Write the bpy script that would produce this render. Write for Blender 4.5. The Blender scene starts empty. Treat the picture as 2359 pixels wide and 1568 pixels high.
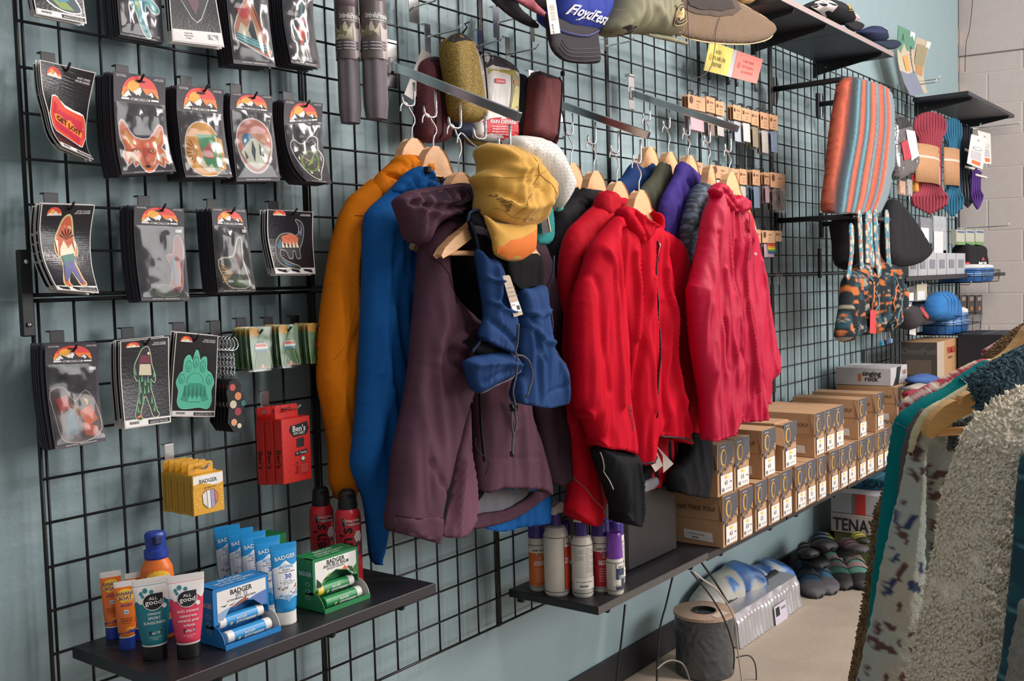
import bpy, math, random
import numpy as np
from mathutils import Vector, Matrix
from mathutils.geometry import delaunay_2d_cdt, tessellate_polygon
random.seed(7)
SC = bpy.context.scene
COL = SC.collection
# ------------------------------------------------------------ camera
F = 2342.24
O = np.array([-0.86878, -1.69241, -0.00256])
RM = np.array([[0.6088944192, -0.7926817695, -0.0300532620], [-0.0635186422, -0.0109569576, -0.9979205014], [0.7907040966, 0.6095371665, -0.0570217000]])
cd = bpy.data.cameras.new('camera'); cam = bpy.data.objects.new('camera', cd); COL.objects.link(cam)
cd.sensor_width = 36; cd.sensor_fit = 'HORIZONTAL'; cd.lens = F * 36 / 2359; cd.clip_start = .05
m4 = Matrix.Identity(4)
for i in range(3):
    m4[i][0] = RM[0][i]; m4[i][1] = -RM[1][i]; m4[i][2] = -RM[2][i]; m4[i][3] = O[i]
cam.matrix_world = m4
SC.camera = cam
# ------------------------------------------------------------ light
W = bpy.data.worlds.new('world'); SC.world = W; W.use_nodes = True
W.node_tree.nodes['Background'].inputs[0].default_value = (.95, .96, 1, 1)
W.node_tree.nodes['Background'].inputs[1].default_value = .35
def area(name, loc, aim, sx, sy, power, col):
    l = bpy.data.lights.new(name, 'AREA'); l.shape = 'RECTANGLE'; l.size = sx; l.size_y = sy; l.energy = power; l.color = col
    o = bpy.data.objects.new(name, l); COL.objects.link(o); o.location = loc
    o.rotation_euler = (Vector(aim) - Vector(loc)).to_track_quat('-Z', 'Y').to_euler()
    return o
area('right_fill_light', (4.6, -5.6, .9), (3.4, 0, 0), 3.6, 2.2, 225, (1, .965, .95))  # added soft fill that brightens the right end of the wall; no known window
area('ceiling_lamp_front', (.9, -2.3, 1.75), (.9, -.3, -.2), .35, 1.5, 25, (1, .93, .88))
area('ceiling_lamp_middle', (2.5, -1.8, 1.75), (2.2, 0, .1), .25, 1.0, 72, (1, .89, .85))
area('ceiling_lamp_back', (5.0, -2.2, 1.75), (5.2, 0, 0), .5, 1.4, 22, (1, .93, .88))
SC.view_settings.view_transform = 'Standard'; SC.view_settings.look = 'None'
SC.view_settings.exposure = 0.0; SC.view_settings.gamma = 1
# ------------------------------------------------------------ projection of measured points onto real planes
def ray(x, y):
    return RM.T @ np.array([(x - 1179.5) / F, (y - 784) / F, 1.0])
def Y(x, y, d):            # point on the plane d metres out from the wire grid
    r = ray(x, y); return O + r * ((-d - O[1]) / r[1])
def XP(x, y, X):           # point on the plane x = X
    r = ray(x, y); return O + r * ((X - O[0]) / r[0])
def ZP(x, y, z):
    r = ray(x, y); return O + r * ((z - O[2]) / r[2])
def hexlin(h):
    h = h.lstrip('#'); c = [int(h[i:i + 2], 16) / 255 for i in (0, 2, 4)]
    return tuple((v / 12.92 if v <= .04045 else ((v + .055) / 1.055) ** 2.4) for v in c)
# ------------------------------------------------------------ materials
MATS = {}
def mat(h, rough=.6, metal=0, kind='', s=60, amt=.2, spec=.5, sheen=0):
    if kind == 'fab' and spec > .3: spec = .3
    key = (h, rough, metal, kind, s, amt, spec, sheen)
    if key in MATS: return MATS[key]
    m = bpy.data.materials.new('mat_' + h.strip('#') + kind); m.use_nodes = True
    nt = m.node_tree; b = nt.nodes['Principled BSDF']
    c = hexlin(h)
    b.inputs['Base Color'].default_value = (*c, 1); b.inputs['Roughness'].default_value = rough; b.inputs['Metallic'].default_value = metal
    b.inputs['Specular IOR Level'].default_value = spec
    if sheen: b.inputs['Sheen Weight'].default_value = sheen; b.inputs['Sheen Roughness'].default_value = .4
    L = nt.links.new; N = nt.nodes.new
    tc = N('ShaderNodeTexCoord')
    if kind in ('', 'fab', 'rough', 'wood', 'card', 'paint', 'crinkle', 'conc', 'mesh', 'knit'):
        n = N('ShaderNodeTexNoise'); n.inputs['Scale'].default_value = s; n.inputs['Detail'].default_value = 4
        L(tc.outputs['Object'], n.inputs['Vector'])
        if kind == 'wood':
            mp = N('ShaderNodeMapping'); mp.inputs['Scale'].default_value = (1, 1, 9); L(tc.outputs['Object'], mp.inputs[0]); L(mp.outputs[0], n.inputs['Vector'])
        mx = N('ShaderNodeMix'); mx.data_type = 'RGBA'
        a = amt if kind else .06
        mx.inputs[6].default_value = tuple(v * (1 - a) for v in c) + (1,); mx.inputs[7].default_value = tuple(min(1, v * (1 + a)) for v in c) + (1,)
        L(n.outputs['Fac'], mx.inputs[0]); L(mx.outputs[2], b.inputs['Base Color'])
        if kind in ('fab', 'rough', 'card', 'paint', 'crinkle', 'conc', 'knit'):
            bp = N('ShaderNodeBump'); bp.inputs['Strength'].default_value = {'fab': .25, 'rough': .6, 'card': .1, 'paint': .25, 'crinkle': .9, 'conc': .3, 'knit': 1}[kind]
            bp.inputs['Distance'].default_value = .004 if kind != 'crinkle' else .01
            n2 = N('ShaderNodeTexNoise'); n2.inputs['Scale'].default_value = {'fab': 900, 'rough': 300, 'card': 200, 'paint': 90, 'crinkle': 35, 'conc': 60, 'knit': 400}[kind]
            if kind == 'crinkle': n2.inputs['Detail'].default_value = 3; n2.noise_type = 'RIDGED_MULTIFRACTAL'
            L(tc.outputs['Object'], n2.inputs['Vector']); L(n2.outputs['Fac'], bp.inputs['Height']); L(bp.outputs[0], b.inputs['Normal'])
        if kind == 'mesh':
            v = N('ShaderNodeTexVoronoi'); v.inputs['Scale'].default_value = s * 8; L(tc.outputs['Object'], v.inputs['Vector'])
            r = N('ShaderNodeValToRGB'); r.color_ramp.elements[0].position = .25; r.color_ramp.elements[1].position = .5
            r.color_ramp.elements[0].color = (*c, 1); r.color_ramp.elements[1].color = tuple(x * .25 for x in c) + (1,)
            L(v.outputs['Distance'], r.inputs[0]); L(r.outputs[0], b.inputs['Base Color'])
            bp = N('ShaderNodeBump'); bp.inputs['Strength'].default_value = .5; bp.inputs['Distance'].default_value = .002; bp.invert = True
            L(v.outputs['Distance'], bp.inputs['Height']); L(bp.outputs[0], b.inputs['Normal'])
    if kind == 'paintcol' or kind == 'furcol':
        at = N('ShaderNodeVertexColor'); at.layer_name = 'print'; L(at.outputs[0], b.inputs['Base Color'])
        bp = N('ShaderNodeBump'); bp.inputs['Strength'].default_value = .3 if kind == 'paintcol' else .8; bp.inputs['Distance'].default_value = .003
        n2 = N('ShaderNodeTexNoise'); n2.inputs['Scale'].default_value = 500 if kind == 'paintcol' else 350; L(tc.outputs['Object'], n2.inputs['Vector']); L(n2.outputs['Fac'], bp.inputs['Height']); L(bp.outputs[0], b.inputs['Normal'])
    if kind == 'plastic':      # clear film: see-through with reflections on its wrinkles
        tr = N('ShaderNodeBsdfTransparent'); tr.inputs[0].default_value = (*c, 1)
        gl = N('ShaderNodeBsdfGlossy'); gl.inputs['Roughness'].default_value = rough; gl.inputs[0].default_value = (1, 1, 1, 1)
        ms = N('ShaderNodeMixShader'); fr = N('ShaderNodeFresnel'); fr.inputs[0].default_value = 1.42
        n2 = N('ShaderNodeTexNoise'); n2.inputs['Scale'].default_value = s; n2.inputs['Detail'].default_value = 2; n2.inputs['Distortion'].default_value = .6
        bp = N('ShaderNodeBump'); bp.inputs['Strength'].default_value = amt; bp.inputs['Distance'].default_value = .02
        L(tc.outputs['Object'], n2.inputs['Vector']); L(n2.outputs['Fac'], bp.inputs['Height']); L(bp.outputs[0], gl.inputs['Normal']); L(bp.outputs[0], fr.inputs['Normal'])
        L(fr.outputs[0], ms.inputs[0]); L(tr.outputs[0], ms.inputs[1]); L(gl.outputs[0], ms.inputs[2]); L(ms.outputs[0], nt.nodes['Material Output'].inputs[0])
    MATS[key] = m
    return m
def K(h, r=.5): return mat(h, r)
BLK = mat('#17171a', .45); WIRE = mat('#0b0c0e', .38); CHROME = mat('#d6d6d6', .2, 1); INK = mat('#141416', .6)
WHITE = mat('#e6e2dc', .5); WOOD = mat('#d9a878', .45, 0, 'wood', 30, .22); PLAS = mat("#f7f7f7", .13, 0, "plastic", 13, .16)

# ------------------------------------------------------------ mesh buffer
class M:
    def __init__(s): s.v = []; s.f = []; s.mi = []; s.mats = []; s.col = None
    def mx(s, m):
        if m not in s.mats: s.mats.append(m)
        return s.mats.index(m)
    def add(s, vs, fs, m):
        o = len(s.v); k = s.mx(m); s.v.extend([tuple(map(float, p)) for p in vs])
        for f in fs: s.f.append([i + o for i in f]); s.mi.append(k)
        return s
    def box(s, lo, hi, m, bev=0, ax=None, org=None):
        lo = np.array(lo, float); hi = np.array(hi, float); c = (lo + hi) / 2; h = (hi - lo) / 2
        bev = min(bev, h.min() * .9); vs = []; idx = {}
        sg = [(a, b, d) for a in (-1, 1) for b in (-1, 1) for d in (-1, 1)]
        if bev <= 0:
            for q in sg: idx[q] = len(vs); vs.append(c + h * q)
            fs = [[idx[(x, -1, -1)], idx[(x, 1, -1)], idx[(x, 1, 1)], idx[(x, -1, 1)]][::x] for x in (-1, 1)]
            fs = [f[::-1] if i == 0 and 0 else f for i, f in enumerate(fs)]
            fs += [[idx[(-1, y, -1)], idx[(-1, y, 1)], idx[(1, y, 1)], idx[(1, y, -1)]][::y] for y in (-1, 1)]
            fs += [[idx[(-1, -1, z)], idx[(1, -1, z)], idx[(1, 1, z)], idx[(-1, 1, z)]][::z] for z in (-1, 1)]
        else:
            for q in sg:
                for a in range(3):
                    hh = h - bev; hh[a] = h[a]; idx[(q, a)] = len(vs); vs.append(c + hh * q)
            fs = []
            for a in range(3):
                b, d = (a + 1) % 3, (a + 2) % 3
                for t in (-1, 1):
                    def g(u, w):
                        q = [0, 0, 0]; q[a] = t; q[b] = u; q[d] = w; return idx[(tuple(q), a)]
                    fs.append([g(-1, -1), g(1, -1), g(1, 1), g(-1, 1)][::t])
            for a in range(3):
                b, d = (a + 1) % 3, (a + 2) % 3
                for t in (-1, 1):
                    for u in (-1, 1):
                        def q(w): r = [0, 0, 0]; r[b] = t; r[d] = u; r[a] = w; return tuple(r)
                        fs.append([idx[(q(-1), b)], idx[(q(1), b)], idx[(q(1), d)], idx[(q(-1), d)]][::t * u])
            for q in sg: fs.append([idx[(q, 0)], idx[(q, 1)], idx[(q, 2)]][::q[0] * q[1] * q[2]])
        if ax is not None:
            A = np.array(ax, float); org = np.array(org, float); vs = [org + p @ A for p in vs]
        return s.add(vs, fs, m)
    def tube(s, pts, r, m, n=8, cap=True, flat=1.0):
        P = np.array(pts, float); N = len(P)
        if np.ndim(r) == 0: r = [r] * N
        T = np.gradient(P, axis=0); T /= np.linalg.norm(T, axis=1)[:, None] + 1e-12
        up = np.array([0, 0, 1.]) if abs(T[0][2]) < .9 else np.array([1., 0, 0])
        a = np.cross(T[0], up); a /= np.linalg.norm(a); vs = []
        for i in range(N):
            a = a - T[i] * (a @ T[i]); a /= np.linalg.norm(a) + 1e-12; b = np.cross(T[i], a)
            for k in range(n):
                t = 2 * math.pi * k / n; vs.append(P[i] + r[i] * (a * math.cos(t) + b * math.sin(t) * flat))
        fs = [[i * n + k, i * n + (k + 1) % n, (i + 1) * n + (k + 1) % n, (i + 1) * n + k] for i in range(N - 1) for k in range(n)]
        if cap: fs += [list(range(n))[::-1], [(N - 1) * n + k for k in range(n)]]
        return s.add(vs, fs, m)
    def lathe(s, prof, c, m, n=28, sx=1, sy=1, ax=None, ang=0):
        c = np.array(c, float); vs = []; ms = m if isinstance(m, list) else None
        A = np.eye(3) if ax is None else np.array(ax, float)
        for r, z in prof:
            for k in range(n):
                t = 2 * math.pi * k / n + ang; vs.append(c + np.array([r * sx * math.cos(t), r * sy * math.sin(t), z]) @ A)
        N = len(prof)
        for i in range(N - 1):
            pass
        fs = [[i * n + k, i * n + (k + 1) % n, (i + 1) * n + (k + 1) % n, (i + 1) * n + k] for i in range(N - 1) for k in range(n)]
        caps = [list(range(n))[::-1], [(N - 1) * n + k for k in range(n)]]
        s.add(vs, fs + caps, m); return s
    def prism(s, poly, off, m):
        n = len(poly); P = [np.array(p, float) for p in poly]; Q = [p + np.array(off) for p in P]
        tr = tessellate_polygon([[Vector(p) for p in P]]) if n > 4 else None
        top = [list(t) for t in tr] if tr else [list(range(n))]
        fs = top + [[i + n for i in t[::-1]] for t in top] + [[i, (i + 1) % n, (i + 1) % n + n, i + n] for i in range(n)]
        return s.add(P + Q, fs, m)
    def grid(s, fn, nu, nv, m, th=0):
        vs = [fn(i / nu, j / nv) for j in range(nv + 1) for i in range(nu + 1)]
        fs = [[j * (nu + 1) + i, (j + 1) * (nu + 1) + i, (j + 1) * (nu + 1) + i + 1, j * (nu + 1) + i + 1] for j in range(nv) for i in range(nu)]
        if th:
            n = len(vs); A = np.array(vs, float).reshape(nv + 1, nu + 1, 3)
            nn = np.cross(np.gradient(A, axis=1), np.gradient(A, axis=0)); nn /= np.linalg.norm(nn, axis=2)[..., None] + 1e-12
            vs = vs + [p for p in (A + nn * th).reshape(-1, 3)]
            fs += [[i + n for i in f[::-1]] for f in fs]
            bd = [i for i in range(nu + 1)] + [j * (nu + 1) + nu for j in range(1, nv + 1)] + [nv * (nu + 1) + i for i in range(nu - 1, -1, -1)] + [j * (nu + 1) for j in range(nv - 1, 0, -1)]
            fs += [[bd[i], bd[(i + 1) % len(bd)], bd[(i + 1) % len(bd)] + n, bd[i] + n] for i in range(len(bd))]
        return s.add(vs, fs, m)
    def build(s, name, parent=None, label=None, cat=None, group=None, kind=None, smooth=False, flip=True):
        me = bpy.data.meshes.new(name); V_ = np.array(s.v)
        if parent is not None:
            org = np.array(parent.get('_org', (0, 0, 0)))
        else:
            lo, hi = V_.min(0), V_.max(0); org = np.array([(lo[0] + hi[0]) / 2, (lo[1] + hi[1]) / 2, lo[2]])
        me.from_pydata((V_ - org).tolist(), [], s.f)
        for m in s.mats: me.materials.append(m)
        me.polygons.foreach_set('material_index', s.mi)
        if smooth: me.polygons.foreach_set('use_smooth', [True] * len(me.polygons))
        if s.col is not None:
            ca = me.color_attributes.new('print', 'FLOAT_COLOR', 'POINT'); ca.data.foreach_set('color', np.asarray(s.col, float).ravel())
        me.update()
        o = bpy.data.objects.new(name, me); COL.objects.link(o)
        if parent is not None: o.parent = parent
        else: o.location = org
        o['_org'] = [float(x) for x in org]
        if flip == 'auto' or smooth == 'auto': pass
        tag(o, label, cat, group, kind)
        if smooth == 2: me.set_sharp_from_angle(angle=math.radians(40))
        return o
def tag(o, label=None, cat=None, group=None, kind=None):
    if label: o['label'] = label
    if cat: o['category'] = cat
    if group: o['group'] = group
    if kind: o['kind'] = kind
    return o
def thing(name, label, cat, loc, group=None):
    o = bpy.data.objects.new(name, None); COL.objects.link(o); o.empty_display_size = .05
    o.location = tuple(float(x) for x in loc); o['_org'] = [float(x) for x in loc]
    return tag(o, label, cat, group)
CH = {}
def kids(o): return [c for c in o.children]
def dup(o, off, label=None, group=None, parent=None):
    c = o.copy(); COL.objects.link(c)
    if parent is None: c.location = Vector(o.location) + Vector(off)
    else: c.parent = parent
    if label: c['label'] = label
    if group: c['group'] = group
    for ch in kids(o): dup(ch, (0, 0, 0), parent=c)
    return c
# ------------------------------------------------------------ curves, noise, text
def cr(P, n=8, closed=False):
    P = np.array(P, float); N = len(P); out = []
    rng = range(N) if closed else range(N - 1)
    for i in rng:
        g = (lambda k: P[k % N]) if closed else (lambda k: P[min(max(k, 0), N - 1)])
        p0, p1, p2, p3 = g(i - 1), g(i), g(i + 1), g(i + 2)
        for k in range(n):
            t = k / n; out.append(.5 * ((2 * p1) + (-p0 + p2) * t + (2 * p0 - 5 * p1 + 4 * p2 - p3) * t * t + (-p0 + 3 * p1 - 3 * p2 + p3) * t ** 3))
    if not closed: out.append(P[-1])
    return np.array(out)
def vnoise(x, y, seed=0):
    x = np.asarray(x, float); y = np.asarray(y, float)
    xi = np.floor(x).astype(np.int64); yi = np.floor(y).astype(np.int64); fx = x - xi; fy = y - yi
    def h(a, b):
        n = (a * 374761393 + b * 668265263 + seed * 1442695041) & 0x7fffffff
        n = ((n ^ (n >> 13)) * 1274126177) & 0x7fffffff
        return ((n ^ (n >> 16)) & 0xffff) / 65535.
    u = fx * fx * (3 - 2 * fx); v = fy * fy * (3 - 2 * fy)
    return (h(xi, yi) * (1 - u) + h(xi + 1, yi) * u) * (1 - v) + (h(xi, yi + 1) * (1 - u) + h(xi + 1, yi + 1) * u) * v
TX = {}
def text_mesh(t, bold=0.012, res=2):
    bold = min(bold, .018)
    key = (t, bold, res)
    if key in TX: return TX[key]
    c = bpy.data.curves.new('t', 'FONT'); c.body = t; c.offset = bold; c.resolution_u = res; c.size = 1
    o = bpy.data.objects.new('t', c); me = o.to_mesh()
    V_ = np.array([v.co[:2] for v in me.vertices]).reshape(-1, 2); fs = [list(p.vertices) for p in me.polygons]
    o.to_mesh_clear(); bpy.data.objects.remove(o); bpy.data.curves.remove(c)
    if len(V_):
        V_[:, 0] -= V_[:, 0].min(); V_[:, 0] /= .7; V_[:, 1] /= .7
    TX[key] = (V_, fs, V_[:, 0].max() if len(V_) else 0)
    return TX[key]
class Surf:
    """parametric face: fn(u,v)->point, u left to right, v top to bottom, w and h in metres"""
    def __init__(s, fn, w, h): s.fn = fn; s.w = w; s.h = h
    def at(s, u, v, off=0):
        p = np.array(s.fn(u, v), float)
        if not off: return p
        e = 1e-3; a = np.array(s.fn(u + e, v), float) - p; b = np.array(s.fn(u, v + e), float) - p
        n = np.cross(b, a); n /= np.linalg.norm(n) + 1e-15
        return p + n * off
    def poly(s, B, pts, m, off=.0004, step=0):
        pts = [tuple(p) for p in pts]
        if step:
            xs = [p[0] for p in pts]; ys = [p[1] for p in pts]; vv = [Vector(p) for p in pts]
            for a in np.arange(min(xs), max(xs), step):
                for b in np.arange(min(ys), max(ys), step): vv.append(Vector((a, b)))
            r = delaunay_2d_cdt(vv, [], [list(range(len(pts)))], 1, 1e-6)
            B.add([s.at(p[0], p[1], off) for p in r[0]], [list(f)[::-1] for f in r[2]], m); return
        if len(pts) > 4: fs = [list(t) for t in tessellate_polygon([[Vector((p[0], p[1], 0)) for p in pts]])]
        else: fs = [list(range(len(pts)))]
        B.add([s.at(p[0], p[1], off) for p in pts], fs, m)
    def rect(s, B, u0, v0, u1, v1, m, off=.0004, n=1, nv=1):
        B.grid(lambda a, b: s.at(u0 + (u1 - u0) * a, v0 + (v1 - v0) * b, off), n, nv, m)
    def ell(s, B, u, v, ru, rv, m, off=.0004, n=20, a0=0, a1=360):
        s.poly(B, [(u + ru * math.cos(math.radians(a0 + (a1 - a0) * k / n)), v - rv * math.sin(math.radians(a0 + (a1 - a0) * k / n))) for k in range(n + (a1 - a0 < 360))], m, off, .07 if ru > .12 else 0)
    def text(s, B, t, u, v, hh, m, off=.0006, align=0, bold=.012, sq=1, rot=0, wmax=None, shear=0):
        V_, fs, wd = text_mesh(t, bold)
        if not len(V_): return
        sc = hh  # cap height in metres
        if wmax and wd * sc * sq > wmax: sq = wmax / (wd * sc)
        x = (V_[:, 0] + shear * V_[:, 1]) * sc * sq; y = V_[:, 1] * sc
        x = x - wd * sc * sq * (.5 if align == 0 else 0 if align < 0 else 1); y = y - sc / 2
        c, sn = math.cos(rot), math.sin(rot); x, y = x * c - y * sn, x * sn + y * c
        B.add([s.at(u + a / s.w, v - b / s.h, off) for a, b in zip(x, y)], fs, m)
def quad(TL, TR, BR, BL):
    TL, TR, BR, BL = [np.array(p, float) for p in (TL, TR, BR, BL)]
    return Surf(lambda u, v: (TL * (1 - u) + TR * u) * (1 - v) + (BL * (1 - u) + BR * u) * v, np.linalg.norm(TR - TL), np.linalg.norm(BL - TL))
# ------------------------------------------------------------ soft goods: an inflated, folded cloth body cut to an outline on a real plane
class Plane:
    def __init__(s, org, n):
        s.o = np.array(org, float); s.n = np.array(n, float); s.n /= np.linalg.norm(s.n)
        s.u = np.cross([0, 0, 1.], -s.n); s.u /= np.linalg.norm(s.u); s.u = -s.u if s.u @ RM[0] < 0 else s.u
        s.w = np.cross(s.u, -s.n); s.w = s.w if s.w[2] > 0 else -s.w
    def hit(s, x, y):
        r = ray(x, y); t = ((s.o - O) @ s.n) / (r @ s.n); p = O + r * t - s.o
        return np.array([p @ s.u, p @ s.w])
    def p3(s, q, h=0): return s.o + s.u * q[0] + s.w * q[1] + s.n * h
def PY(d): return Plane((0, -d, 0), (0, -1, 0))
def seg_dist(P, A, closed=True):
    A = np.array(A, float); B_ = np.roll(A, -1, 0) if closed else A[1:]; A0 = A if closed else A[:-1]
    best = np.full(len(P), 1e9)
    for a, b in zip(A0, B_):
        d = b - a; L = d @ d + 1e-18; t = np.clip(((P - a) @ d) / L, 0, 1)
        best = np.minimum(best, ((P - a - t[:, None] * d) ** 2).sum(1))
    return np.sqrt(best)
class Puff:
    def __init__(s, outline, pl, T=.04, Tb=None, R=.05, step=.009, fold=.006, fs=26, warp=1.2, stretch=.18, cre=(), smooth=3, seed=1, fine=0, ffs=300, bend=None, tilt=None, hem=False):
        s.pl = pl; s.T = T; s.Tb = T if Tb is None else Tb; s.R = R; s.fold = fold; s.fs = fs; s.warp = warp; s.st = stretch; s.seed = seed; s.fine = fine; s.ffs = ffs; s.tilt = tilt
        o = cr(outline, smooth, True) if smooth > 1 else np.array(outline, float)
        s.out = np.array([pl.hit(*p) for p in o])
        s.cre = [(np.array([pl.hit(*p) for p in (cr(c[0], 4) if len(c[0]) > 2 else c[0])]), c[1], c[2]) for c in cre]
        s.step = step
        # resample outline
        Q = np.vstack([s.out, s.out[:1]]); L = np.r_[0, np.cumsum(np.linalg.norm(np.diff(Q, axis=0), axis=1))]
        n = max(8, int(L[-1] / step)); t = np.linspace(0, L[-1], n, endpoint=False)
        s.bd = np.c_[np.interp(t, L, Q[:, 0]), np.interp(t, L, Q[:, 1])]; s.side = None
        if hem:     # open hems: the cloth keeps its fullness down to the bottom edge
            D = np.roll(s.bd, -1, 0) - s.bd; ar = np.sum(s.bd[:, 0] * np.roll(s.bd[:, 1], -1) - np.roll(s.bd[:, 0], -1) * s.bd[:, 1]); nz = -D[:, 0] * (1 if ar > 0 else -1) / (np.linalg.norm(D, axis=1) + 1e-9); k = nz > -.55
            s.side = (s.bd[k], np.roll(s.bd, -1, 0)[k])
    def edge(s, P):
        if s.side is None: return np.clip(seg_dist(P, s.bd) / s.R, 0, 1)
        best = np.full(len(P), 1e9)
        for a, b in zip(*s.side):
            d = b - a; t = np.clip(((P - a) @ d) / (d @ d + 1e-18), 0, 1); best = np.minimum(best, ((P - a - t[:, None] * d) ** 2).sum(1))
        return np.clip(np.sqrt(best) / s.R, 0, 1)
    def hgt(s, P):
        P = np.atleast_2d(P); e = s.edge(P); base = np.sqrt(1 - (1 - e) ** 2)
        u, w = P[:, 0], P[:, 1]; ww = w * s.fs * s.st
        n1 = vnoise(u * s.fs + s.warp * vnoise(u * 6, w * 5, s.seed + 5), ww, s.seed); n2 = vnoise(u * s.fs * 2.1 + s.warp * n1, ww * 1.7, s.seed + 9)
        f = (1 - np.abs(2 * n1 - 1)) * .65 + (1 - np.abs(2 * n2 - 1)) * .35 - .5
        h = s.T * base + s.fold * f * 2 * np.minimum(1, e * 1.5)
        for c, dep, wid in s.cre: h = h + dep * np.exp(-(seg_dist(P, c, False) / wid) ** 2) * np.minimum(1, e * 3)
        if s.fine:
            h = h + s.fine * (vnoise(u * s.ffs, w * s.ffs, s.seed + 3) - .5) * 2 + s.fine * .6 * (vnoise(u * s.ffs * 2.3, w * s.ffs * 2.3, s.seed + 4) - .5)
        if s.tilt: h = h + s.tilt[0] * u + s.tilt[1] * w
        return h
    def at(s, x, y, off=.001):
        q = s.pl.hit(x, y); return s.pl.p3(q, s.hgt(q)[0] + off)
    def mesh(s, m, back=None, paint=None, B=None):
        lo, hi = s.bd.min(0), s.bd.max(0); st = s.step
        gx, gy = np.meshgrid(np.arange(lo[0], hi[0], st), np.arange(lo[1], hi[1], st * .9)); gx[::2] += st / 2
        G = np.c_[gx.ravel(), gy.ravel()]
        d = seg_dist(G, s.bd); G = G[d > st * .45]
        vv = [Vector(p) for p in s.bd.tolist() + G.tolist()]
        r = delaunay_2d_cdt(vv, [], [list(range(len(s.bd)))], 1, 1e-7)
        P = np.array([tuple(p) for p in r[0]]); fs = [list(f) for f in r[2]]
        h = s.hgt(P); dd = seg_dist(P, s.bd); isb = dd < 1e-6
        e = s.edge(P); hb = -s.Tb * np.sqrt(1 - (1 - e) ** 2)
        if s.tilt: hb = hb + s.tilt[0] * P[:, 0] + s.tilt[1] * P[:, 1]
        n = len(P); A = s.pl.o + P[:, :1] * s.pl.u + P[:, 1:2] * s.pl.w
        if s.fine: jit = (vnoise(P[:, 0] * 211, P[:, 1] * 211, 31) - .5) * s.fine * 2; A = A + jit[:, None] * s.pl.u
        front = A + h[:, None] * s.pl.n; bk = A + hb[:, None] * s.pl.n
        # boundary shares vertices
        idx = np.arange(n, 2 * n); bi = np.where(isb)[0]; keep = np.where(~isb)[0]
        mp = np.zeros(n, int); mp[bi] = bi; mp[keep] = n + np.arange(len(keep))
        # orientation
        f0 = fs[0]; a, b, c = front[f0[0]], front[f0[1]], front[f0[2]]
        ff = fs if np.cross(b - a, c - a) @ s.pl.n > 0 else [f[::-1] for f in fs]
        B = B or M()
        B.add(front.tolist() + bk[keep].tolist(), ff, m)
        k = B.mx(back or m); o = len(B.v) - n - len(keep)
        for f in ff: B.f.append([int(mp[i]) + o for i in f[::-1]]); B.mi.append(k)
        if paint:
            allp = np.vstack([front, bk[keep]]); c = (allp - O) @ RM.T
            px = F * c[:, 0] / c[:, 2] + 1179.5; py = F * c[:, 1] / c[:, 2] + 784
            rgb = paint(px, py, np.r_[P[:, 0], P[keep, 0]], np.r_[P[:, 1], P[keep, 1]])
            B.col = np.c_[rgb, np.ones(len(rgb))]
        return B
    def part(s, name, m, parent=None, back=None, paint=None, **kw):
        return s.mesh(m, back, paint).build(name, parent, smooth=True, **kw)
    def line(s, B, pts, r, m, off=.001, n=6, flat=1):
        P = cr(pts, 5) if len(pts) > 2 else np.array([np.array(pts[0]) * (1 - t) + np.array(pts[1]) * t for t in np.linspace(0, 1, 12)])
        B.tube([s.at(x, y, off) for x, y in P], r, m, n, flat=flat)
    def poly(s, B, pts, m, off=.0012, step=.012):
        q = [s.pl.hit(*p) for p in pts]; qa = np.array(q); vv = [Vector(p) for p in q]
        for a in np.arange(qa[:, 0].min(), qa[:, 0].max(), step):
            for b in np.arange(qa[:, 1].min(), qa[:, 1].max(), step): vv.append(Vector((a, b)))
        r = delaunay_2d_cdt(vv, [], [list(range(len(q)))], 1, 1e-7)
        P = np.array([tuple(p) for p in r[0]]); h = s.hgt(P) + off
        B.add([s.pl.p3(p, hh) for p, hh in zip(P, h)], [list(f) for f in r[2]], m)
    def text(s, B, t, x, y, hpx, m, rot=0, off=.0014, bold=.02, sq=1, shear=0):
        V_, fs, wd = text_mesh(t, bold); c, sn = math.cos(rot), math.sin(rot)
        pts = []
        for a, b in V_:
            a = (a + shear * b - wd / 2) * hpx * sq; b = (b - .5) * hpx
            pts.append(s.pl.hit(x + a * c + b * sn, y + a * sn - b * c))
        h = s.hgt(np.array(pts)) + off
        B.add([s.pl.p3(p, hh) for p, hh in zip(pts, h)], fs, m)
# ============================================================ the setting
TEAL = mat('#90a6aa', .55, 0, 'paint', 14, .05)
WY = .045; FZ = -1.315
b = M(); b.box((-2.2, WY, FZ), (6.19, WY + .09, 2.3), TEAL); b.build('wall_left', kind='structure')
b = M(); b.box((-2.6, -5.4, FZ - .05), (8.6, .6, FZ), mat('#a39686', .75, 0, 'conc', 7, .22)); b.build('floor', kind='structure')
b = M(); b.box((-2.2, WY - .012, FZ), (6.19, WY, FZ + .1), mat('#1d1c20', .5), .002); b.build('baseboard_left', kind='structure')
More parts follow.
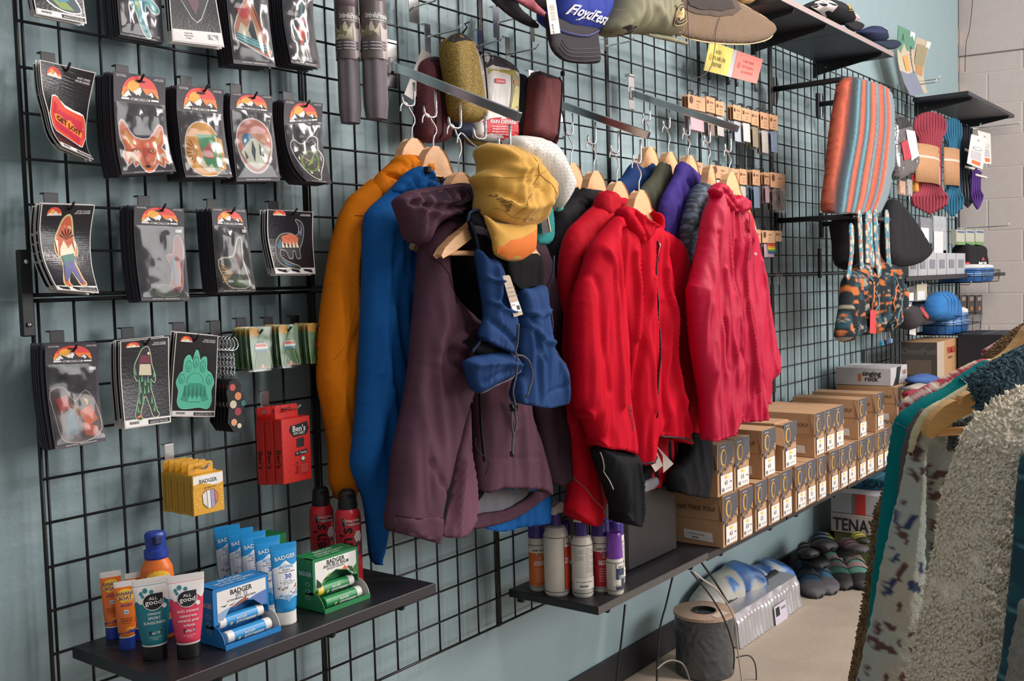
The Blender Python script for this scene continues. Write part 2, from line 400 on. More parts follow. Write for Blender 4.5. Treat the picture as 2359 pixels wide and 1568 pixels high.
# far block wall, slightly out of square, every block a piece of its own
far = thing('wall_far', None, None, (6.24, .18, FZ)); tag(far, kind='structure')
WD = np.array([.174, -.985, 0]); NW = np.array([-.985, -.174, 0])
GREY = mat('#c0b6b1', .7, 0, 'paint', 20, .06); MORT = mat('#c8beb8', .85)
b = M(); b.box((-.2, -.1, 0), (5.2, -.0025, 3.4), MORT, ax=(WD, NW, (0, 0, 1)), org=(6.24, .18, FZ)); b.build('mortar', far)
z1200 = (XP(2328, 238, 6.35))[2]
zz0 = z1200 - .2032 * 14
for k in range(17):
    z = zz0 + k * .2032
    if z > 1.32 or z < -1.4: continue
    for j in range(-1, 11):
        s0 = j * .4064 + (.2032 if k % 2 else 0) - .115
        if s0 > 4.4: continue
        q = M(); q.box((s0 + .004, -.1, z + .004 - FZ), (s0 + .4024, random.uniform(0, .0015), z + .1992 - FZ), GREY, .003, ax=(WD, NW, (0, 0, 1)), org=(6.24, .18, FZ)); q.build('block', far)
q = M(); q.box((-.2, -.1, 1.375 - FZ), (5.2, 0, 3.4), GREY, .002, ax=(WD, NW, (0, 0, 1)), org=(6.24, .18, FZ)); q.build('plain_upper_wall', far)
t = thing('drain_pipe', 'black vertical drain pipe with silver couplings at the corner of the teal wall', 'pipe', (6.225, .10, FZ))
b = M(); b.tube([(6.225, .10, z) for z in (FZ, 0, 2.2)], .05, mat('#22252c', .4), 20); b.build('pipe', t, smooth=2)
for za, zb in ((1.44, 1.55), (1.27, 1.37), (1.13, 1.2)):
    b = M(); b.lathe([(.05, za), (.056, za + .005), (.056, zb - .005), (.05, zb)], (6.225, .10, 0), mat('#c7b8aa', .3, 1)); b.build('coupling', t, smooth=2)
b = M(); b.tube([XP(x, y, 6.17) for x, y in cr([(2241, -5), (2237, 40), (2232, 75), (2226, 96), (2224, 130), (2223, 165)], 5)], .002, INK, 6); tag(b.build('thin_wire', smooth=True), 'thin black wire running down beside the drain pipe', 'wire')
b = M(); P_ = [far.matrix_basis.translation + Vector(tuple(WD * s)) + Vector(tuple(NW * .004)) + Vector((0, 0, z)) for s, z in ((-.05, 1.375 - FZ), (1, 1.378 - FZ), (3, 1.375 - FZ))]
b.tube([tuple(p) for p in P_], .004, mat('#6d6561', .8), 6); b.build('caulk_line', far)
# ============================================================ wire grid panels
PP, CE, GP = .61617, .0762, .0094
def panel(i, r0, r1, lo, nc=8, lab='', mesh=None):
    o = thing('grid_panel', lab, 'grid panel', (i * PP, 0, lo), 'black wire grid panels on the teal wall')
    z0, z1 = r0, r1; b = M(); w = nc * CE
    n = int(round((z1 - z0) / CE))
    for c in range(1, nc): b.tube([(i * PP + c * CE, .003, z0), (i * PP + c * CE, .003, z1)], .0026, WIRE, 6)
    for r in range(1, n): b.tube([(i * PP, -.0022, z0 + r * CE), (i * PP + w, -.0022, z0 + r * CE)], .0026, WIRE, 6)
    b.build('inner_wires', o, smooth=True)
    b = M()
    for x in (i * PP, i * PP + w): b.tube([(x, 0, z0 - .003), (x, 0, z1 + .003)], .0038, WIRE, 8)
    for x in (i * PP + .012, ): b.tube([(x, .003, z0), (x, .003, z1)], .0026, WIRE, 6)
    for z in (z0, z1): b.tube([(i * PP, 0, z), (i * PP + w, 0, z)], .0034, WIRE, 8)
    b.build('edge_wires', o, smooth=True)
desc = ['behind the sticker packs at the left edge', 'behind the umbrellas and the orange jacket', 'behind the mesh pouches and the yellow cap', 'behind the red jackets and the middle chrome arm', 'behind the patch packets and the pink sign', 'under the cap shelf left of the striped blanket', 'behind the striped blanket', 'right of the striped blanket', 'behind the red rope coil', 'next to the grey block wall']
ld = ['at the left edge behind the yellow and orange sunscreens', 'under the orange and blue jackets', 'behind the tall white and orange bottles', 'behind the black document case', 'under the crimson jacket', 'above the shoe boxes left of the animal-print straps', 'behind the animal-print straps', 'above the white cardboard box', 'behind the brown cardboard box', 'behind the blue gas canisters']
for i in range(10):
    top = 12 if i < 4 else 12
    nc = 8 if i < 9 else 6
    zt = .9525 if i >= 6 else (.9906 + .0762 if i else .9906 + .0762)
    zt = CE * (12.5 if i >= 6 else 14); zt = CE * round(zt / CE) if i < 6 else CE * 12.6
    panel(i, 0, zt, 0, nc, 'upper black wire grid panel ' + desc[i])
    panel(i, -GP - 12 * CE, -GP, -GP - 12 * CE, nc, 'lower black wire grid panel ' + ld[i])
# black steel uprights that clamp the panels together
for (x, y0, y1, nm) in ((66, 575, 775, 'short black bracket post with two screws at the left edge of the grid'), (1890, 572, 640, 'short black clamp post between grid panels left of the black bags')):
    p0 = Y(x, y0, .012); p1 = Y(x, y1, .012)
    t = thing('clamp_post', nm, 'post', p1)
    b = M(); b.box((p1[0] - .011, -.016, p1[2]), (p1[0] + .011, -.004, p0[2]), BLK, .002); b.build('post', t)
    for z in (p0[2] - .02, p1[2] + .02):
        b = M(); b.lathe([(.0001, .004), (.004, .003), (.0045, 0)], (p1[0], -.017, z), CHROME, 10, ax=((1, 0, 0), (0, 0, 1), (0, -1, 0))); b.build('screw', t, smooth=True)
for x0, ya, yb, lab in ((1779, 96, 440, 'upper tall black post between grid panels under the caps shelf'), (1783, 655, 905, 'lower tall black post between grid panels beside the crimson jacket'), (2205, 500, 690, 'black post at the far end of the grid by the block wall'), (1990, 805, 860, 'black post behind the animal-print straps'), (2088, 240, 330, 'black post left of the red rope coil')):
    p0 = Y(x0, ya, .01); p1 = Y(x0, yb, .01); b = M(); b.box((p1[0] - .012, -.014, p1[2]), (p1[0] + .012, -.005, p0[2]), BLK, .002)
    b.build('upright_post', label=lab, cat='post')
# ============================================================ shelves
def shelf(x0, x1, z, depth, lab, br, d0=.012, col='#1c1b1f', face='#2a2729', th=.021, bh=.024):
    t = thing('wall_shelf', lab, 'shelf', ((x0 + x1) / 2, -d0, z - th))
    b = M(); b.box((x0, -depth, z - th), (x1, -d0, z), mat(col, .42, 0, 'card', 30, .15), .0015); b.build('board', t)
    b = M(); b.box((x0, -depth - .0008, z - th + .001), (x1, -depth, z - .001), mat(face, .5)); b.build('edge_band', t)
    for x in br:
        q = M(); q.prism([(x - .003, -.008, z - th - bh), (x - .003, -.008, z - th), (x - .003, -depth + .02, z - th), (x - .003, -depth + .012, z - th + .004), (x - .003, -depth + .006, z - th - .002), (x - .003, -depth + .012, z - th - .014)], (.006, 0, 0), BLK)
        r = q.build('bracket', t)
        q = M(); q.box((x - .008, -.012, z - th - bh - .01), (x + .008, .008, z - th + .01), BLK, .002); q.build('hook_plate', r)
        q = M(); q.lathe([(.0001, .003), (.003, .002), (.0035, 0)], (x - .003, -.05, z - th - bh * .45), CHROME, 8, ax=((0, 1, 0), (0, 0, 1), (-1, 0, 0))); q.build('screw', r, smooth=True)
    return t
shelf(.03, .65, -.612, .305, 'long black shelf holding the sunscreen tubes and display boxes', (.13, .38, .565))
shelf(1.262, 1.872, -.832, .30, 'black shelf under the white and orange bottles', (1.33, 1.79), face='#4a4644')
sx = 1.9
for k, l in enumerate(('nearest black shelf under the stacked brown shoe boxes', 'second black shelf under the middle brown shoe boxes', 'farthest black shelf under the last brown shoe boxes')):
    shelf(sx, sx + .60, -.846, .285, l, (sx + .12, sx + .5)); sx += .612
shelf(2.49, 3.10, .945, .30, 'high black shelf carrying the black and white cap, seen from below', (2.62, 2.93), face='#8d7f7d', col='#2b2d34', bh=.055)
shelf(3.102, 3.712, .945, .30, 'high black shelf carrying the navy cap, seen from below', (3.58,), face='#8d7f7d', col='#2b2d34', bh=.055)
shelf(4.99, 5.56, .945, .30, 'high dark shelf above the red rope coil with posters leaning on it', (5.1,), face='#3b3b42', col='#2b2d34', bh=.055)
shelf(5.562, 6.12, .945, .30, 'high dark shelf at the corner by the block wall', (6.0,), face='#3b3b42', col='#2b2d34', bh=.055)
# ============================================================ sticker packs on peg hooks
CARD = mat('#37333a', .55, 0, 'card', 40, .1); CARDG = mat('#202025', .28, 0, 'card', 40, .1); WB = mat('#d9d5d0', .5)
RED = K('#e04c46'); ORG = K('#f08038'); YEL = K('#f2ad45'); CRM = K('#e8dcc0'); TEALS = K('#3fa58c'); DTEAL = K('#1f6d62'); GRN = K('#5f8f4e'); LGRN = K('#a8b85c')
NAVY = K('#2c3560'); SKY = K('#6fa5bb'); PINK = K('#d97a70'); MAR = K('#8f2f3a'); PUR = K('#5b5c8e'); LTT = K('#e9e6e2', .5)
ORD = ('first', 'second', 'third', 'fourth', 'fifth', 'sixth', 'seventh', 'eighth', 'ninth')
def peg(px, py, tx, ty, lab, plate=(.026, .03), pm=BLK, dark=True):
    p = Y(px, py, .006); tip = XP(tx, ty, p[0])
    t = thing('peg_hook', lab, 'hook', p, 'peg hooks on the wire grid')
    w, h = plate
    b = M(); b.box((p[0] - w / 2, -.0085, p[2] - h), (p[0] + w / 2, -.0065, p[2] + .006), pm, .0006); b.box((p[0] - w / 2, -.0085, p[2] + .005), (p[0] + w / 2, .006, p[2] + .0075), pm, .0006); b.build('plate', t)
    b = M(); b.tube([(p[0], -.006, tip[2] - .012), (p[0], -.02, tip[2] - .011), (p[0], tip[1] + .012, tip[2] - .010), (p[0], tip[1], tip[2])], .0022, pm, 7); b.build('prong', t, smooth=True)
    return p[0], -tip[1], tip[2]
class CardS(Surf):
    def __init__(s, L, R, d0, off=0, XL=None, XR=None):
        XL = Y(*L[0], d0)[0] if XL is None else XL; XR = Y(*R[0], d0)[0] if XR is None else XR
        s.L3 = np.array([XP(x, y, XL) for x, y in cr(L, 6)]); s.R3 = np.array([XP(x, y, XR) for x, y in cr(R, 6)])
        s.tl = np.linspace(0, 1, len(s.L3)); s.tr = np.linspace(0, 1, len(s.R3)); s.o = np.array([0, off, 0.])
        for A in (s.L3, s.R3):
            A[:, 1] = np.minimum(A[:, 1], -.012)
        def fn(u, v):
            a = np.array([np.interp(v, s.tl, s.L3[:, k]) for k in range(3)]); b = np.array([np.interp(v, s.tr, s.R3[:, k]) for k in range(3)])
            return a * (1 - u) + b * u + s.o
        s.flat = 0
        Surf.__init__(s, fn, abs(XR - XL), float(np.linalg.norm(np.diff(s.L3, axis=0), axis=1).sum()))
    def poly(s, B, pts, m, off=.0004, step=0):
        vs = [p[1] for p in pts]; Surf.poly(s, B, pts, m, off + .0002, .09 if max(vs) - min(vs) > .12 else 0)
def header(S, B):
    r = .36; asp = S.w / S.h; v0 = .232
    S.poly(B, [(.5 + r * math.cos(a), v0 - r * asp * math.sin(a)) for a in np.linspace(0, math.pi, 18)], RED, .0003)
    for k, (c, hh) in enumerate(((ORG, .42), (YEL, .18))):
        rr = r * math.sqrt(1 - hh * hh); S.poly(B, [(.5 + rr, v0 - r * asp * hh), (.5 - rr, v0 - r * asp * hh), (.5 - r, v0), (.5 + r, v0)], c, .0004 + k * .0001)
    S.ell(B, .37, .15, .12, .12 * asp, YEL, .0006)
    S.poly(B, [(.14, v0), (.27, .165), (.36, .19), (.5, .13), (.62, .2), (.72, .165), (.86, v0)], CARD, .0007)
    S.poly(B, [(.15, v0), (.27, .17), (.33, .22), (.28, .215), (.24, v0)], LTT, .0008)
    S.poly(B, [(.36, .185), (.5, .135), (.53, .17), (.49, .215), (.46, .2), (.43, .21)], LTT, .0008); S.poly(B, [(.64, .2), (.72, .17), (.76, .205), (.73, .222), (.7, .2)], LTT, .0008)
    for u0, u1 in ((.14, .29), (.71, .86)): S.rect(B, u0, v0 + .004, u1, v0 + .02, LTT, .0006)
    S.text(B, 'ATOMICCHILD.COM', .5, v0 + .013, .0042, LTT, .0006, wmax=S.w * .38)
    for u, al, l1, l2 in ((.05, -1, 'ALL WEATHER', 'VINYL STICKERS'), (.95, 1, 'ARTIST OWNED', 'NATURE INSPIRED')):
        S.text(B, l1, u, .035, .0019, LTT, .0005, al, wmax=.018); S.text(B, l2, u, .052, .0019, LTT, .0005, al, wmax=.02)
    S.ell(B, .5, .085, .1, .012, INK, .0009)
def whead(S, B):
    asp = S.w / S.h; v0 = .13; r = .14; cu = .25
    S.poly(B, [(cu + r * math.cos(a), v0 - r * asp * math.sin(a)) for a in np.linspace(0, math.pi, 12)], RED, .0004)
    S.poly(B, [(cu + r, v0), (cu - r, v0), (cu - r * .9, v0 - .03), (cu + r * .9, v0 - .03)], ORG, .0005); S.ell(B, cu - .04, v0 - .035, .04, .04 * asp, YEL, .0006)
    S.poly(B, [(cu - .14, v0), (cu - .08, v0 - .028), (cu - .03, v0 - .012), (cu + .02, v0 - .045), (cu + .07, v0 - .01), (cu + .1, v0 - .022), (cu + .14, v0)], LTT, .0007)
    S.ell(B, .55, .075, .13, .014, INK, .0006)
    S.text(B, 'ARTIST OWNED', .93, .09, .0024, LTT, .0005, 1, wmax=.026); S.text(B, 'NATURE INSPIRED', .93, .112, .0024, LTT, .0005, 1, wmax=.029)
def wstrip(S, B, v0=.89, made=True, codes=True):
    S.rect(B, .02, v0, .98, .985, LTT, .0004, 3, 1)
    if made:
        S.rect(B, .5, v0 + .02, .97, .975, INK, .0006, 2, 1); S.text(B, 'MADE IN THE USA', .735, v0 + .062, .0032, LTT, .0009, wmax=S.w * .42); S.text(B, 'ALL WEATHER MATTE VINYL STICKERS', .735, v0 + .033, .0014, LTT, .0009, wmax=S.w * .4)
    if codes:
        u = .1 if made else .7
        for k in range(14): S.rect(B, u + k * .015, v0 + .02, u + k * .015 + (.009 if k % 3 else .005), v0 + .06, INK, .0006)
    if not made:
        S.text(B, 'SCAN TO SEE', .24, v0 + .025, .0018, INK, .0006, -1); S.text(B, 'MORE OF OUR', .24, v0 + .045, .0018, INK, .0006, -1); S.text(B, 'AWESOME', .24, v0 + .065, .0018, INK, .0006, -1)
def sil(S, B, pts, edge, fill, cx=.5, cy=.6, sc=1, grow=.028, off=.0005, sm=3):
    P = cr([(cx + (x - .5) * sc, cy + (y - .5) * sc) for x, y in pts], sm, True) if sm > 1 else np.array([(cx + (x - .5) * sc, cy + (y - .5) * sc) for x, y in pts])
    asp = S.w / S.h; Q = np.roll(P, -1, 0) - np.roll(P, 1, 0); n = np.c_[Q[:, 1] / asp, -Q[:, 0] * asp]; n = n / (np.linalg.norm(np.c_[n[:, 0], n[:, 1] / asp], axis=1)[:, None] + 1e-9) * grow
    ar = .5 * np.sum(P[:, 0] * np.roll(P[:, 1], -1) - np.roll(P[:, 0], -1) * P[:, 1])
    S.poly(B, P + (n if ar > 0 else -n), edge, off); S.poly(B, P, fill, off + .0002)
    return P
FOOT = [(.42, .06), (.55, .02), (.62, .12), (.66, .28), (.74, .42), (.72, .52), (.63, .47), (.6, .56), (.68, .72), (.74, .86), (.8, .93), (.66, .95), (.58, .82), (.47, .68), (.36, .8), (.3, .9), (.34, .97), (.2, .95), (.2, .86), (.32, .66), (.34, .5), (.28, .5), (.22, .42), (.24, .28), (.32, .18)]
def art(kind, S, B):
    asp = S.w / S.h
    if kind == 'lost':
        P = [(.19, .28), (.24, .27), (.9, .36), (.95, .41), (.97, .58), (.8, .79), (.75, .8), (.1, .71), (.05, .66), (.04, .52)]
        sil(S, B, P, LTT, K('#d8452c'), .5, .5, .97, .02, sm=1)
        S.poly(B, [(.23, .33), (.85, .42), (.89, .57), (.74, .745), (.15, .66), (.12, .52)], K('#c22540'), .0009); S.poly(B, [(.14, .49), (.3, .47), (.42, .5), (.55, .47), (.68, .52), (.86, .54), (.84, .63), (.15, .57)], K('#f08a3c'), .0012)
        S.text(B, 'GET LOST', .5, .545, .0105, K('#4a0c12'), .0026, rot=-.12, bold=.03, wmax=S.w * .62)
        for k in range(9): S.poly(B, [(.24 + k * .06, .66 + k * .008), (.26 + k * .06, .59 + k * .008), (.28 + k * .06, .665 + k * .008)], K('#c22540'), .0012)
    if kind == 'fox':
        P = [(.08, .47), (.12, .42), (.2, .46), (.34, .58), (.62, .6), (.8, .48), (.88, .47), (.9, .62), (.82, .7), (.95, .8), (.9, .88), (.84, .84), (.8, .92), (.7, .87), (.56, .97), (.46, .97), (.36, .86), (.28, .9), (.24, .82), (.16, .88), (.1, .78), (.16, .7), (.1, .6)]
        sil(S, B, P, LTT, K('#e87a4a'), .5, .5, 1, .03, sm=2)
        for q in ([(.15, .5), (.2, .5), (.33, .64), (.26, .68), (.17, .62)], [(.68, .64), (.84, .51), (.86, .62), (.76, .68)]): S.poly(B, q, K('#eeb465'), .0009)
        for q in ([(.14, .74), (.3, .76), (.42, .9), (.3, .84), (.26, .88), (.22, .8), (.16, .84)], [(.6, .9), (.68, .8), (.86, .76), (.88, .84), (.8, .8), (.78, .88), (.7, .83)]): S.poly(B, q, CRM, .0009)
        for u in (.33, .63): S.ell(B, u, .74, .1, .035, K('#b5423c'), .0009); S.ell(B, u + .02, .74, .045, .018, K('#efc86a'), .0011); S.ell(B, u + .02, .74, .02, .01, INK, .0013)
        S.poly(B, [(.46, .7), (.54, .7), (.53, .88), (.47, .88)], K('#c9512f'), .0009); S.ell(B, .5, .905, .05, .018, INK, .0012)
    if kind == 'camp':
        P = [(.5 + .4 * math.cos(a) * (1 if math.cos(a) < .5 else .9), .68 - .42 * asp * 1.15 * math.sin(a)) for a in np.linspace(0, 2 * math.pi, 28)[:-1]]
        sil(S, B, P, LTT, K('#e5a548'), .5, .5, 1, .025, sm=1)
        S.poly(B, [(.35, .52), (.8, .5), (.84, .9), (.45, .88), (.3, .8), (.45, .72)], K('#4fa070'), .0009); S.poly(B, [(.45, .66), (.62, .58), (.68, .74), (.5, .74)], K('#c95a52'), .0011)
        for k in range(7): a = -.9 + k * .32; S.poly(B, [(.34, .68), (.34 - .22 * math.cos(a), .68 + .22 * asp * math.sin(a)), (.34 - .22 * math.cos(a + .12), .68 + .22 * asp * math.sin(a + .12))], K('#8a5526'), .001)
        S.poly(B, [(.74, .52), (.9, .54), (.9, .86), (.74, .9)], K('#d8a04a'), .0012); S.text(B, 'HAPPY CAMPER', .82, .7, .0075, INK, .0014, rot=1.57, wmax=.07)
        S.poly(B, [(.3, .8), (.42, .72), (.5, .84), (.6, .8), (.66, .9), (.5, .91)], CRM, .0013)
    if kind == 'peak':
        S.ell(B, .5, .64, .42, .42 * asp * 1.1, LTT, .0005, 32); S.ell(B, .5, .64, .39, .39 * asp * 1.1, K('#c97a68'), .0007, 32)
        S.poly(B, [(.14, .58), (.4, .54), (.86, .56), (.87, .66), (.13, .66)], K('#d8a184'), .0009); S.ell(B, .34, .63, .13, .13 * asp, K('#3f7fa8'), .0011)
        S.poly(B, [(.16, .74), (.4, .62), (.5, .61), (.7, .68), (.86, .72), (.7, .83), (.5, .88), (.3, .83)], K('#dfe2d0'), .0013)
        for q in ([(.44, .63), (.5, .72), (.46, .82), (.4, .74)], [(.6, .66), (.68, .78), (.58, .76)], [(.24, .72), (.32, .78), (.26, .8)]): S.poly(B, q, K('#40484a'), .0015)
    if kind == 'compass':
        P = [(.1, .5), (.2, .44), (.34, .5), (.5, .5), (.66, .44), (.84, .5), (.8, .62), (.92, .74), (.7, .86), (.6, .94), (.36, .88), (.2, .72)]
        sil(S, B, P, LTT, K('#38362e'), .5, .5, 1, .025)
        S.ell(B, .5, .72, .28, .28 * asp * .8, K('#6f8a3a'), .0009); S.ell(B, .5, .72, .23, .23 * asp * .8, K('#2f3322'), .0011); S.poly(B, [(.24, .6), (.5, .72), (.78, .82), (.52, .76)], K('#c8a888'), .0013); S.poly(B, [(.36, .76), (.52, .7), (.66, .66), (.54, .75)], K('#8aa04a'), .0014)
    if kind == 'turtle':
        P = [(.4, .28), (.55, .36), (.68, .5), (.9, .62), (.9, .68), (.78, .68), (.62, .6), (.6, .78), (.68, .94), (.6, .96), (.46, .8), (.4, .7), (.28, .62), (.3, .4)]
        sil(S, B, P, LTT, K('#5fb0b4'), .5, .5, 1, .03)
        for q, c in (([(.33, .44), (.44, .42), (.44, .56), (.34, .58)], '#6d62a8'), ([(.46, .44), (.58, .44), (.56, .56), (.46, .56)], '#9cc7a0'), ([(.36, .6), (.5, .58), (.48, .7), (.42, .68)], '#b5cf8a'), ([(.5, .6), (.58, .58), (.57, .74), (.5, .72)], '#3f7db0'), ([(.5, .76), (.58, .76), (.62, .9), (.58, .9)], '#3a8a96')): S.poly(B, q, K(c), .0009)
    if kind == 'tri':
        P = [(.5, .33), (.55, .35), (.9, .84), (.88, .88), (.12, .76), (.12, .7)]
        P = [(.46, .38), (.54, .39), (.93, .87), (.88, .91), (.12, .8), (.12, .74)]
        sil(S, B, P, LTT, K('#cf8a6c'), .5, .5, 1, .03, sm=1)
        S.ell(B, .36, .57, .15, .15 * asp, K('#d04a50'), .001); S.poly(B, [(.16, .78), (.27, .68), (.4, .72), (.56, .62), (.72, .8)], K('#d8cdb8'), .0012); S.poly(B, [(.5, .66), (.56, .64), (.64, .8), (.5, .79), (.44, .74)], K('#39424a'), .0013)
        for k in range(3): S.poly(B, [(.14, .765 + k * .018), (.84, .825 + k * .02), (.85, .835 + k * .02), (.14, .773 + k * .018)], K('#2f8f98'), .0015)
        S.poly(B, [(.14, .76), (.82, .815), (.86, .87), (.14, .8)], K('#9cc8c8'), .0014)
    if kind == 'fish':
        P = [(.62, .32), (.74, .34), (.72, .55), (.76, .7), (.7, .78), (.56, .8), (.6, .92), (.5, .9), (.4, .96), (.28, .9), (.34, .8), (.2, .76), (.3, .6), (.4, .58), (.46, .42)]
        sil(S, B, P, LTT, K('#38423f'), .5, .5, 1, .028)
        S.poly(B, [(.42, .68), (.62, .6), (.7, .7), (.56, .78), (.44, .84)], K('#d8604a'), .001); S.poly(B, [(.56, .4), (.66, .38), (.6, .6), (.5, .62)], K('#507a80'), .001); S.ell(B, .62, .6, .07, .04, K('#c23a4c'), .0012)
    if kind == 'fishing':
        P = [(.86, .38), (.94, .5), (.9, .7), (.86, .86), (.7, .92), (.62, .88), (.7, .7), (.6, .58), (.74, .56), (.78, .42)]
        sil(S, B, P, K('#b8aeae'), K('#9d5148'), .5, .5, 1, .02); S.poly(B, [(.7, .58), (.76, .6), (.78, .8), (.72, .84)], K('#4f8aa0'), .001)
        sil(S, B, [(.3, .95), (.45, .88), (.8, .93), (.75, .99), (.4, .99)], K('#8a9a6a'), K('#3c4a3a'), .5, .47, .95, .012)
    if kind == 'tail':
        P = [(.1, .62), (.5, .58), (.66, .42), (.76, .42), (.74, .6), (.84, .9), (.4, .92), (.22, .82)]
        sil(S, B, P, CRM, K('#4a4f44'), .5, .5, 1, .03)
        for k in range(6): S.poly(B, [(.5, .74), (.14, .64 + k * .04), (.15, .66 + k * .04)], K('#d8a040'), .0009)
        S.poly(B, [(.55, .6), (.7, .46), (.7, .6), (.6, .8)], K('#b89a9a'), .001); S.poly(B, [(.4, .9), (.6, .78), (.8, .9)], K('#5f7a48'), .001)
    if kind == 'dino':
        P = [(.6, .2), (.72, .24), (.78, .36), (.74, .54), (.66, .64), (.66, .74), (.58, .74), (.56, .66), (.5, .66), (.48, .74), (.4, .74), (.36, .66), (.24, .64), (.2, .72), (.34, .8), (.6, .86), (.58, .9), (.24, .84), (.12, .74), (.16, .56), (.28, .44), (.48, .42), (.62, .46), (.68, .38), (.66, .28)]
        sil(S, B, P, K('#9d9a8c'), K('#26292c'), .5, .5, 1, .016); S.poly(B, [(.28, .46), (.48, .42), (.66, .48), (.62, .6), (.3, .56)], K('#d06a48'), .001)
        S.poly(B, [(.66, .4), (.72, .36), (.7, .26), (.75, .34), (.72, .46)], K('#77739a'), .001); S.poly(B, [(.16, .6), (.26, .5), (.3, .58), (.22, .66)], K('#3f6a82'), .001); S.poly(B, [(.2, .76), (.34, .82), (.5, .86), (.3, .84)], K('#4a8098'), .001)
        for k in range(5): S.poly(B, [(.27 + .08 * k, .62), (.29 + .08 * k, .53), (.33 + .08 * k, .62)], CRM, .0012)
    if kind in ('foot1', 'foot2'):
        a = kind == 'foot1'
        P = sil(S, B, FOOT, K('#cfc090') if a else K('#b8cba0'), K('#c8603c') if a else K('#24202c'), .5, .52, .8, .03 if a else .016)
        if a:
            S.poly(B, [(.36, .44), (.44, .36), (.52, .45), (.6, .4), (.66, .52), (.34, .52)], CRM, .001); S.poly(B, [(.36, .5), (.62, .5), (.6, .62), (.38, .64)], K('#3f7a6c'), .001)
            S.poly(B, [(.37, .6), (.58, .58), (.66, .8), (.7, .86), (.62, .86), (.5, .7), (.36, .8), (.3, .84), (.28, .8)], PUR, .0011)
            for k in range(6): t = .3 + k * .5; S.poly(B, [(.5, .36), (.5 - .14 * math.cos(t), .34 - .09 * math.sin(t)), (.5 - .14 * math.cos(t + .16), .34 - .09 * math.sin(t + .16))], INK, .0013)
            for q in ([(.27, .34), (.33, .36), (.3, .52)], [(.62, .36), (.68, .4), (.66, .52)]): S.poly(B, q, CRM, .0012)
        else:
            S.poly(B, [(.38, .34), (.6, .34), (.62, .46), (.36, .46)], K('#cfc6a8'), .001); S.poly(B, [(.4, .24), (.58, .24), (.62, .33), (.36, .33)], K('#6e2b40'), .001)
            for (u, v) in [(.36, .52), (.42, .49), (.48, .53), (.54, .5), (.6, .54), (.38, .6), (.46, .61), (.54, .6), (.34, .7), (.6, .7), (.3, .78), (.64, .78), (.42, .68), (.29, .42), (.67, .44)]: S.poly(B, [(u - .025, v + .04), (u, v - .045), (u + .025, v + .04)], K('#58a070'), .0012)
            S.poly(B, [(.26, .86), (.36, .84), (.34, .87), (.28, .88)], K('#d87848'), .0012); S.ell(B, .56, .22, .025, .018, CRM, .0014)
    if kind == 'paw':
        P = [(.5, .16), (.56, .22), (.6, .28), (.66, .24), (.74, .24), (.76, .36), (.86, .4), (.94, .5), (.88, .6), (.9, .72), (.82, .82), (.62, .8), (.38, .82), (.2, .82), (.12, .74), (.14, .6), (.08, .5), (.16, .4), (.22, .38), (.24, .26), (.34, .22), (.42, .28)]
        G1 = K('#5cc4a4'); G2 = K('#3d9c84')
        sil(S, B, P, K('#79d4b6'), G1, .5, .54, .96, .02)
        for (u, v) in ((.2, .5), (.34, .37), (.5, .33), (.66, .37), (.82, .51)): S.ell(B, u, v, .07, .06, G2, .0009); S.ell(B, u, v, .05, .045, G1, .0011); S.poly(B, [(u - .03, v + .03), (u, v - .03), (u + .03, v + .03)], G2, .0012)
        S.ell(B, .5, .55, .2, .13 * asp * 1.6, G2, .0009, 24, 0, 180); S.ell(B, .5, .55, .18, .12 * asp * 1.6, G1, .0011, 24, 0, 180)
        S.poly(B, [(.2, .74), (.3, .58), (.4, .55), (.6, .55), (.72, .58), (.82, .74), (.6, .77), (.4, .77)], G2, .0012)
        for k in range(6): u = .28 + k * .09; S.poly(B, [(u - .03, .7), (u, .56 + .01 * (k % 2)), (u + .03, .7)], K('#2f7f6c'), .0014)
        for u in (.4, .5, .6): S.poly(B, [(u - .07, .76), (u, .68), (u + .07, .76)], G1, .0015)
    if kind == 'wolf':
        P = [(.1, .2), (.9, .2), (.94, .5), (.8, .7), (.52, .86), (.22, .68), (.06, .46)]
        sil(S, B, P, K('#c9c4bc'), K('#23242c'), .5, .48, .95, .012)
        S.ell(B, .46, .56, .16, .16 * asp, K('#e08a48'), .001, 20, 0, 180); S.poly(B, [(.34, .6), (.6, .6), (.6, .7), (.5, .78), (.38, .68)], K('#5d3b48'), .001)
        for q in ([(.14, .44), (.24, .42), (.22, .62), (.16, .6)], [(.74, .44), (.86, .46), (.8, .64), (.72, .6)]): S.poly(B, q, K('#4b5f92'), .001)
        for k in range(6): S.poly(B, [(.34 + k * .05, .64), (.36 + k * .05, .57), (.385 + k * .05, .64)], K('#7fb8a8'), .0012)
    if kind == 'blob':
        sil(S, B, [(.1, .6), (.3, .5), (.6, .55), (.8, .7), (.9, .84), (.6, .86), (.3, .78)], LTT, K('#26404a'), .5, .5, 1, .03); S.poly(B, [(.3, .72), (.6, .74), (.78, .84), (.5, .84)], K('#7f9a4c'), .001); S.poly(B, [(.3, .7), (.5, .66), (.7, .74), (.5, .76)], K('#3c88a4'), .0012)
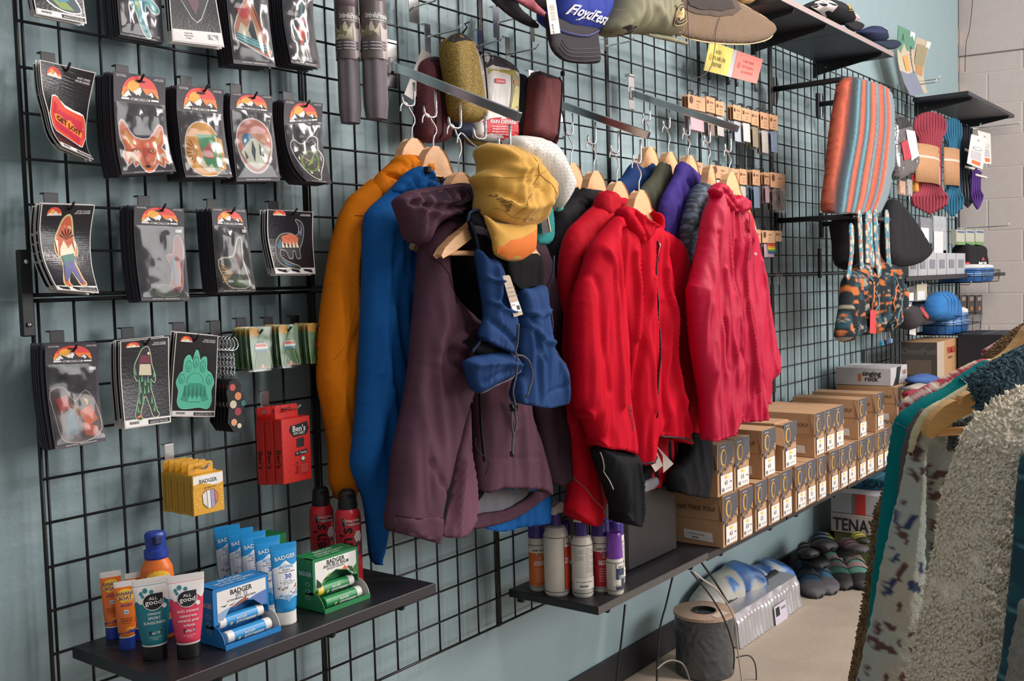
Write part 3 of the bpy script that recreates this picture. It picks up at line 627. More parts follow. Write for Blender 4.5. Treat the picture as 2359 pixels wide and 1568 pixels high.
    if kind == 'mushroom':
        sil(S, B, [(.05, .56), (.3, .52), (.5, .64), (.72, .54), (.9, .66), (.94, .86), (.6, .95), (.2, .92), (.1, .76)], K('#b9aaa0'), K('#4e3a36'), .5, .5, 1, .02)
        for q, c in (([(.12, .62), (.34, .58), (.4, .68), (.2, .74)], '#b5402f'), ([(.55, .72), (.8, .66), (.9, .78), (.66, .84)], '#d06030'), ([(.3, .76), (.46, .7), (.5, .88), (.26, .88)], '#3f6f80'), ([(.6, .8), (.88, .84), (.82, .92), (.6, .9)], '#c4502c'), ([(.4, .66), (.55, .68), (.52, .78)], '#a0733c'), ([(.66, .6), (.76, .62), (.74, .68)], '#d8b048')): S.poly(B, q, K(c), .001)
def card(L, R, d, typ, kind, n, lab, blab, grp, sp=.0075, dt=0):
    S = CardS(L, R, d)
    def make(S, front, label):
        root = thing('sticker_pack', label, 'sticker', S.at(.5, 1), grp)
        b = M()
        if typ == 'H': b.grid(lambda u, v: S.at(u, v), 3, 40, CARD, .0009)
        else:
            b.grid(lambda u, v: S.at(u, v), 3, 40, WB, .0007); b.grid(lambda u, v: S.at(.02 + .96 * u, .012 + .975 * v, .0003), 3, 40, CARDG)
        b.build('backing_card', root)
        b = M()
        if typ == 'H': header(S, b)
        else: whead(S, b)
        if typ in ('H', 'W', 'W2') and front:
            if typ == 'H': S.text(b, 'MADE IN THE USA  -  PREMIUM PRINTED WITH', .5, .975, .0019, LTT, .0006, wmax=S.w * .88); S.rect(b, .8, .31, .93, .345, LTT, .0022)
        if typ == 'W': wstrip(S, b)
        if typ == 'W2': wstrip(S, b, .88, False)
        b.build('printed_header', root)
        b = M(); art(kind, S, b)
        if b.f: b.build('sticker', root)
        if typ == 'H':
            b = M(); rnd = random.random() * 9
            def bag(u, v):
                e = min(u, 1 - u, v, 1 - v) * 6; e = min(1, max(0, e))
                return S.at(.03 + .94 * u, .275 + .675 * v, .0022 + .003 * e * float(vnoise(u * 5 + rnd, v * 7, 3)) + .002 * e * float(vnoise(u * 13 + 3 * v, v * 4 + rnd, 8)))
            b.grid(bag, 14, 26, PLAS); b.build('clear_bag', root, smooth=True)
        return root
    make(S, True, lab)
    back = None
    for k in range(1, n):
        off = (random.uniform(-.0012, .0012), k * sp, random.uniform(-.003, .002))
        if back is None:
            back = thing('sticker_pack', blab, 'sticker', S.at(.5, 1), grp)
            b = M(); 
            if typ == 'H': b.grid(lambda u, v: S.at(u, v), 2, 10, CARD, .0035)
            else: b.grid(lambda u, v: S.at(u, v), 2, 10, WB, .0007); b.grid(lambda u, v: S.at(.02 + .96 * u, .012 + .87 * v, .0002), 2, 10, CARDG)
            b.build('backing_card', back)
            back['label'] = 'first of the sticker packs stacked ' + blab[21:]
            back.location = Vector(back.location) + Vector(off)
            first = off
        else: dup(back, Vector(off) - Vector(first), blab.replace('sticker pack stacked', ('', '', 'second', 'third', 'fourth', 'fifth', 'sixth', 'seventh', 'eighth')[k] + ' sticker pack from the front stacked'))
PG = 'peg_hook'
def hookset(pl, tip, lab, **kw): return peg(*pl, *tip, lab, **kw)
spec = [
 ((100, -170), (158, -150), [(58, -160), (68, -60), (84, 32)], [(185, -135), (188, -40), (200, 55)], 'W', 'blob', 4, 'white-edged black sticker card in the top left corner'),
 ((285, -165), (330, -145), [(262, -155), (266, -60), (271, 10), (277, 80)], [(372, -140), (371, -40), (373, 30), (378, 99)], 'H', 'turtle', 8, 'bagged sticker pack with a blue-green turtle at the top edge'),
 ((400, -110), (450, -95), [(385, -100), (387, -40), (390, 0), (397, 95)], [(490, -90), (494, -40), (499, 5), (517, 109)], 'W2', 'wolf', 3, 'black card with a dark shield sticker above a white bar code strip'),
 ((535, -85), (585, -75), [(520, -85), (521, -20), (526, 40), (538, 146)], [(614, -70), (617, -10), (622, 60), (635, 155)], 'H', 'tri', 7, 'bagged sticker pack with a triangular mountain and red sun sticker'),
 ((655, -70), (700, -60), [(648, -60), (650, 0), (655, 60), (671, 145)], [(720, -50), (721, 0), (724, 66), (739, 157)], 'H', 'fish', 7, 'bagged sticker pack with a red and grey leaping fish sticker'),
 ((109, 131), (162, 145), [(91, 137), (97, 204), (110, 255), (122, 303), (143, 336)], [(221, 167), (205, 242), (199, 306), (202, 342), (216, 368)], 'W', 'lost', 4, 'curled black card with the red and orange GET LOST badge sticker'),
 ((280, 160), (332, 171), [(261, 163), (262, 225), (266, 300), (271, 350), (281, 402)], [(382, 181), (381, 237), (385, 300), (393, 350), (406, 395)], 'H', 'fox', 9, 'bagged sticker pack with an orange fox face'),
 ((427, 185), (480, 195), [(407, 194), (407, 248), (412, 298), (419, 364), (428, 408)], [(516, 207), (514, 258), (519, 314), (528, 370), (536, 408)], 'H', 'camp', 8, 'bagged sticker pack with the HAPPY CAMPER half-moon sticker and red tent'),
 ((541, 202), (593, 212), [(531, 212), (530, 261), (536, 331), (545, 418)], [(628, 221), (628, 271), (635, 331), (646, 417)], 'H', 'peak', 7, 'bagged sticker pack with a round snowy peak sticker under a pink sky'),
 ((661, 220), (714, 231), [(655, 228), (654, 281), (662, 341), (682, 390), (706, 417)], [(744, 238), (742, 291), (746, 347), (764, 423)], 'H', 'compass', 8, 'bagged sticker pack with an olive compass inside a white wavy outline'),
 ((116, 454), (171, 466), [(96, 468), (91, 530), (99, 591), (118, 639), (133, 667)], [(219, 472), (209, 542), (212, 611), (228, 675)], 'W', 'foot1', 5, 'curled black card with a striding hairy figure in orange, cream and purple'),
 ((330, 460), (382, 470), [(309, 472), (309, 530), (315, 611), (326, 693)], [(424, 480), (425, 534), (430, 611), (437, 691)], 'H', 'fishing', 7, 'bagged sticker pack with heavy glare over a red and blue rod-shaped sticker'),
 ((488, 467), (542, 478), [(487, 478), (490, 530), (496, 611), (503, 673)], [(567, 482), (572, 534), (581, 611), (590, 671)], 'H', 'tail', 7, 'bagged sticker pack with a yellow-rayed whale tail shape'),
 ((629, 471), (685, 480), [(616, 482), (617, 550), (635, 631)], [(722, 488), (721, 550), (727, 631)], 'W2', 'dino', 4, 'black card with a long-necked dinosaur sticker beside the orange jacket'),
 ((130, 771), (177, 795), [(104, 794), (105, 852), (112, 932), (128, 1037)], [(228, 790), (227, 848), (231, 932), (246, 1015)], 'H', 'mushroom', 7, 'lowest bagged sticker pack at the left with red mushroom caps under glare'),
 ((293, 763), (345, 780), [(277, 786), (278, 872), (288, 988)], [(389, 775), (390, 872), (394, 972)], 'W', 'foot2', 5, 'black card with a striding hairy figure filled with green pine trees'),
 ((410, 751), (458, 771), [(406, 764), (397, 872), (394, 959)], [(503, 773), (499, 872), (495, 960)], 'W', 'paw', 3, 'black card with a mint green bear paw sticker'),
]
for i, (pl, tp, L, R, typ, kind, n, lab) in enumerate(spec):
    x, d, z = hookset(pl, tp, 'black peg hook holding the ' + {'blob': 'top left corner cards', 'turtle': 'turtle flipper packs', 'wolf': 'dark shield cards', 'tri': 'triangle mountain packs', 'fish': 'leaping fish packs', 'lost': 'GET LOST cards', 'fox': 'fox face packs', 'camp': 'HAPPY CAMPER packs', 'peak': 'round snowy peak packs', 'compass': 'compass packs', 'foot1': 'orange hairy figure cards', 'fishing': 'glare-covered packs', 'tail': 'whale tail packs', 'dino': 'dinosaur cards', 'mushroom': 'mushroom packs', 'foot2': 'pine tree hairy figure cards', 'paw': 'bear paw cards'}[kind], plate=(.026, .016 if i < 10 else .026 if i < 14 else .03))
    d = max(.05, min(d, .11)) - .014
    nm = {'blob': 'top left corner card', 'turtle': 'turtle flipper pack', 'wolf': 'dark shield card', 'tri': 'triangle mountain pack', 'fish': 'leaping fish pack', 'lost': 'GET LOST card', 'fox': 'fox face pack', 'camp': 'HAPPY CAMPER pack', 'peak': 'round snowy peak pack', 'compass': 'compass pack', 'foot1': 'orange hairy figure card', 'fishing': 'glare-covered pack', 'tail': 'whale tail pack', 'dino': 'dinosaur card', 'mushroom': 'mushroom pack', 'foot2': 'pine tree figure card', 'paw': 'bear paw card'}[kind]
    card(L, R, d, typ, kind, n, lab, 'sticker pack stacked behind the ' + nm, 'sticker packs hanging with the ' + nm, sp=min(.0075, d / n))
# keychains and enamel pin cards
for k, (pl, tp) in enumerate((((494, 747), (542, 765)), ((554, 740), (605, 759)), ((617, 738), (671, 753)), ((678, 734), (737, 749)))):
    x, d, z = hookset(pl, tp, 'black peg hook holding the ' + ('fox keychains', 'left orange van pin cards', 'right orange van pin cards', 'fox pin cards by the orange jacket')[k], plate=(.024, .026))
    if k == 0:
        for j in range(6):
            y = -(d - .012 - j * .011)
            t = thing('keychain', 'enamel fox keychain on a chain under steel rings beside the bear paw card' if j == 0 else ORD[j] + ' enamel keychain from the front beside the bear paw card', 'keychain', (x, y, z - .21), 'fox keychains under the peg row')
            b = M(); b.tube([(x + .014 * math.cos(a), y + .002 * math.sin(2 * a), z - .022 + .014 * math.sin(a)) for a in np.linspace(0, 2 * math.pi, 17)], .0013, CHROME, 5, False)
            for q in range(5): b.tube([(x + .004 * math.cos(a) * (q % 2), y + .004 * math.cos(a) * (1 - q % 2), z - .045 - q * .009 + .006 * math.sin(a)) for a in np.linspace(0, 2 * math.pi, 9)], .0011, CHROME, 4, False)
            b.build('chain', t, smooth=True)
            w = .02; zb = z - .195; Q = [(x - w * .6, y, zb + .1), (x + w * .2, y, zb + .105), (x + w * .8, y, zb + .09), (x + w * .6, y, zb + .07), (x + w * 1.3, y, zb + .06), (x + w * .8, y, zb + .04), (x + w * 1.1, y, zb + .02), (x + w * .5, y, zb), (x - w * .3, y, zb), (x - w, y, zb + .02), (x - w * .8, y, zb + .05), (x - w, y, zb + .08)]
            b = M(); b.prism(Q, (0, -.003, 0), INK)
            for cx, cz, rr, c in ((-.3, .088, .007, '#c9524e'), (.3, .07, .008, '#e08a52'), (-.3, .055, .008, '#d8c9b4'), (.2, .04, .008, '#a0303e'), (-.3, .02, .007, '#e6a07a'), (.3, .012, .005, '#e8d9c4'), (.9, .055, .006, '#2f6f68')):
                b.prism([(x + w * cx + rr * math.cos(a), y - .0032, zb + cz + rr * math.sin(a)) for a in np.linspace(0, 2 * math.pi, 11)[:-1]], (0, -.0006, 0), K(c))
            b.build('enamel_charm', t)
    else:
        w, h = .05, .082
        for j in range(7):
            y = -(d - .01 - j * .0085); xx = x - .003 * (j % 2)
            S = Surf(lambda u, v, xx=xx, y=y: (xx - w / 2 + w * u, y - .006 * v * v, z + .004 - h * v), w, h)
            what = ('orange camper van', 'orange camper van', 'red fox')[k - 1]; nth = ('beside the keychains', 'second from the keychains', 'touching the orange jacket')[k - 1]
            t = thing('pin_card', ('front green tent card with an %s enamel pin %s' % (what, nth)).replace('an red', 'a red') if j == 0 else (ORD[j] + ' green tent pin card from the front ' + nth), 'pin card', S.at(.5, 1), 'tent print pin cards ' + nth)
            b = M(); b.grid(lambda u, v: S.at(u, v), 2, 4, K('#8fae8c'), .0006)
            S.ell(b, .25, .1, .25, .12, K('#e8b45c'), .0003); S.poly(b, [(.5, .12), (.98, .8), (.98, .98), (.02, .98), (.02, .8)], K('#6f9a5c'), .0004); S.poly(b, [(.5, .2), (.8, .98), (.2, .98)], K('#47743f'), .0005)
            S.poly(b, [(.5, .55), (.72, .98), (.28, .98)], K('#d2735e'), .0006); S.poly(b, [(.5, .55), (.55, .98), (.45, .98)], K('#efd6b0'), .0007)
            for a, e in ((.5, .1), (.5, .9)): S.poly(b, [(.5, .1), (.52, .1), (e + .03 if e > .5 else e, .98), (e if e > .5 else e - .03, .98)], INK, .0008)
            b.build('printed_card', t)
            if j < 2:
                b = M()
                if k < 3:
                    S.poly(b, [(.2, .46), (.26, .38), (.72, .38), (.82, .47), (.82, .57), (.2, .57)], LTT, .0022); S.poly(b, [(.22, .46), (.27, .4), (.7, .4), (.78, .47)], K('#d8562e'), .0026); S.poly(b, [(.2, .52), (.82, .52), (.82, .57), (.2, .57)], K('#2f8fa0'), .0026)
                    for u in (.33, .68): S.ell(b, u, .575, .06, .04, K('#2a6f88'), .0028, 10)
                else: S.poly(b, [(.3, .42), (.42, .48), (.58, .48), (.7, .42), (.68, .56), (.5, .68), (.32, .56)], K('#d2502c'), .0022); S.poly(b, [(.38, .58), (.5, .62), (.62, .58), (.5, .68)], LTT, .0026)
                b.build('enamel_pin', t)
            b = M(); b.grid(lambda u, v: S.at(-.03 + 1.06 * u, -.02 + 1.08 * v, .0025 + .002 * float(vnoise(u * 4, v * 6 + j, 2))), 6, 8, PLAS); b.build('clear_sleeve', t, smooth=True)
# ============================================================ products on the front shelf
SZ = -.612
def zat(x, y, py):
    a = RM[1] * F - (py - 784) * RM[2]; return O[2] + (-(a[0] * (x - O[0]) + a[1] * (y - O[1]))) / a[2]
def dep(x, y, z=0): return float(RM[2] @ (np.array([x, y, z]) - O))
class Loft:
    """upright squeezed body: profile rows (height, half width, half depth), yaw turns the front"""
    def __init__(s, x, y, z, prof, yaw=0, tilt=0, n=28, pw=1.0):
        s.c = np.array([x, y, z], float); s.pr = np.array(prof, float); s.r = np.array([math.cos(yaw), math.sin(yaw), 0]); s.f = np.array([math.sin(yaw), -math.cos(yaw), 0]); s.n = n; s.tilt = tilt; s.H = s.pr[-1, 0]
    def pt(s, h, a, off=0):
        w = np.interp(h, s.pr[:, 0], s.pr[:, 1]) + off; d = np.interp(h, s.pr[:, 0], s.pr[:, 2]) + off
        return s.c + s.r * (w * math.sin(a)) + s.f * (d * math.cos(a) + s.tilt * h) + np.array([0, 0, h])
    def band(s, B, h0, h1, m, cap=True, off=0, seg=10):
        hs = sorted(set([h0, h1] + [float(h) for h in s.pr[:, 0] if h0 < h < h1] + list(np.linspace(h0, h1, seg)))); n = s.n
        vs = [s.pt(h, 2 * math.pi * k / n, off) for h in hs for k in range(n)]; N = len(hs)
        fs = [[i * n + k, (i + 1) * n + k, (i + 1) * n + (k + 1) % n, i * n + (k + 1) % n] for i in range(N - 1) for k in range(n)]
        if cap: fs += [list(range(n)), [(N - 1) * n + k for k in range(n)][::-1]]
        B.add(vs, fs, m); return B
    def surf(s, h0, h1, sp=.9):
        return Surf(lambda u, v: s.pt(h1 + (h0 - h1) * v, (u - .5) * math.pi * sp, .0002), 2 * np.interp((h0 + h1) / 2, s.pr[:, 0], s.pr[:, 1]) * 1.35 * sp, h1 - h0)
def mesh1(name, parent, fn, smooth=2):
    b = M(); fn(b); return b.build(name, parent, smooth=smooth)
YAW = -.42
def tube_at(bx, by, topy, wtop, wcap, lab, draw, cap, body, capmat, group=None, yaw=YAW, z=SZ, capf=.17, white=True, crimp=WHITE, name='sunscreen_tube'):
    p = ZP(bx, by, z); D = dep(*p); W = wtop * D / F / 2; wc = wcap * D / F / 2; p = p + np.array([0, wc * .7, 0])
    H = zat(p[0], p[1], topy) - z; ch = H * capf
    L = Loft(p[0], p[1], z, [(0, wc * .96, wc * .72), (.002, wc, wc * .76), (ch, wc, wc * .76), (ch + .001, wc * .97, wc * .74), (ch + .008, wc * 1.05, wc * .82), (H * .45, (wc + W) / 2, wc * .7), (H * .85, W * .97, wc * .22), (H * .93, W, .0016), (H, W, .0012)], yaw, n=36)
    t = thing(name, lab, 'sunscreen', (p[0], p[1], z), group)
    mesh1('cap', t, lambda b: L.band(b, 0, ch, capmat))
    mesh1('tube_body', t, lambda b: L.band(b, ch + .001, H * .92, body, seg=16)); mesh1('crimped_end', t, lambda b: L.band(b, H * .92, H, crimp))
    if white: mesh1('white_band', t, lambda b: L.band(b, ch + .001, ch + H * .03, WHITE, False, .0003))
    S = L.surf(ch + .002, H * .915); b = M(); draw(S, b); b.build('printed_label', t)
    return t
def bb_logo(S, b, u, v, w, sport=True):
    a = S.w / S.h
    S.ell(b, u, v, w * .5, w * .5 * a, K('#f3c13a'), .0004); S.text(b, 'BANANA', u, v - w * .16 * a, S.w * w * .26, K('#4a2a7c'), .0006, bold=.05, wmax=S.w * w * .98)
    S.text(b, 'BOAT', u, v + w * .16 * a, S.w * w * .26, K('#4a2a7c'), .0006, bold=.05, wmax=S.w * w * .75); S.ell(b, u + w * .18, v + w * .42 * a, w * .22, w * .1 * a, K('#d9953a'), .0007)
def bb_small(S, b):
    bb_logo(S, b, .5, .17, .62); S.text(b, 'SPORT', .52, .36, S.h * .045, K('#3a2f8a'), .0005, shear=.2, bold=.03, wmax=S.w * .55); S.rect(b, .42, .45, .58, .53, K('#cfe2ee'), .0004); S.text(b, '30', .5, .49, S.h * .04, K('#2a6fb0'), .0006)
    for k, t in enumerate(('PROTECTS', 'FROM 97%', 'OF UVB RAYS')): S.text(b, t, .5, .62 + k * .045, S.h * (.03 if k < 2 else .018), K('#6a3a1c'), .0005, wmax=S.w * .5)
    S.poly(b, [(0, .86), (.3, .86), (.6, .8), (1, .74), (1, .9), (0, .93)], K('#f3b53c'), .0003, .1); S.poly(b, [(0, .9), (.35, .9), (.65, .86), (1, .8), (1, 1), (0, 1)], K('#2b3f9c'), .0004, .1)
ORB = K('#e8742a', .35); BLU = K('#26409c', .35)
tube_at(268, 1471, 1316, 46, 33, 'small orange sunscreen tube at the back, leftmost on the shelf', bb_small, None, ORB, BLU, 'small orange sunscreen tubes')
tube_at(326, 1474, 1318, 47, 33, 'small orange sunscreen tube half hidden behind the front one', bb_small, None, ORB, BLU, 'small orange sunscreen tubes')
tube_at(301, 1495, 1338, 48, 35, 'small orange sunscreen tube standing in front, left of the teal tube', bb_small, None, ORB, BLU, 'small orange sunscreen tubes')
def allgood(c, lines, spf):
    def d(S, b):
        a = S.w / S.h
        S.poly(b, [(0, 0), (1, 0), (1, .2)] + [(1 - k / 14, .21 + .07 * math.sin(k * .75) ** 2 + .03 * (k / 14)) for k in range(15)], K('#e8e6e2', .35), .0003, .1)
        S.ell(b, .5, .27, .22, .22 * a, K('#e8e6e2'), .0005, 26); S.poly(b, [(.5 + .2 * math.cos(t), .27 + .2 * a * math.sin(t)) for t in np.linspace(0, 1.5 * math.pi, 20)] + [(.7, .27 - .2 * a)], INK, .0008, .07)
        S.text(b, 'ALL', .5, .215, S.w * .07, LTT, .0016); S.text(b, 'good', .5, .275, S.w * .12, LTT, .0016, wmax=S.w * .33)
        for (u, v, r) in ((.36, .08, .05), (.27, .12, .04), (.3, .17, .035), (.48, .11, .04)): S.ell(b, u, v, r, r * a * 1.3, K('#2f7f8a'), .0006)
        S.ell(b, .74, .36, .06, .06 * a, LTT, .0006)
        for k, t in enumerate(lines): S.text(b, t, .5, .46 + k * .075, S.h * .042, LTT, .0005, wmax=S.w * .6)
        S.rect(b, .36, .745, .66, .805, INK, .0005); S.text(b, spf, .52, .775, S.h * .04, LTT, .0007, wmax=S.w * .26); S.text(b, 'broad spectrum spf30', .5, .85, S.h * .015, LTT, .0005); S.text(b, 'non greasy', .5, .88, S.h * .015, LTT, .0005)
    return d
tube_at(369, 1519, 1330, 86, 55, 'teal and white mineral sport sunscreen tube with a black cap', allgood(0, ('mineral', 'SPORT', 'SUNSCREEN'), 'spf 30'), None, K('#157480', .35), K('#121214', .4))
tube_at(447, 1515, 1322, 84, 53, "pink and white kid's mineral sunscreen tube with a black cap", allgood(0, ("kid's mineral", 'sunscreen', 'mineral pour', 'enfants'), 'spf/fps 30'), None, K('#d93a5a', .35), K('#121214', .4))
def badger_t(S, b):
    a = S.w / S.h
    P = [(.04, .28), (.5, .17), (.96, .22), (.96, .8), (.5, .83), (.04, .78)]
    S.poly(b, P, K('#e3e6e8', .4), .0003, .1); S.text(b, 'BADGER', .52, .11, S.h * .06, LTT, .0005, rot=.1, bold=.03, wmax=S.w * .74)
    S.text(b, 'ACTIVE', .52, .262, S.h * .045, K('#2a8cc8'), .0014, wmax=S.w * .5)
    for k, t in enumerate(('MINERAL', 'SUNSCREEN CREAM')): S.text(b, t, .52, .315 + k * .035, S.h * .02, K('#444c66'), .0006, wmax=S.w * .5)
    S.text(b, '30', .55, .42, S.h * .075, K('#2f4f9c'), .0006, bold=.03)
    for k, t in enumerate(('FACE + BODY', '98% ORGANIC INGREDIENTS', 'WITH CLEAR ZINC')): S.text(b, t, .54, .49 + k * .027, S.h * .014, K('#444c66'), .0006, wmax=S.w * .5)
    S.poly(b, [(.06, .76), (.3, .7), (.5, .72), (.8, .64), (.96, .68), (.96, .8), (.5, .84), (.06, .79)], K('#8fb4d8'), .0005, .1); S.poly(b, [(.3, .72), (.6, .75), (.9, .72), (.96, .78), (.5, .82), (.2, .78)], K('#5a82b8'), .0006, .1)
    S.poly(b, [(.56, .68), (.7, .62), (.82, .55), (.8, .62), (.94, .63), (.8, .69), (.68, .72)], K('#9c5a48'), .0008)
    for (u, v) in ((.24, .6), (.36, .62), (.46, .6)): S.poly(b, [(u - .06, v - .02), (u, v + .005), (u + .07, v - .03), (u + .01, v + .03)], K('#7a4c48'), .0007)
SKB = K('#1f8fcf', .35)
for i, (bx, by, ty, tw, cw, lab) in enumerate(((540, 1392, 1214, 62, 45, 'sky blue sunscreen tube farthest back, leftmost of the row of five'), (571, 1399, 1221, 62, 46, 'second sky blue sunscreen tube from the left of the row of five'), (600, 1407, 1229, 62, 47, 'middle sky blue sunscreen tube of the row of five'), (633, 1420, 1240, 63, 47, 'fourth sky blue sunscreen tube, just behind the front one'), (671, 1437, 1255, 65, 49, 'front sky blue sunscreen tube marked 30 right of the blue display box'))):
    tube_at(bx, by, ty - 4, tw, cw, lab, badger_t, None, SKB, WHITE, 'sky blue sunscreen tubes in a row', yaw=-.3, crimp=SKB, capf=.16, white=False)
# orange spray bottle
p = ZP(384, 1470, SZ) + np.array([0, .02, 0]); D = dep(*p); r = 76 * D / F / 2; H = zat(p[0], p[1], 1223) - SZ; cr_ = 50 * D / F / 2
t = thing('sunscreen_spray_bottle', 'orange sunscreen spray bottle with a blue cap behind the small tubes', 'sunscreen', (p[0], p[1], SZ))
L = Loft(p[0], p[1], SZ, [(0, r * .9, r * .6), (.006, r, r * .66), (H * .55, r, r * .66), (H * .66, r * .93, r * .62), (H * .73, r * .7, r * .55), (H * .745, cr_, cr_ * .8), (H * .76, cr_ * 1.08, cr_ * .9), (H * .83, cr_ * 1.06, cr_ * .9), (H * .84, cr_ * .86, cr_ * .75), (H * .97, cr_ * .98, cr_ * .85), (H * .995, cr_ * .8, cr_ * .7), (H, cr_ * .55, cr_ * .5)], YAW)
mesh1('bottle_body', t, lambda b: L.band(b, 0, H * .745, ORB, seg=24)); mesh1('spray_cap', t, lambda b: L.band(b, H * .745, H, BLU, seg=24))
b = M(); S = L.surf(.005, H * .7); bb_logo(S, b, .5, .26, .66); S.rect(b, .1, .5, .45, .56, K('#4a3a9c'), .0004, 4); S.text(b, 'SPORT', .6, .62, .014, K('#3a2f8a'), .0005, bold=.04); S.poly(b, [(0, .78), (.5, .8), (1, .68), (1, 1), (0, 1)], BLU, .0004, .1); b.build('printed_label', t)
b = M(); q = L.pt(H * .93, 0, -.002); b.box(q - .007, q + .007, K('#101c50'), .002); b.build('spray_hole', t)
# counter display boxes
def display(x0, y0, z0, w, dp, h, col, c2, lab, draw, sticks):
    """x0,y0 front left corner"""
    t = thing('display_box', lab, 'display box', (x0 + w / 2, y0 + dp / 2, z0))
    cm = mat(col, .45, 0, 'card', 60, .05); th = .0012
    b = M(); b.box((x0, y0 + .022, z0), (x0 + w, y0 + dp, z0 + h), cm, .0008); b.build('carton', t)
    S = Surf(lambda u, v: (x0 + w * u, y0 + .0215, z0 + h - h * .72 * v), w, h * .72); b = M()
    top = [(0, 0), (1, 0), (1, .78), (.86, .74), (.74, .56), (.5, .47), (.27, .6), (.15, .86), (0, .9)]
    b.prism([S.at(u, v, .0215) for u, v in top], (0, .0012, 0), cm); b.build('front_panel', t)
    P = Surf(lambda u, v: (x0 + w * u, y0 - .0002, z0 + h - h * .72 * v), w, h * .72); b = M(); draw(P, b); b.build('printed_front', t)
    b = M()
    for k, (u0, u1) in enumerate(((0, .02), (.98, 1))): b.box((x0 + w * u0, y0, z0 + h * .3), (x0 + w * u1, y0 + .022, z0 + h), cm)
    b.box((x0, y0, z0 + h - .0012), (x0 + w, y0 + .022, z0 + h), cm); b.build('carton_sides', t)
    b = M(); arc = [(0, 0)] + [(.034 * math.sin(a), h * .36 * math.cos(a) + .0) for a in np.linspace(0, math.pi / 2, 8)]
    for X, mm in ((x0, cm), (x0 + w - .0012, mat('#d6d3cc', .5))): b.prism([(X, y0 + .022 - (q[0] * 1.0), z0 + q[1]) for q in ([(0, 0), (0, h * .36)] + [(.022 + .03 * math.sin(a), h * .36 * math.cos(a)) for a in np.linspace(0, math.pi / 2, 9)])], (.0012, 0, 0), mm)
    b.box((x0, y0 - .03, z0), (x0 + w, y0 + .022, z0 + .0012), cm); b.box((x0, y0 - .031, z0), (x0 + w, y0 - .0298, z0 + .009), cm); b.build('tray', t)
    T = Surf(lambda u, v: (x0 + w * u, y0 + dp - dp * v, z0 + h + .0003), w, dp); b = M(); T.text(b, c2[0], .5, .3, .009, LTT, .0003, wmax=w * .85); T.text(b, c2[1], .5, .6, .007, LTT, .0003, wmax=w * .8); T.text(b, 'CERTIFIED  GOOD', .4, .85, .005, LTT, .0003, wmax=w * .5)
    Sd = Surf(lambda u, v: (x0 - .0003, y0 + dp - dp * u, z0 + h - h * v), dp, h); Sd.text(b, 'BADGER', .6, .3, .008, LTT, .0003, wmax=dp * .7)
    for k in range(3): Sd.ell(b, .7, .5 + k * .13, .13, .04, LTT, .0003, 14); Sd.ell(b, .7, .5 + k * .13, .11, .034, cm, .0005, 14)
    b.build('printed_sides', t)
    for k, (yy, zz, c) in enumerate(sticks):
        r = .0105; q = np.array([x0 + .012, y0 + yy, z0 + zz]); s = thing('balm_stick', 'lower ' * (k == 0) + 'upper ' * (k == 1) + c[2] + ' stick lying in the ' + ('blue' if 'blue' in lab else 'green') + ' display box', 'balm', (x0 + w / 2, y0 + yy, z0 + zz - r))
        X = ((1, 0, 0)); b = M(); LL = w - .024
        b.tube([q + [.014, 0, 0], q + [LL - .014, 0, 0]], r, K(c[0], .35), 20); b.build('label_tube', s, smooth=2)
        b = M(); b.tube([q, q + [.001, 0, 0], q + [.014, 0, 0]], [r * .9, r, r], K(c[1], .35), 20); b.tube([q + [LL - .014, 0, 0], q + [LL - .001, 0, 0], q + [LL, 0, 0]], [r, r, r * .9], WHITE, 20); b.build('cap', s, smooth=2)
        b = M(); SS = Surf(lambda u, v: q + np.array([.016 + (LL - .032) * u, -(r + .0002) * math.cos((v - .35) * 1.8), -(r + .0002) * math.sin((v - .35) * 1.8)]), LL - .032, .019)
        SS.rect(b, .3, .5, .98, .95, LTT, .0003, 1, 3); SS.text(b, 'Drug Facts', .36, .65, .0028, INK, .0006, -1); SS.text(b, 'Active ingredients', .36, .82, .002, INK, .0006, -1); SS.ell(b, .12, .6, .05, .2, K('#d8c090'), .0006); SS.text(b, 'BADGER', .3, .25, .004, LTT, .0006, -1); b.build('print', s)
    return t
def d_blue(P, b):
    P.poly(b, [(.07, .1), (.95, .08), (.95, .72), (.86, .7), (.74, .53), (.5, .44), (.27, .57), (.16, .82), (.07, .82)], LTT, .0004)
    P.text(b, 'BADGER', .5, .19, .0085, INK, .0008, bold=.02); P.text(b, 'SPF 35', .5, .3, .0068, K('#8a8f96'), .0008); P.text(b, 'ACTIVE MINERAL SUNSCREEN', .5, .385, .0032, K('#444c66'), .0008, wmax=P.w * .55)
    P.poly(b, [(.95, .38), (.78, .42), (.6, .5), (.7, .52), (.82, .68), (.95, .72)], K('#5f7fbe'), .0006); P.poly(b, [(.08, .62), (.25, .55), (.42, .5), (.28, .57), (.17, .8), (.08, .8)], K('#9bb4d4'), .0007)
    P.poly(b, [(.3, .56), (.44, .5), (.54, .42), (.6, .34), (.58, .44), (.64, .46), (.5, .52), (.38, .57)], K('#a05c3c'), .001); P.poly(b, [(.12, .46), (.2, .47), (.25, .44), (.2, .5)], INK, .001); P.poly(b, [(.26, .49), (.34, .48), (.4, .44), (.33, .51)], K('#7a4638'), .001)
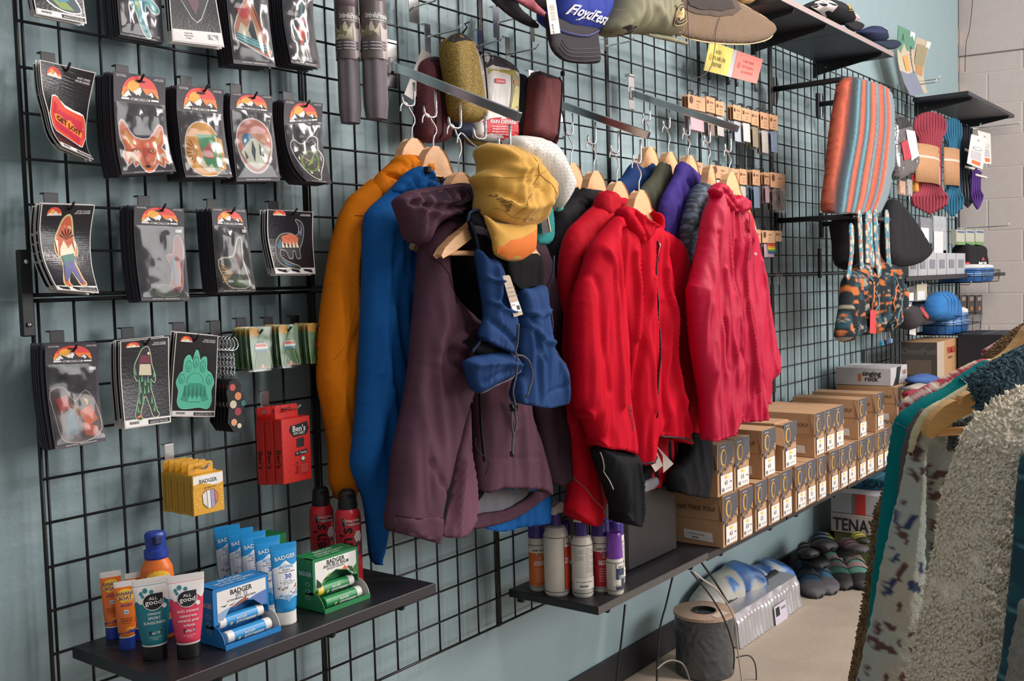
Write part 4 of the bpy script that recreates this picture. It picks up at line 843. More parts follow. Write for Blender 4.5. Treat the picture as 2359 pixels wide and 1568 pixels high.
def d_green(P, b):
    P.poly(b, [(.05, .1), (.95, .08), (.95, .72), (.86, .7), (.74, .53), (.5, .44), (.27, .57), (.16, .82), (.05, .82)], LTT, .0004)
    P.text(b, 'BADGER', .5, .18, .0085, INK, .0008, bold=.02); P.text(b, 'ANTI-BUG BALM', .5, .29, .0062, K('#2c3a34'), .0008, wmax=P.w * .6); P.text(b, 'MOSQUITO REPELLENT', .5, .37, .003, K('#2c3a34'), .0008, wmax=P.w * .4)
    for q, c in (([(.06, .8), (.08, .55), (.16, .68), (.18, .8)], '#1c3c24'), ([(.14, .78), (.24, .6), (.34, .56), (.24, .7)], '#5f9a3a'), ([(.2, .66), (.34, .5), (.4, .5), (.28, .62)], '#8aa83c'), ([(.95, .45), (.84, .6), (.88, .7), (.95, .7)], '#3f7a34'), ([(.76, .46), (.8, .6), (.86, .66), (.86, .5)], '#2f5c2c'), ([(.62, .5), (.7, .4), (.72, .48), (.8, .44), (.76, .52)], '#e8603c')): P.poly(b, q, K(c), .0008)
p0 = ZP(494.7, 1490.5, SZ); p1 = Y(617, 1328, -p0[1]); w = p1[0] - p0[0]; h = Y(496.7, 1356, -p0[1])[2] - SZ
display(p0[0], p0[1], SZ, w, .045, h, '#1d7fc4', ('BADGER', 'SPF 35 SUNSCREEN'), 'blue counter display box holding two white-capped sun sticks', d_blue, ((-.012, .0145, ('#2f94d0', '#e2e0dc', 'white-capped blue')), (.009, .036, ('#2f94d0', '#e2e0dc', 'white-capped blue'))))
p0 = ZP(723.4, 1408, SZ); p1 = Y(823.7, 1264, -p0[1]); w = p1[0] - p0[0]; h = Y(723.4, 1288, -p0[1])[2] - SZ
display(p0[0], p0[1], SZ, w, .05, h, '#1c8048', ('BADGER', 'ANTI-BUG BALM'), 'green counter display box holding two bug balm sticks', d_green, ((-.012, .0145, ('#2a8a50', '#2a8a50', 'green and white')), (.009, .034, ('#2a8a50', '#e8c23c', 'green and yellow'))))
q = ZP(668, 1385, SZ); b = M(); b.box((q[0] - .05, -.11, SZ), (q[0] + .025, -.06, zat(q[0], -.11, 1232)), mat('#1c8048', .45), .001)
tag(b.build('carton'), 'dark green carton mostly hidden behind the row of sky blue tubes', 'box')
# red aerosol cans
for bx, by, ty, wpx, lab in ((764, 1330, 1121, 57, 'red aerosol can with a black cap, left one behind the green box'), (826, 1343, 1127, 60, 'red aerosol can with a black cap, right one beside the blue sleeve')):
    p = ZP(bx, by, SZ); D = dep(*p); r = wpx * D / F / 2; p = p + np.array([0, r * .9, 0]); H = zat(p[0], p[1], ty) - SZ
    t = thing('aerosol_can', lab, 'spray can', (p[0], p[1], SZ), 'red aerosol cans on the front shelf')
    b = M(); R_ = K('#cf2733', .3); b.lathe([(r * .92, 0), (r, .003), (r, H * .70), (r * .95, H * .745), (r * .82, H * .785), (r * .72, H * .8)], p[:2].tolist() + [SZ], R_, 32); b.build('can_body', t, smooth=2)
    b = M(); b.lathe([(r * .73, H * .795), (r * .74, H * .83), (r * .68, H * .9), (r * .66, H * .95), (r * .58, H * .985), (r * .4, H), (r * .3, H * .985), (.0005, H * .98)], p[:2].tolist() + [SZ], BLK, 28); b.build('spray_cap', t, smooth=2)
    b = M(); b.box((p[0] - .008 - .004, p[1] - r * .72, SZ + H * .93), (p[0] + .004, p[1] - r * .5, SZ + H * .97), K('#050505'), .001); b.build('nozzle_hole', t)
    ya = -.6; S = Surf(lambda u, v: (p[0] + (r + .0003) * math.sin((u - .5) * 2.9 + ya), p[1] - (r + .0003) * math.cos((u - .5) * 2.9 + ya), SZ + H * .72 - H * .70 * v), r * 2.9, H * .7); b = M()
    S.text(b, "Ben's", .38, .42, r * .95, INK, .0004, rot=1.57, bold=.05, wmax=H * .46); S.poly(b, [(.3, .0), (.8, -.02), (.8, .12), (.3, .14)], INK, .0004, .12); S.text(b, 'Clothing & Gear', .55, .04, .0055, LTT, .0008, wmax=r * 1.3); S.text(b, 'Treatment', .57, .095, .0055, LTT, .0008)
    S.ell(b, .72, .3, .13, .1, LTT, .0004, 6); S.ell(b, .72, .48, .1, .12, K('#2a2f4a'), .0004, 8)
    for k in range(6): S.text(b, 'repels mosquitoes and ticks', .6, .66 + k * .045, .0028, K('#7c1620'), .0004, wmax=r * 1.2)
    b.build('printed_label', t)
# hanging cartons
def hbox(x0, d, z0, w, dp, h, m, tabh, lab, grp, draw=None, side=None, name='carton'):
    y0 = -d; t = thing(name, lab, 'box', (x0 + w / 2, y0 + dp / 2, z0), grp)
    b = M(); b.box((x0, y0, z0), (x0 + w, y0 + dp, z0 + h), m, .0008); b.build('carton_body', t)
    tw = w * .8; xa = x0 + w * .05; yy = y0 + dp - .001
    b = M(); c = x0 + w * .42; zt = z0 + h + tabh
    b.prism([(xa, yy, z0 + h), (xa, yy, zt - .004), (xa + .004, yy, zt), (c - .012, yy, zt), (c - .012, yy, zt - tabh * .45), (c - .016, yy, zt - tabh * .55), (c + .016, yy, zt - tabh * .55), (c + .012, yy, zt - tabh * .45), (c + .012, yy, zt), (xa + tw - .004, yy, zt), (xa + tw, yy, zt - .004), (xa + tw, yy, z0 + h)], (0, .0009, 0), m)
    b.box((c - .0125, yy, zt - .006), (c + .0125, yy + .0009, zt), m); b.build('hang_tab', t)
    if draw: b = M(); S = Surf(lambda u, v: (x0 + w * u, y0 - .0001, z0 + h - h * v), w, h); draw(S, b); b.build('printed_front', t)
    if side: b = M(); S = Surf(lambda u, v: (x0 - .0001, y0 + dp - dp * u, z0 + h - h * v), dp, h); side(S, b); b.build('printed_side', t)
    return t
YB = mat('#d9a02a', .45, 0, 'card', 60, .05)
def yfront(S, b):
    S.rect(b, .02, .02, .98, .3, LTT, .0003); S.text(b, 'BADGER', .5, .17, .0072, K('#3f4a3c'), .0006, bold=.03, wmax=S.w * .74); S.poly(b, [(.02, .24), (.25, .2), (.75, .32), (.98, .26), (.98, .34), (.02, .34)], YB, .0005)
    S.text(b, 'Lip Balm Set', .55, .34, .0035, K('#7a5a1c'), .0006); S.poly(b, [(.28, .5), (.4, .4), (.68, .4), (.82, .55), (.8, .72), (.66, .86), (.42, .86), (.3, .74)], K('#8c6a52'), .0006)
    S.poly(b, [(.44, .42), (.54, .42), (.55, .86), (.46, .86)], LTT, .001); S.poly(b, [(.56, .42), (.66, .42), (.68, .86), (.57, .86)], K('#a79ac0'), .001); S.poly(b, [(.29, .5), (.42, .42), (.44, .84), (.31, .72)], K('#e0d8cc'), .001); S.poly(b, [(.68, .45), (.8, .55), (.78, .7), (.7, .74)], K('#c8744a'), .001)
    for u, v in ((.14, .45), (.2, .6), (.1, .72), (.9, .42), (.92, .62), (.9, .8), (.18, .8)): S.ell(b, u, v, .025, .018, K('#f2d68a'), .0006, 8)
def yside(S, b): S.text(b, '~ honey bee badger ~', .55, .52, .0052, K('#9a7a1c'), .0004, rot=1.57, wmax=S.h * .9); S.rect(b, .2, .08, .85, .94, K('#c8982c'), .0002)
x, d, z = peg(388, 1030, 481, 1068, 'chrome hook holding the yellow cartons', (.02, .03), CHROME)
fd = .105; A = Y(447, 1190, fd); Bq = Y(513.6, 1084.6, fd); w = Bq[0] - A[0]; h = Y(447, 1096, fd)[2] - A[2]
for k in range(5):
    hbox(A[0] - .0005 * k, fd - k * .019, A[2] + .001 * (k % 2), w, .0175, h, YB, .02, 'front yellow carton with a window, on the chrome hook' if k == 0 else ('second', 'third', 'fourth', 'rearmost')[k - 1] + ' yellow carton behind the front one', 'yellow cartons on one chrome hook', yfront if k == 0 else None, yside)
RB = mat('#dd2a22', .4, 0, 'card', 60, .05)
def rfront(S, b):
    S.poly(b, [(.3, .12), (.9, .08), (.95, .2), (.86, .28), (.4, .3), (.26, .2)], INK, .0004); S.text(b, "Ben's", .6, .17, .0115, LTT, .0008, bold=.06, wmax=S.w * .5); S.text(b, '30% DEET', .6, .245, .005, LTT, .0008)
    S.poly(b, [(.5, .33), (.76, .32), (.76, .46), (.5, .47)], K('#2a1c28'), .0006); S.poly(b, [(.44, .53), (.86, .51), (.86, .58), (.44, .6)], INK, .0006); S.text(b, '30   7 HOURS', .65, .555, .0045, LTT, .001, wmax=S.w * .36)
    S.ell(b, .7, .66, .08, .05, K('#3f5a2c'), .0007, 10); S.ell(b, .7, .65, .06, .03, LTT, .0009, 10); S.text(b, "Ben's", .47, .78, .008, K('#8a1010'), .0006, rot=1.57, bold=.04); S.rect(b, .6, .72, .88, .9, K('#c41f1c'), .0005)
    for k in range(4): S.text(b, 'tick and insect', .74, .75 + k * .035, .0022, K('#f0a090'), .0008)
def rside(S, b): S.text(b, "Ben's", .5, .62, .0125, K('#3a0a0a'), .0004, rot=-1.57, bold=.06, wmax=S.h * .35)
peg(608, 908, 692, 932, 'blue-grey steel hook holding the red cartons', (.022, .03), CHROME)
fd = .10; A = Y(654, 1116, fd); Bq = Y(713, 960, fd); w = Bq[0] - A[0]; h = Y(652, 966, fd)[2] - A[2]
for k in range(3):
    hbox(A[0] - .002 * k, fd - k * .026, A[2] - .003 * k, w, .0235, h, RB, .026, ('front red insect repellent carton on the hook', 'middle red insect repellent carton', 'rear red insect repellent carton')[k], 'red cartons on one hook', rfront if k == 0 else None, rside)
# ============================================================ umbrellas
for (cx, yb, wpx, ytop, lab, d) in ((808, 290, 54, -60, 'left grey folded umbrella in a printed sleeve', .07), (868, 281, 60, -80, 'right grey folded umbrella in a printed sleeve', .10)):
    p = Y(cx, yb - 6, d); D = dep(*p); r = wpx * D / F / 2; zt = zat(p[0], p[1], ytop)
    t = thing('folded_umbrella', lab, 'umbrella', p, 'folded umbrellas hanging side by side'); GF = mat('#6c6469', .75, 0, 'fab', 60, .12); H = zt - p[2]
    def ufn(u, v, r=r, p=p, H=H):
        a = 2 * math.pi * u; h = H * (1 - v); rr = r * (1 + .06 * math.cos(6 * a) + .05 * float(vnoise(u * 9, h * 14, 4))) * (.86 + .14 * min(1, h / .03)); return (p[0] + rr * math.cos(a), p[1] + rr * .8 * math.sin(a), p[2] + h)
    b = M(); b.grid(ufn, 48, 40, GF); b.add([ufn(k / 24, 1) for k in range(24)], [list(range(24))], GF); b.build('fabric_cover', t, smooth=True)
    z0, z1 = zat(p[0], p[1], 140), zt; b = M(); rr = r * 1.1
    def lf(u, v): a = (u - .5) * 5.2 - .55; return (p[0] + rr * math.sin(a), p[1] - rr * .86 * math.cos(a), z1 + (z0 - z1) * v)
    b.grid(lf, 30, 4, mat('#5d5250', .35)); S = Surf(lambda u, v: lf(.2 + .6 * u, v), rr * 3.1, z1 - z0)
    vv = lambda py: (z1 - zat(p[0], p[1], py)) / (z1 - z0)
    a0, a1, a2, a3 = vv(20), vv(60), vv(100), vv(140)
    S.poly(b, [(.1, a0), (1, a0 + .03), (1, 0), (.1, 0)], K('#6d5d63'), .0004, .1); S.text(b, 'Umbrella|Parapluie', .56, vv(42), .011, LTT, .0008, wmax=rr * 1.9); S.text(b, 'automatic open and close', .6, vv(52), .003, LTT, .0008)
    S.poly(b, [(.06, a1), (.4, a1 - .02), (.6, a1), (.6, a2 - .02), (.06, a2 - .02)], K('#c8c0a8'), .0005, .1); S.poly(b, [(.08, a1 + .03), (.3, a1 + .02), (.5, a1 + .05), (.4, a2 - .05), (.1, a2 - .04)], K('#7b7a5c'), .0007, .1); S.poly(b, [(.6, a1 - .02), (.98, a1 - .04), (.98, a3), (.66, a3)], K('#b5a6a4'), .0006, .1)
    for k in range(3): S.rect(b, .02, a2 + k * .035, .78, a2 + k * .035 + .028, K('#4c4549'), .0008, 8); S.text(b, 'compact  -  windproof frame', .4, a2 + k * .035 + .014, .0028, LTT, .0011)
    b.build('printed_sleeve', t, smooth=True)
    b = M(); b.tube([(p[0], p[1], zt), (p[0] + .003, p[1] + .004, zt + .06), (p[0], -.02, zt + .1)], .002, BLK, 6); b.build('wrist_strap', t, smooth=True)
# ============================================================ pouches on chrome hooks
def tagcard(q, d, m, lab, lines=(), name='price_tag', parent=None, cat='tag', th=.0008, col=INK):
    P4 = [Y(x, y, d) for x, y in q]; S = quad(*P4); b = M(); b.prism([S.at(0, 0), S.at(1, 0), S.at(1, 1), S.at(0, 1)], (0, th, 0), m)
    for (t, u, v, hh, c) in lines: S.text(b, t, u, v, hh, c, .0006, wmax=S.w * .9)
    return b.build(name, parent, None if parent else lab, None if parent else cat) if not parent else b.build(name, parent)
def pouch(name, outl, d, m, lab, cat='bag', T=.03, top=None, fold=.004, R=.03, group=None, parts=(), fs=30, cre=(), step=.006, **kw):
    P = Puff(outl, PY(d), T=T, R=R, fold=fold, fs=fs, seed=len(outl) + int(d * 100), cre=cre, step=step, **kw)
    base = P.pl.p3(np.array([P.bd[:, 0].mean(), P.bd[:, 1].min()]))
    t = thing(name, lab, cat, base, group); P.part('pouch_body', m, t)
    return t, P
hk = [(983, 62, 1062, 56, .022, .085), (1103, 74, 1160, 82, .022, .05), (1141, 22, 1200, 30, .026, .075), (1168, 92, 1242, 101, .02, .05), (950, -20, 1010, -10, .035, .075), (1222, 168, 1262, 176, .024, .03)]
hl = ['chrome hook holding the maroon mesh pouch', 'chrome hook behind the yellow mesh pouch', 'chrome hook with a wide bright plate under the pink visor', 'chrome hook with an empty upturned end left of the lettered cap', 'chrome hook plate cut off at the top edge right of the umbrellas', 'chrome hook holding the brick red mesh pouch']
for (a, b_, c, e, w_, h_), l in zip(hk, hl): peg(a, b_, c, e, l, (w_, h_), CHROME)
MAR_ = mat('#7c2433', .7, 0, 'mesh', 60); YLW = mat('#b3922c', .7, 0, 'mesh', 60); BRK = mat('#8e3030', .7, 0, 'mesh', 90); BK = mat('#19181c', .8, 0, 'fab', 40, .2)
t, P = pouch('mesh_pouch', [(990, 132), (964, 152), (961, 230), (962, 308), (975, 328), (1015, 328), (1032, 314), (1033, 230), (1027, 158), (1012, 133)], .05, MAR_, 'maroon mesh drawstring pouch left of the yellow one')
b = M(); P.line(b, [(984, 150), (982, 230), (981, 320)], .003, BK, flat=.5); P.line(b, [(997, 150), (996, 230), (996, 322)], .003, BK, flat=.5); P.poly(b, [(976, 144), (996, 131), (1012, 134), (1022, 150), (1000, 142)], BK, .002); b.build('black_trim', t, smooth=True)
tagcard([(972, 112), (993, 126), (955, 232), (931, 217)], .048, mat('#cfc6c0', .5), 'grey and orange card tag on the maroon pouch', [('PRO', .5, .3, .006, ORG)], name='card_tag')
t, P = pouch('mesh_pouch', [(1022, 95), (1034, 84), (1053, 76), (1074, 90), (1086, 108), (1098, 170), (1112, 262), (1104, 279), (1078, 283), (1044, 272), (1034, 210), (1022, 130)], .11, YLW, 'yellow mesh drawstring pouch hanging in front')
b = M(); P.poly(b, [(1021, 94), (1034, 84), (1053, 76), (1074, 90), (1082, 102), (1055, 97), (1030, 101)], BK, .002); b.tube([P.at(1053, 80, .002), P.at(1056, 68, .004), P.at(1050, 60, .0), P.at(1058, 56, .0)], .0022, BK, 6); P.line(b, [(1096, 125), (1104, 180), (1112, 240)], .0022, BK); b.build('drawstring_top', t, smooth=True)
tagcard([(1088, 114), (1101, 114), (1134, 229), (1117, 233)], .10, mat('#9d958e', .5), 'taupe card tag printed with pale letters between the pouches', [('NEO', .45, .45, .007, LTT)], name='card_tag')
pouch('stuff_sack', [(1034, 285), (1060, 280), (1088, 284), (1090, 305), (1084, 318), (1040, 314)], .045, mat('#20263c', .7, 0, 'fab'), 'small navy sack hidden behind the yellow mesh pouch', T=.025)
pouch('mesh_pouch', [(1072, 305), (1095, 300), (1125, 305), (1120, 330), (1095, 338), (1078, 330)], .03, YLW, 'yellow mesh pouch bottom peeking out under the poncho pack', T=.02)
t, P = pouch('poncho_pack', [(1108, 130), (1118, 122), (1126, 121), (1150, 132), (1182, 155), (1188, 190), (1185, 260), (1186, 320), (1150, 326), (1092, 318), (1092, 276), (1106, 200)], .06, mat('#d8d2cc', .35), 'rain poncho pack with grey mesh top and red label', 'pack', T=.025)
b = M(); P.poly(b, [(1108, 130), (1118, 122), (1126, 121), (1150, 132), (1182, 155), (1188, 190), (1170, 165), (1110, 158)], mat('#5d565a', .6, 0, 'mesh', 50), .002); b.build('mesh_top', t)
b = M(); P.poly(b, [(1094, 276), (1184, 268), (1184, 316), (1150, 324), (1094, 316)], K('#c2323c'), .0015); P.text(b, 'RAIN DEFENSE', 1140, 283, 8, LTT, .03, .0025, sq=.82)
for k in range(4): P.text(b, 'lightweight portable rain poncho', 1138, 294 + k * 6, 2.6, LTT, .04, .0025)
P.poly(b, [(1120, 184), (1144, 187), (1143, 197), (1119, 194)], K('#d83a40'), .0025); P.text(b, 'Coleman', 1131, 190.5, 5, LTT, .05, .0035, sq=.7); P.poly(b, [(1112, 160), (1170, 166), (1168, 180), (1112, 172)], K('#b3a33c'), .002); b.build('printed_panel', t)
b = M(); P.poly(b, [(1160, 172), (1182, 178), (1180, 262), (1154, 256), (1158, 215)], K('#a39672'), .002); P.poly(b, [(1166, 200), (1174, 204), (1180, 258), (1156, 254)], K('#d8d08c'), .003); P.poly(b, [(1163, 188), (1172, 188), (1172, 198), (1163, 198)], K('#c08a68'), .0035); b.build('printed_picture', t)
pouch('stuff_sack', [(1188, 172), (1200, 170), (1212, 186), (1215, 220), (1214, 306), (1186, 310), (1186, 200)], .055, BK, 'black nylon sack between the poncho pack and the brick red pouch', T=.025)
t, P = pouch('mesh_pouch', [(1220, 188), (1228, 170), (1236, 164), (1255, 170), (1274, 177), (1283, 190), (1282, 232), (1275, 330), (1262, 333), (1228, 318), (1212, 306), (1217, 240)], .09, BRK, 'brick red ribbed mesh pouch with a long black cord')
b = M(); P.poly(b, [(1222, 180), (1229, 167), (1238, 164), (1255, 171), (1273, 179), (1270, 184), (1240, 182)], BK, .002); P.line(b, [(1272, 182), (1270, 240), (1262, 330)], .0026, BK); b.build('black_trim', t, smooth=True)
b = M(); b.tube([P.at(1276, 180, .01)] + [Y(x, y, .12) for x, y in cr([(1284, 215), (1298, 270), (1303, 305), (1296, 318), (1284, 316), (1280, 300), (1276, 260), (1270, 240)], 5)], .0022, BK, 6); b.lathe([(.002, -.006), (.006, -.004), (.006, .006), (.002, .009)], P.at(1276, 174, .012), BK, 12); b.build('cord_loop', t, smooth=True)
tagcard([(1222, 168), (1240, 160), (1240, 180), (1222, 190)], .075, mat('#e0c8c4', .5), 'pale pink tag corner on top of the brick red pouch', name='card_tag')
# ============================================================ waterfall arms
ARM = {}
def arm(key, base, tipp, hooks, lab):
    p = Y(*base, .012); X = p[0]; tip = XP(*tipp, X); t = thing('slanted_rail', lab, 'display arm', p)
    a = np.array([X, -.012, p[2]]); v = tip - a; L = np.linalg.norm(v); v /= L; sd = np.array([1., 0, 0]); up = np.cross(sd, v); up = up if up[2] > 0 else -up
    b = M(); b.box((-.006, 0, -.0105), (.006, L, .0105), CHROME, .0012, ax=(sd, v, up), org=a); b.build('rail', t)
    b = M(); b.box((-.0042, L, -.0085), (.0042, L + .0006, .0085), K('#303438', .4), 0, ax=(sd, v, up), org=a); b.build('rail_end', t)
    b = M(); b.box((X - .018, -.009, p[2] - .05), (X + .018, -.0065, p[2] + .055), CHROME, .001); b.box((X - .018, -.012, p[2] + .052), (X + .018, .006, p[2] + .062), CHROME, .002); b.box((X - .012, -.014, p[2] - .02), (X + .012, -.006, p[2] + .02), CHROME, .003); b.build('mount_plate', t)
    out = []
    for (hx, hy, by) in hooks:
        q = XP(hx, hy, X); z1 = zat(X, q[1], by); b = M()
        b.tube([(X, q[1], q[2] - .004), (X, q[1], z1 + .012), (X - .003, q[1], z1 + .003), (X - .012, q[1], z1), (X - .028, q[1], z1), (X - .037, q[1], z1 + .003), (X - .04, q[1], z1 + .01), (X - .04, q[1], z1 + .022)], .003, CHROME, 8); b.build('j_hook', t, smooth=True); out.append((X - .02, q[1], z1))
    ARM[key] = out; return t
arm(1, (905, 152), (1197, 270), [(953, 186, 246), (1003, 206, 272), (1060, 231, 297), (1117, 256, 322), (1174, 282, 345)], 'left chrome slanted rail above the orange and blue jackets')
arm(2, (1290, 240), (1495, 312), [(1318, 258, 312), (1371, 278, 333), (1424, 298, 353), (1475, 318, 377)], 'middle chrome slanted rail above the red jackets')
arm(3, (1457, 215), (1700, 297), [(1496, 234, 279), (1542, 251, 297), (1588, 268, 313), (1635, 285, 330), (1683, 303, 351)], 'right chrome slanted rail above the navy and crimson jackets')
# ============================================================ hangers and jackets
def hanger(X, y, ztop, hook, lab, sc=1.0, grp='wooden hangers on the slanted rails', W_=.86, fl=1):
    t = thing('clothes_hanger', lab, 'hanger', (X, y, ztop - .1), grp)
    ux = [(.192, -.165), (.178, -.142), (.14, -.108), (.085, -.072), (.058, -.046), (.045, -.022), (.028, -.006), (.01, 0)]
    up = [(-a * W_, b) for a, b in ux] + [(a * W_, b) for a, b in ux[::-1]]
    lw = [(.185 * W_, -.172), (.15 * W_, -.158), (.1 * W_, -.125), (.05 * W_, -.088), (.018, -.066)]; lw = lw + [(-a, b) for a, b in lw[::-1]]
    P = [(X + a * sc, y + .009, ztop + c * fl) for a, c in up + lw]; b = M(); b.prism(P, (0, -.018, 0), WOOD); o = b.build('wooden_body', t)
    md = o.modifiers.new('round', 'BEVEL'); md.width = .005; md.segments = 3; md.limit_method = 'ANGLE'; md.angle_limit = .7
    b = M(); b.tube([(X - .17 * W_, y, ztop - .158 * fl), (X + .17 * W_, y, ztop - .158 * fl)], .0055, WOOD, 10); b.build('trouser_bar', t, smooth=2)
    hx, hy, hz = hook; c = M(); hh = hz + .004 - ztop
    pts = [(X, y, ztop - .01), (X + .002, y, ztop + hh * .3), (X + .012, y, ztop + hh * .5), (X + .010, y, ztop + hh * .68), (hx + .004, y + (hy - y) * .6, ztop + hh * .84), (hx - .004, hy, hz + .003), (hx - .016, hy, hz + .006), (hx - .026, hy, hz - .004), (hx - .028, hy, hz - .016)]
    c.tube(cr(pts, 5), .0019, CHROME, 7); c.build('wire_hook', t, smooth=True)
    return t
HA = [(1, 0, 944, 322, 'orange jacket'), (1, 1, 1004, 340, 'bright blue jacket'), (1, 2, 1097, 400, 'plum jacket'), (2, 0, 1313, 378, 'blue zip jacket'), (2, 1, 1371, 396, 'black jacket'), (2, 2, 1416, 420, 'rear red jacket'), (2, 3, 1466, 440, 'front red jacket'), (3, 0, 1476, 340, 'navy jacket'), (3, 1, 1537, 352, 'olive jacket'), (3, 2, 1580, 360, 'purple jacket'), (3, 3, 1630, 382, 'dark patterned jacket'), (3, 4, 1674, 398, 'crimson jacket')]
HP = {}
for k, i, px, py, nm in HA:
    hx, hy, hz = ARM[k][i]; X = hx + .006; q = XP(px, py, X); zt = zat(X, hy, py); HP[nm] = (X, hy, zt)
    hanger(X, hy, zt, (hx, hy, hz), 'wooden hanger holding the ' + nm, W_=.5 if nm == 'dark patterned jacket' else .86)
def cloth(c, r=.62, sh=.06): return mat(c, max(r, .7), 0, 'fab', 30, .1, .12, 0)
def garment(name, lab, cat, base, grp=None): return thing(name, lab, cat, base, grp)
def addp(t, nm, out, d, m, T=.035, R=.05, fold=.007, fs=22, step=.009, seed=1, cre=(), back=None, smooth=3, lab=None, stretch=.16, **kw):
    P = Puff(out, PY(d), T=T * .85, R=R, fold=fold * 1.5, fs=fs * 1.25, step=step * .85, seed=seed, cre=[(c_[0], c_[1] * 1.3, c_[2] * .8) for c_ in cre], smooth=smooth, hem=nm not in ('hood', 'collar', 'collar_back', 'lower_pocket', 'left_panel', 'hem'), stretch=stretch, **kw); o = P.part(nm, m, t, back)
    if lab: o['label'] = lab
    return P
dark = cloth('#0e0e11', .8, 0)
# orange
d = -HP['orange jacket'][1]; c = cloth('#d9780e'); t = garment('jacket', 'orange rain jacket at the back of the left slanted rail', 'jacket', Y(900, 1100, d), 'jackets on the left slanted rail')
addp(t, 'torso', [(908, 369), (892, 379), (860, 414), (835, 470), (825, 600), (826, 800), (832, 1000), (900, 1040), (1030, 1010), (1050, 700), (1060, 480), (1040, 420), (1000, 392), (970, 374), (940, 368)], d, c, .03, seed=3)
P = addp(t, 'sleeve', [(862, 412), (835, 430), (807, 455), (784, 503), (768, 567), (752, 662), (741, 752), (737, 872), (747, 937), (762, 1029), (766, 1115), (786, 1152), (802, 1160), (818, 1120), (834, 1000), (842, 800), (852, 600), (870, 480)], d + .02, c, .045, .05, .006, seed=4, cre=[([(800, 520), (790, 640), (800, 760)], .007, .008), ([(822, 560), (818, 700)], -.007, .008), ([(812, 780), (816, 900), (814, 1080)], .008, .007), ([(800, 740), (770, 860), (790, 1000)], -.006, .01), ([(850, 470), (836, 560), (838, 700)], -.005, .01)])
b = M(); P.line(b, [(797, 497), (830, 505), (858, 520)], .0008, K('#8a4a08'), flat=.5); P.line(b, [(800, 560), (796, 660), (775, 770), (748, 830)], .0006, K('#a85c0c'), flat=.5); b.build('seams', t)
addp(t, 'hood', [(905, 374), (914, 360), (940, 356), (968, 361), (1000, 385), (1006, 430), (970, 455), (930, 452), (885, 470), (858, 440), (870, 405), (890, 385)], d + .035, c, .035, .03, .012, 40, .006, 5, cre=[([(880, 400), (912, 418), (940, 400)], -.012, .006), ([(890, 440), (925, 430), (960, 385)], .01, .008)])
# blue
d = -HP['bright blue jacket'][1]; c = cloth('#16599c'); t = garment('jacket', 'bright blue rain jacket second on the left slanted rail', 'jacket', Y(950, 1200, d), 'jackets on the left slanted rail')
addp(t, 'torso', [(968, 388), (943, 401), (900, 450), (915, 600), (950, 900), (985, 1100), (1060, 1190), (1120, 1220), (1190, 1210), (1262, 1180), (1250, 1000), (1210, 800), (1180, 560), (1110, 440), (1070, 416), (1035, 412), (1010, 422), (990, 405)], d, c, .03, seed=7)
P = addp(t, 'sleeve', [(940, 405), (900, 437), (879, 455), (849, 487), (844, 530), (842, 600), (836, 776), (831, 891), (821, 1006), (815, 1080), (842, 1150), (852, 1216), (860, 1290), (872, 1292), (888, 1190), (893, 1121), (904, 1025), (934, 930), (953, 877), (949, 834), (955, 720), (962, 567), (960, 480)], d + .03, c, .045, .05, .007, seed=8, cre=[([(860, 560), (862, 700), (850, 860)], .006, .008), ([(905, 560), (898, 760), (915, 880)], -.006, .009), ([(930, 520), (925, 620), (945, 700)], -.007, .012), ([(870, 900), (880, 1050), (862, 1180)], .006, .012), ([(905, 640), (935, 690), (920, 760)], .004, .007), ([(880, 540), (872, 700)], -.004, .012)])
addp(t, 'hood', [(972, 383), (950, 388), (930, 405), (905, 440), (925, 452), (960, 448), (1000, 440), (1030, 455), (1045, 430), (1070, 412), (1062, 402), (1035, 404), (1028, 420), (1005, 425), (988, 400)], d + .04, c, .03, .02, .01, 45, .006, 9, cre=[([(960, 392), (975, 415), (1000, 432)], -.008, .004)])
b = M(); Pz = Puff([(972, 383), (950, 388), (930, 405), (905, 440), (960, 448), (1000, 440), (1005, 425), (988, 400)], PY(d + .04), T=.03, R=.02, fold=0); Pz.line(b, [(985, 398), (1000, 415), (1008, 432)], .002, INK); q = Pz.at(962, 394, .004); b.box(q - .007, q + .007, INK, .002); b.build('zipper_end', t)
# plum
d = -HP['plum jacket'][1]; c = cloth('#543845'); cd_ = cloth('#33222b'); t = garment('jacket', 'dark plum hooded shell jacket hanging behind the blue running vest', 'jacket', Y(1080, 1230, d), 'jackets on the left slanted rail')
addp(t, 'black_inner_panel', [(962, 560), (957, 800), (937, 930), (907, 1030), (895, 1120), (900, 1190), (940, 1205), (1010, 1200), (1120, 1120), (1150, 800), (1120, 560)], d - .03, dark, .01, fold=.002, seed=2)  # black panel filling the gap between the blue and plum sleeves
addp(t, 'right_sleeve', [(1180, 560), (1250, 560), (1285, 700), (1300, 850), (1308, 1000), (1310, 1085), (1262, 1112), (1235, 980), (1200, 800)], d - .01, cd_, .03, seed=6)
addp(t, 'torso', [(1040, 520), (1060, 505), (1100, 470), (1180, 520), (1225, 600), (1222, 800), (1219, 935), (1233, 987), (1256, 1063), (1268, 1136), (1240, 1128), (1217, 1124), (1141, 1121), (1097, 1126), (1092, 1000), (1085, 900), (1060, 750), (1035, 600)], d + .005, c, .03, fold=.006, seed=11, cre=[([(1222, 940), (1232, 1005)], -.004, .004), ([(1097, 1052), (1160, 1054), (1245, 1046)], -.003, .003), ([(1140, 930), (1165, 990), (1190, 950)], .004, .01)])
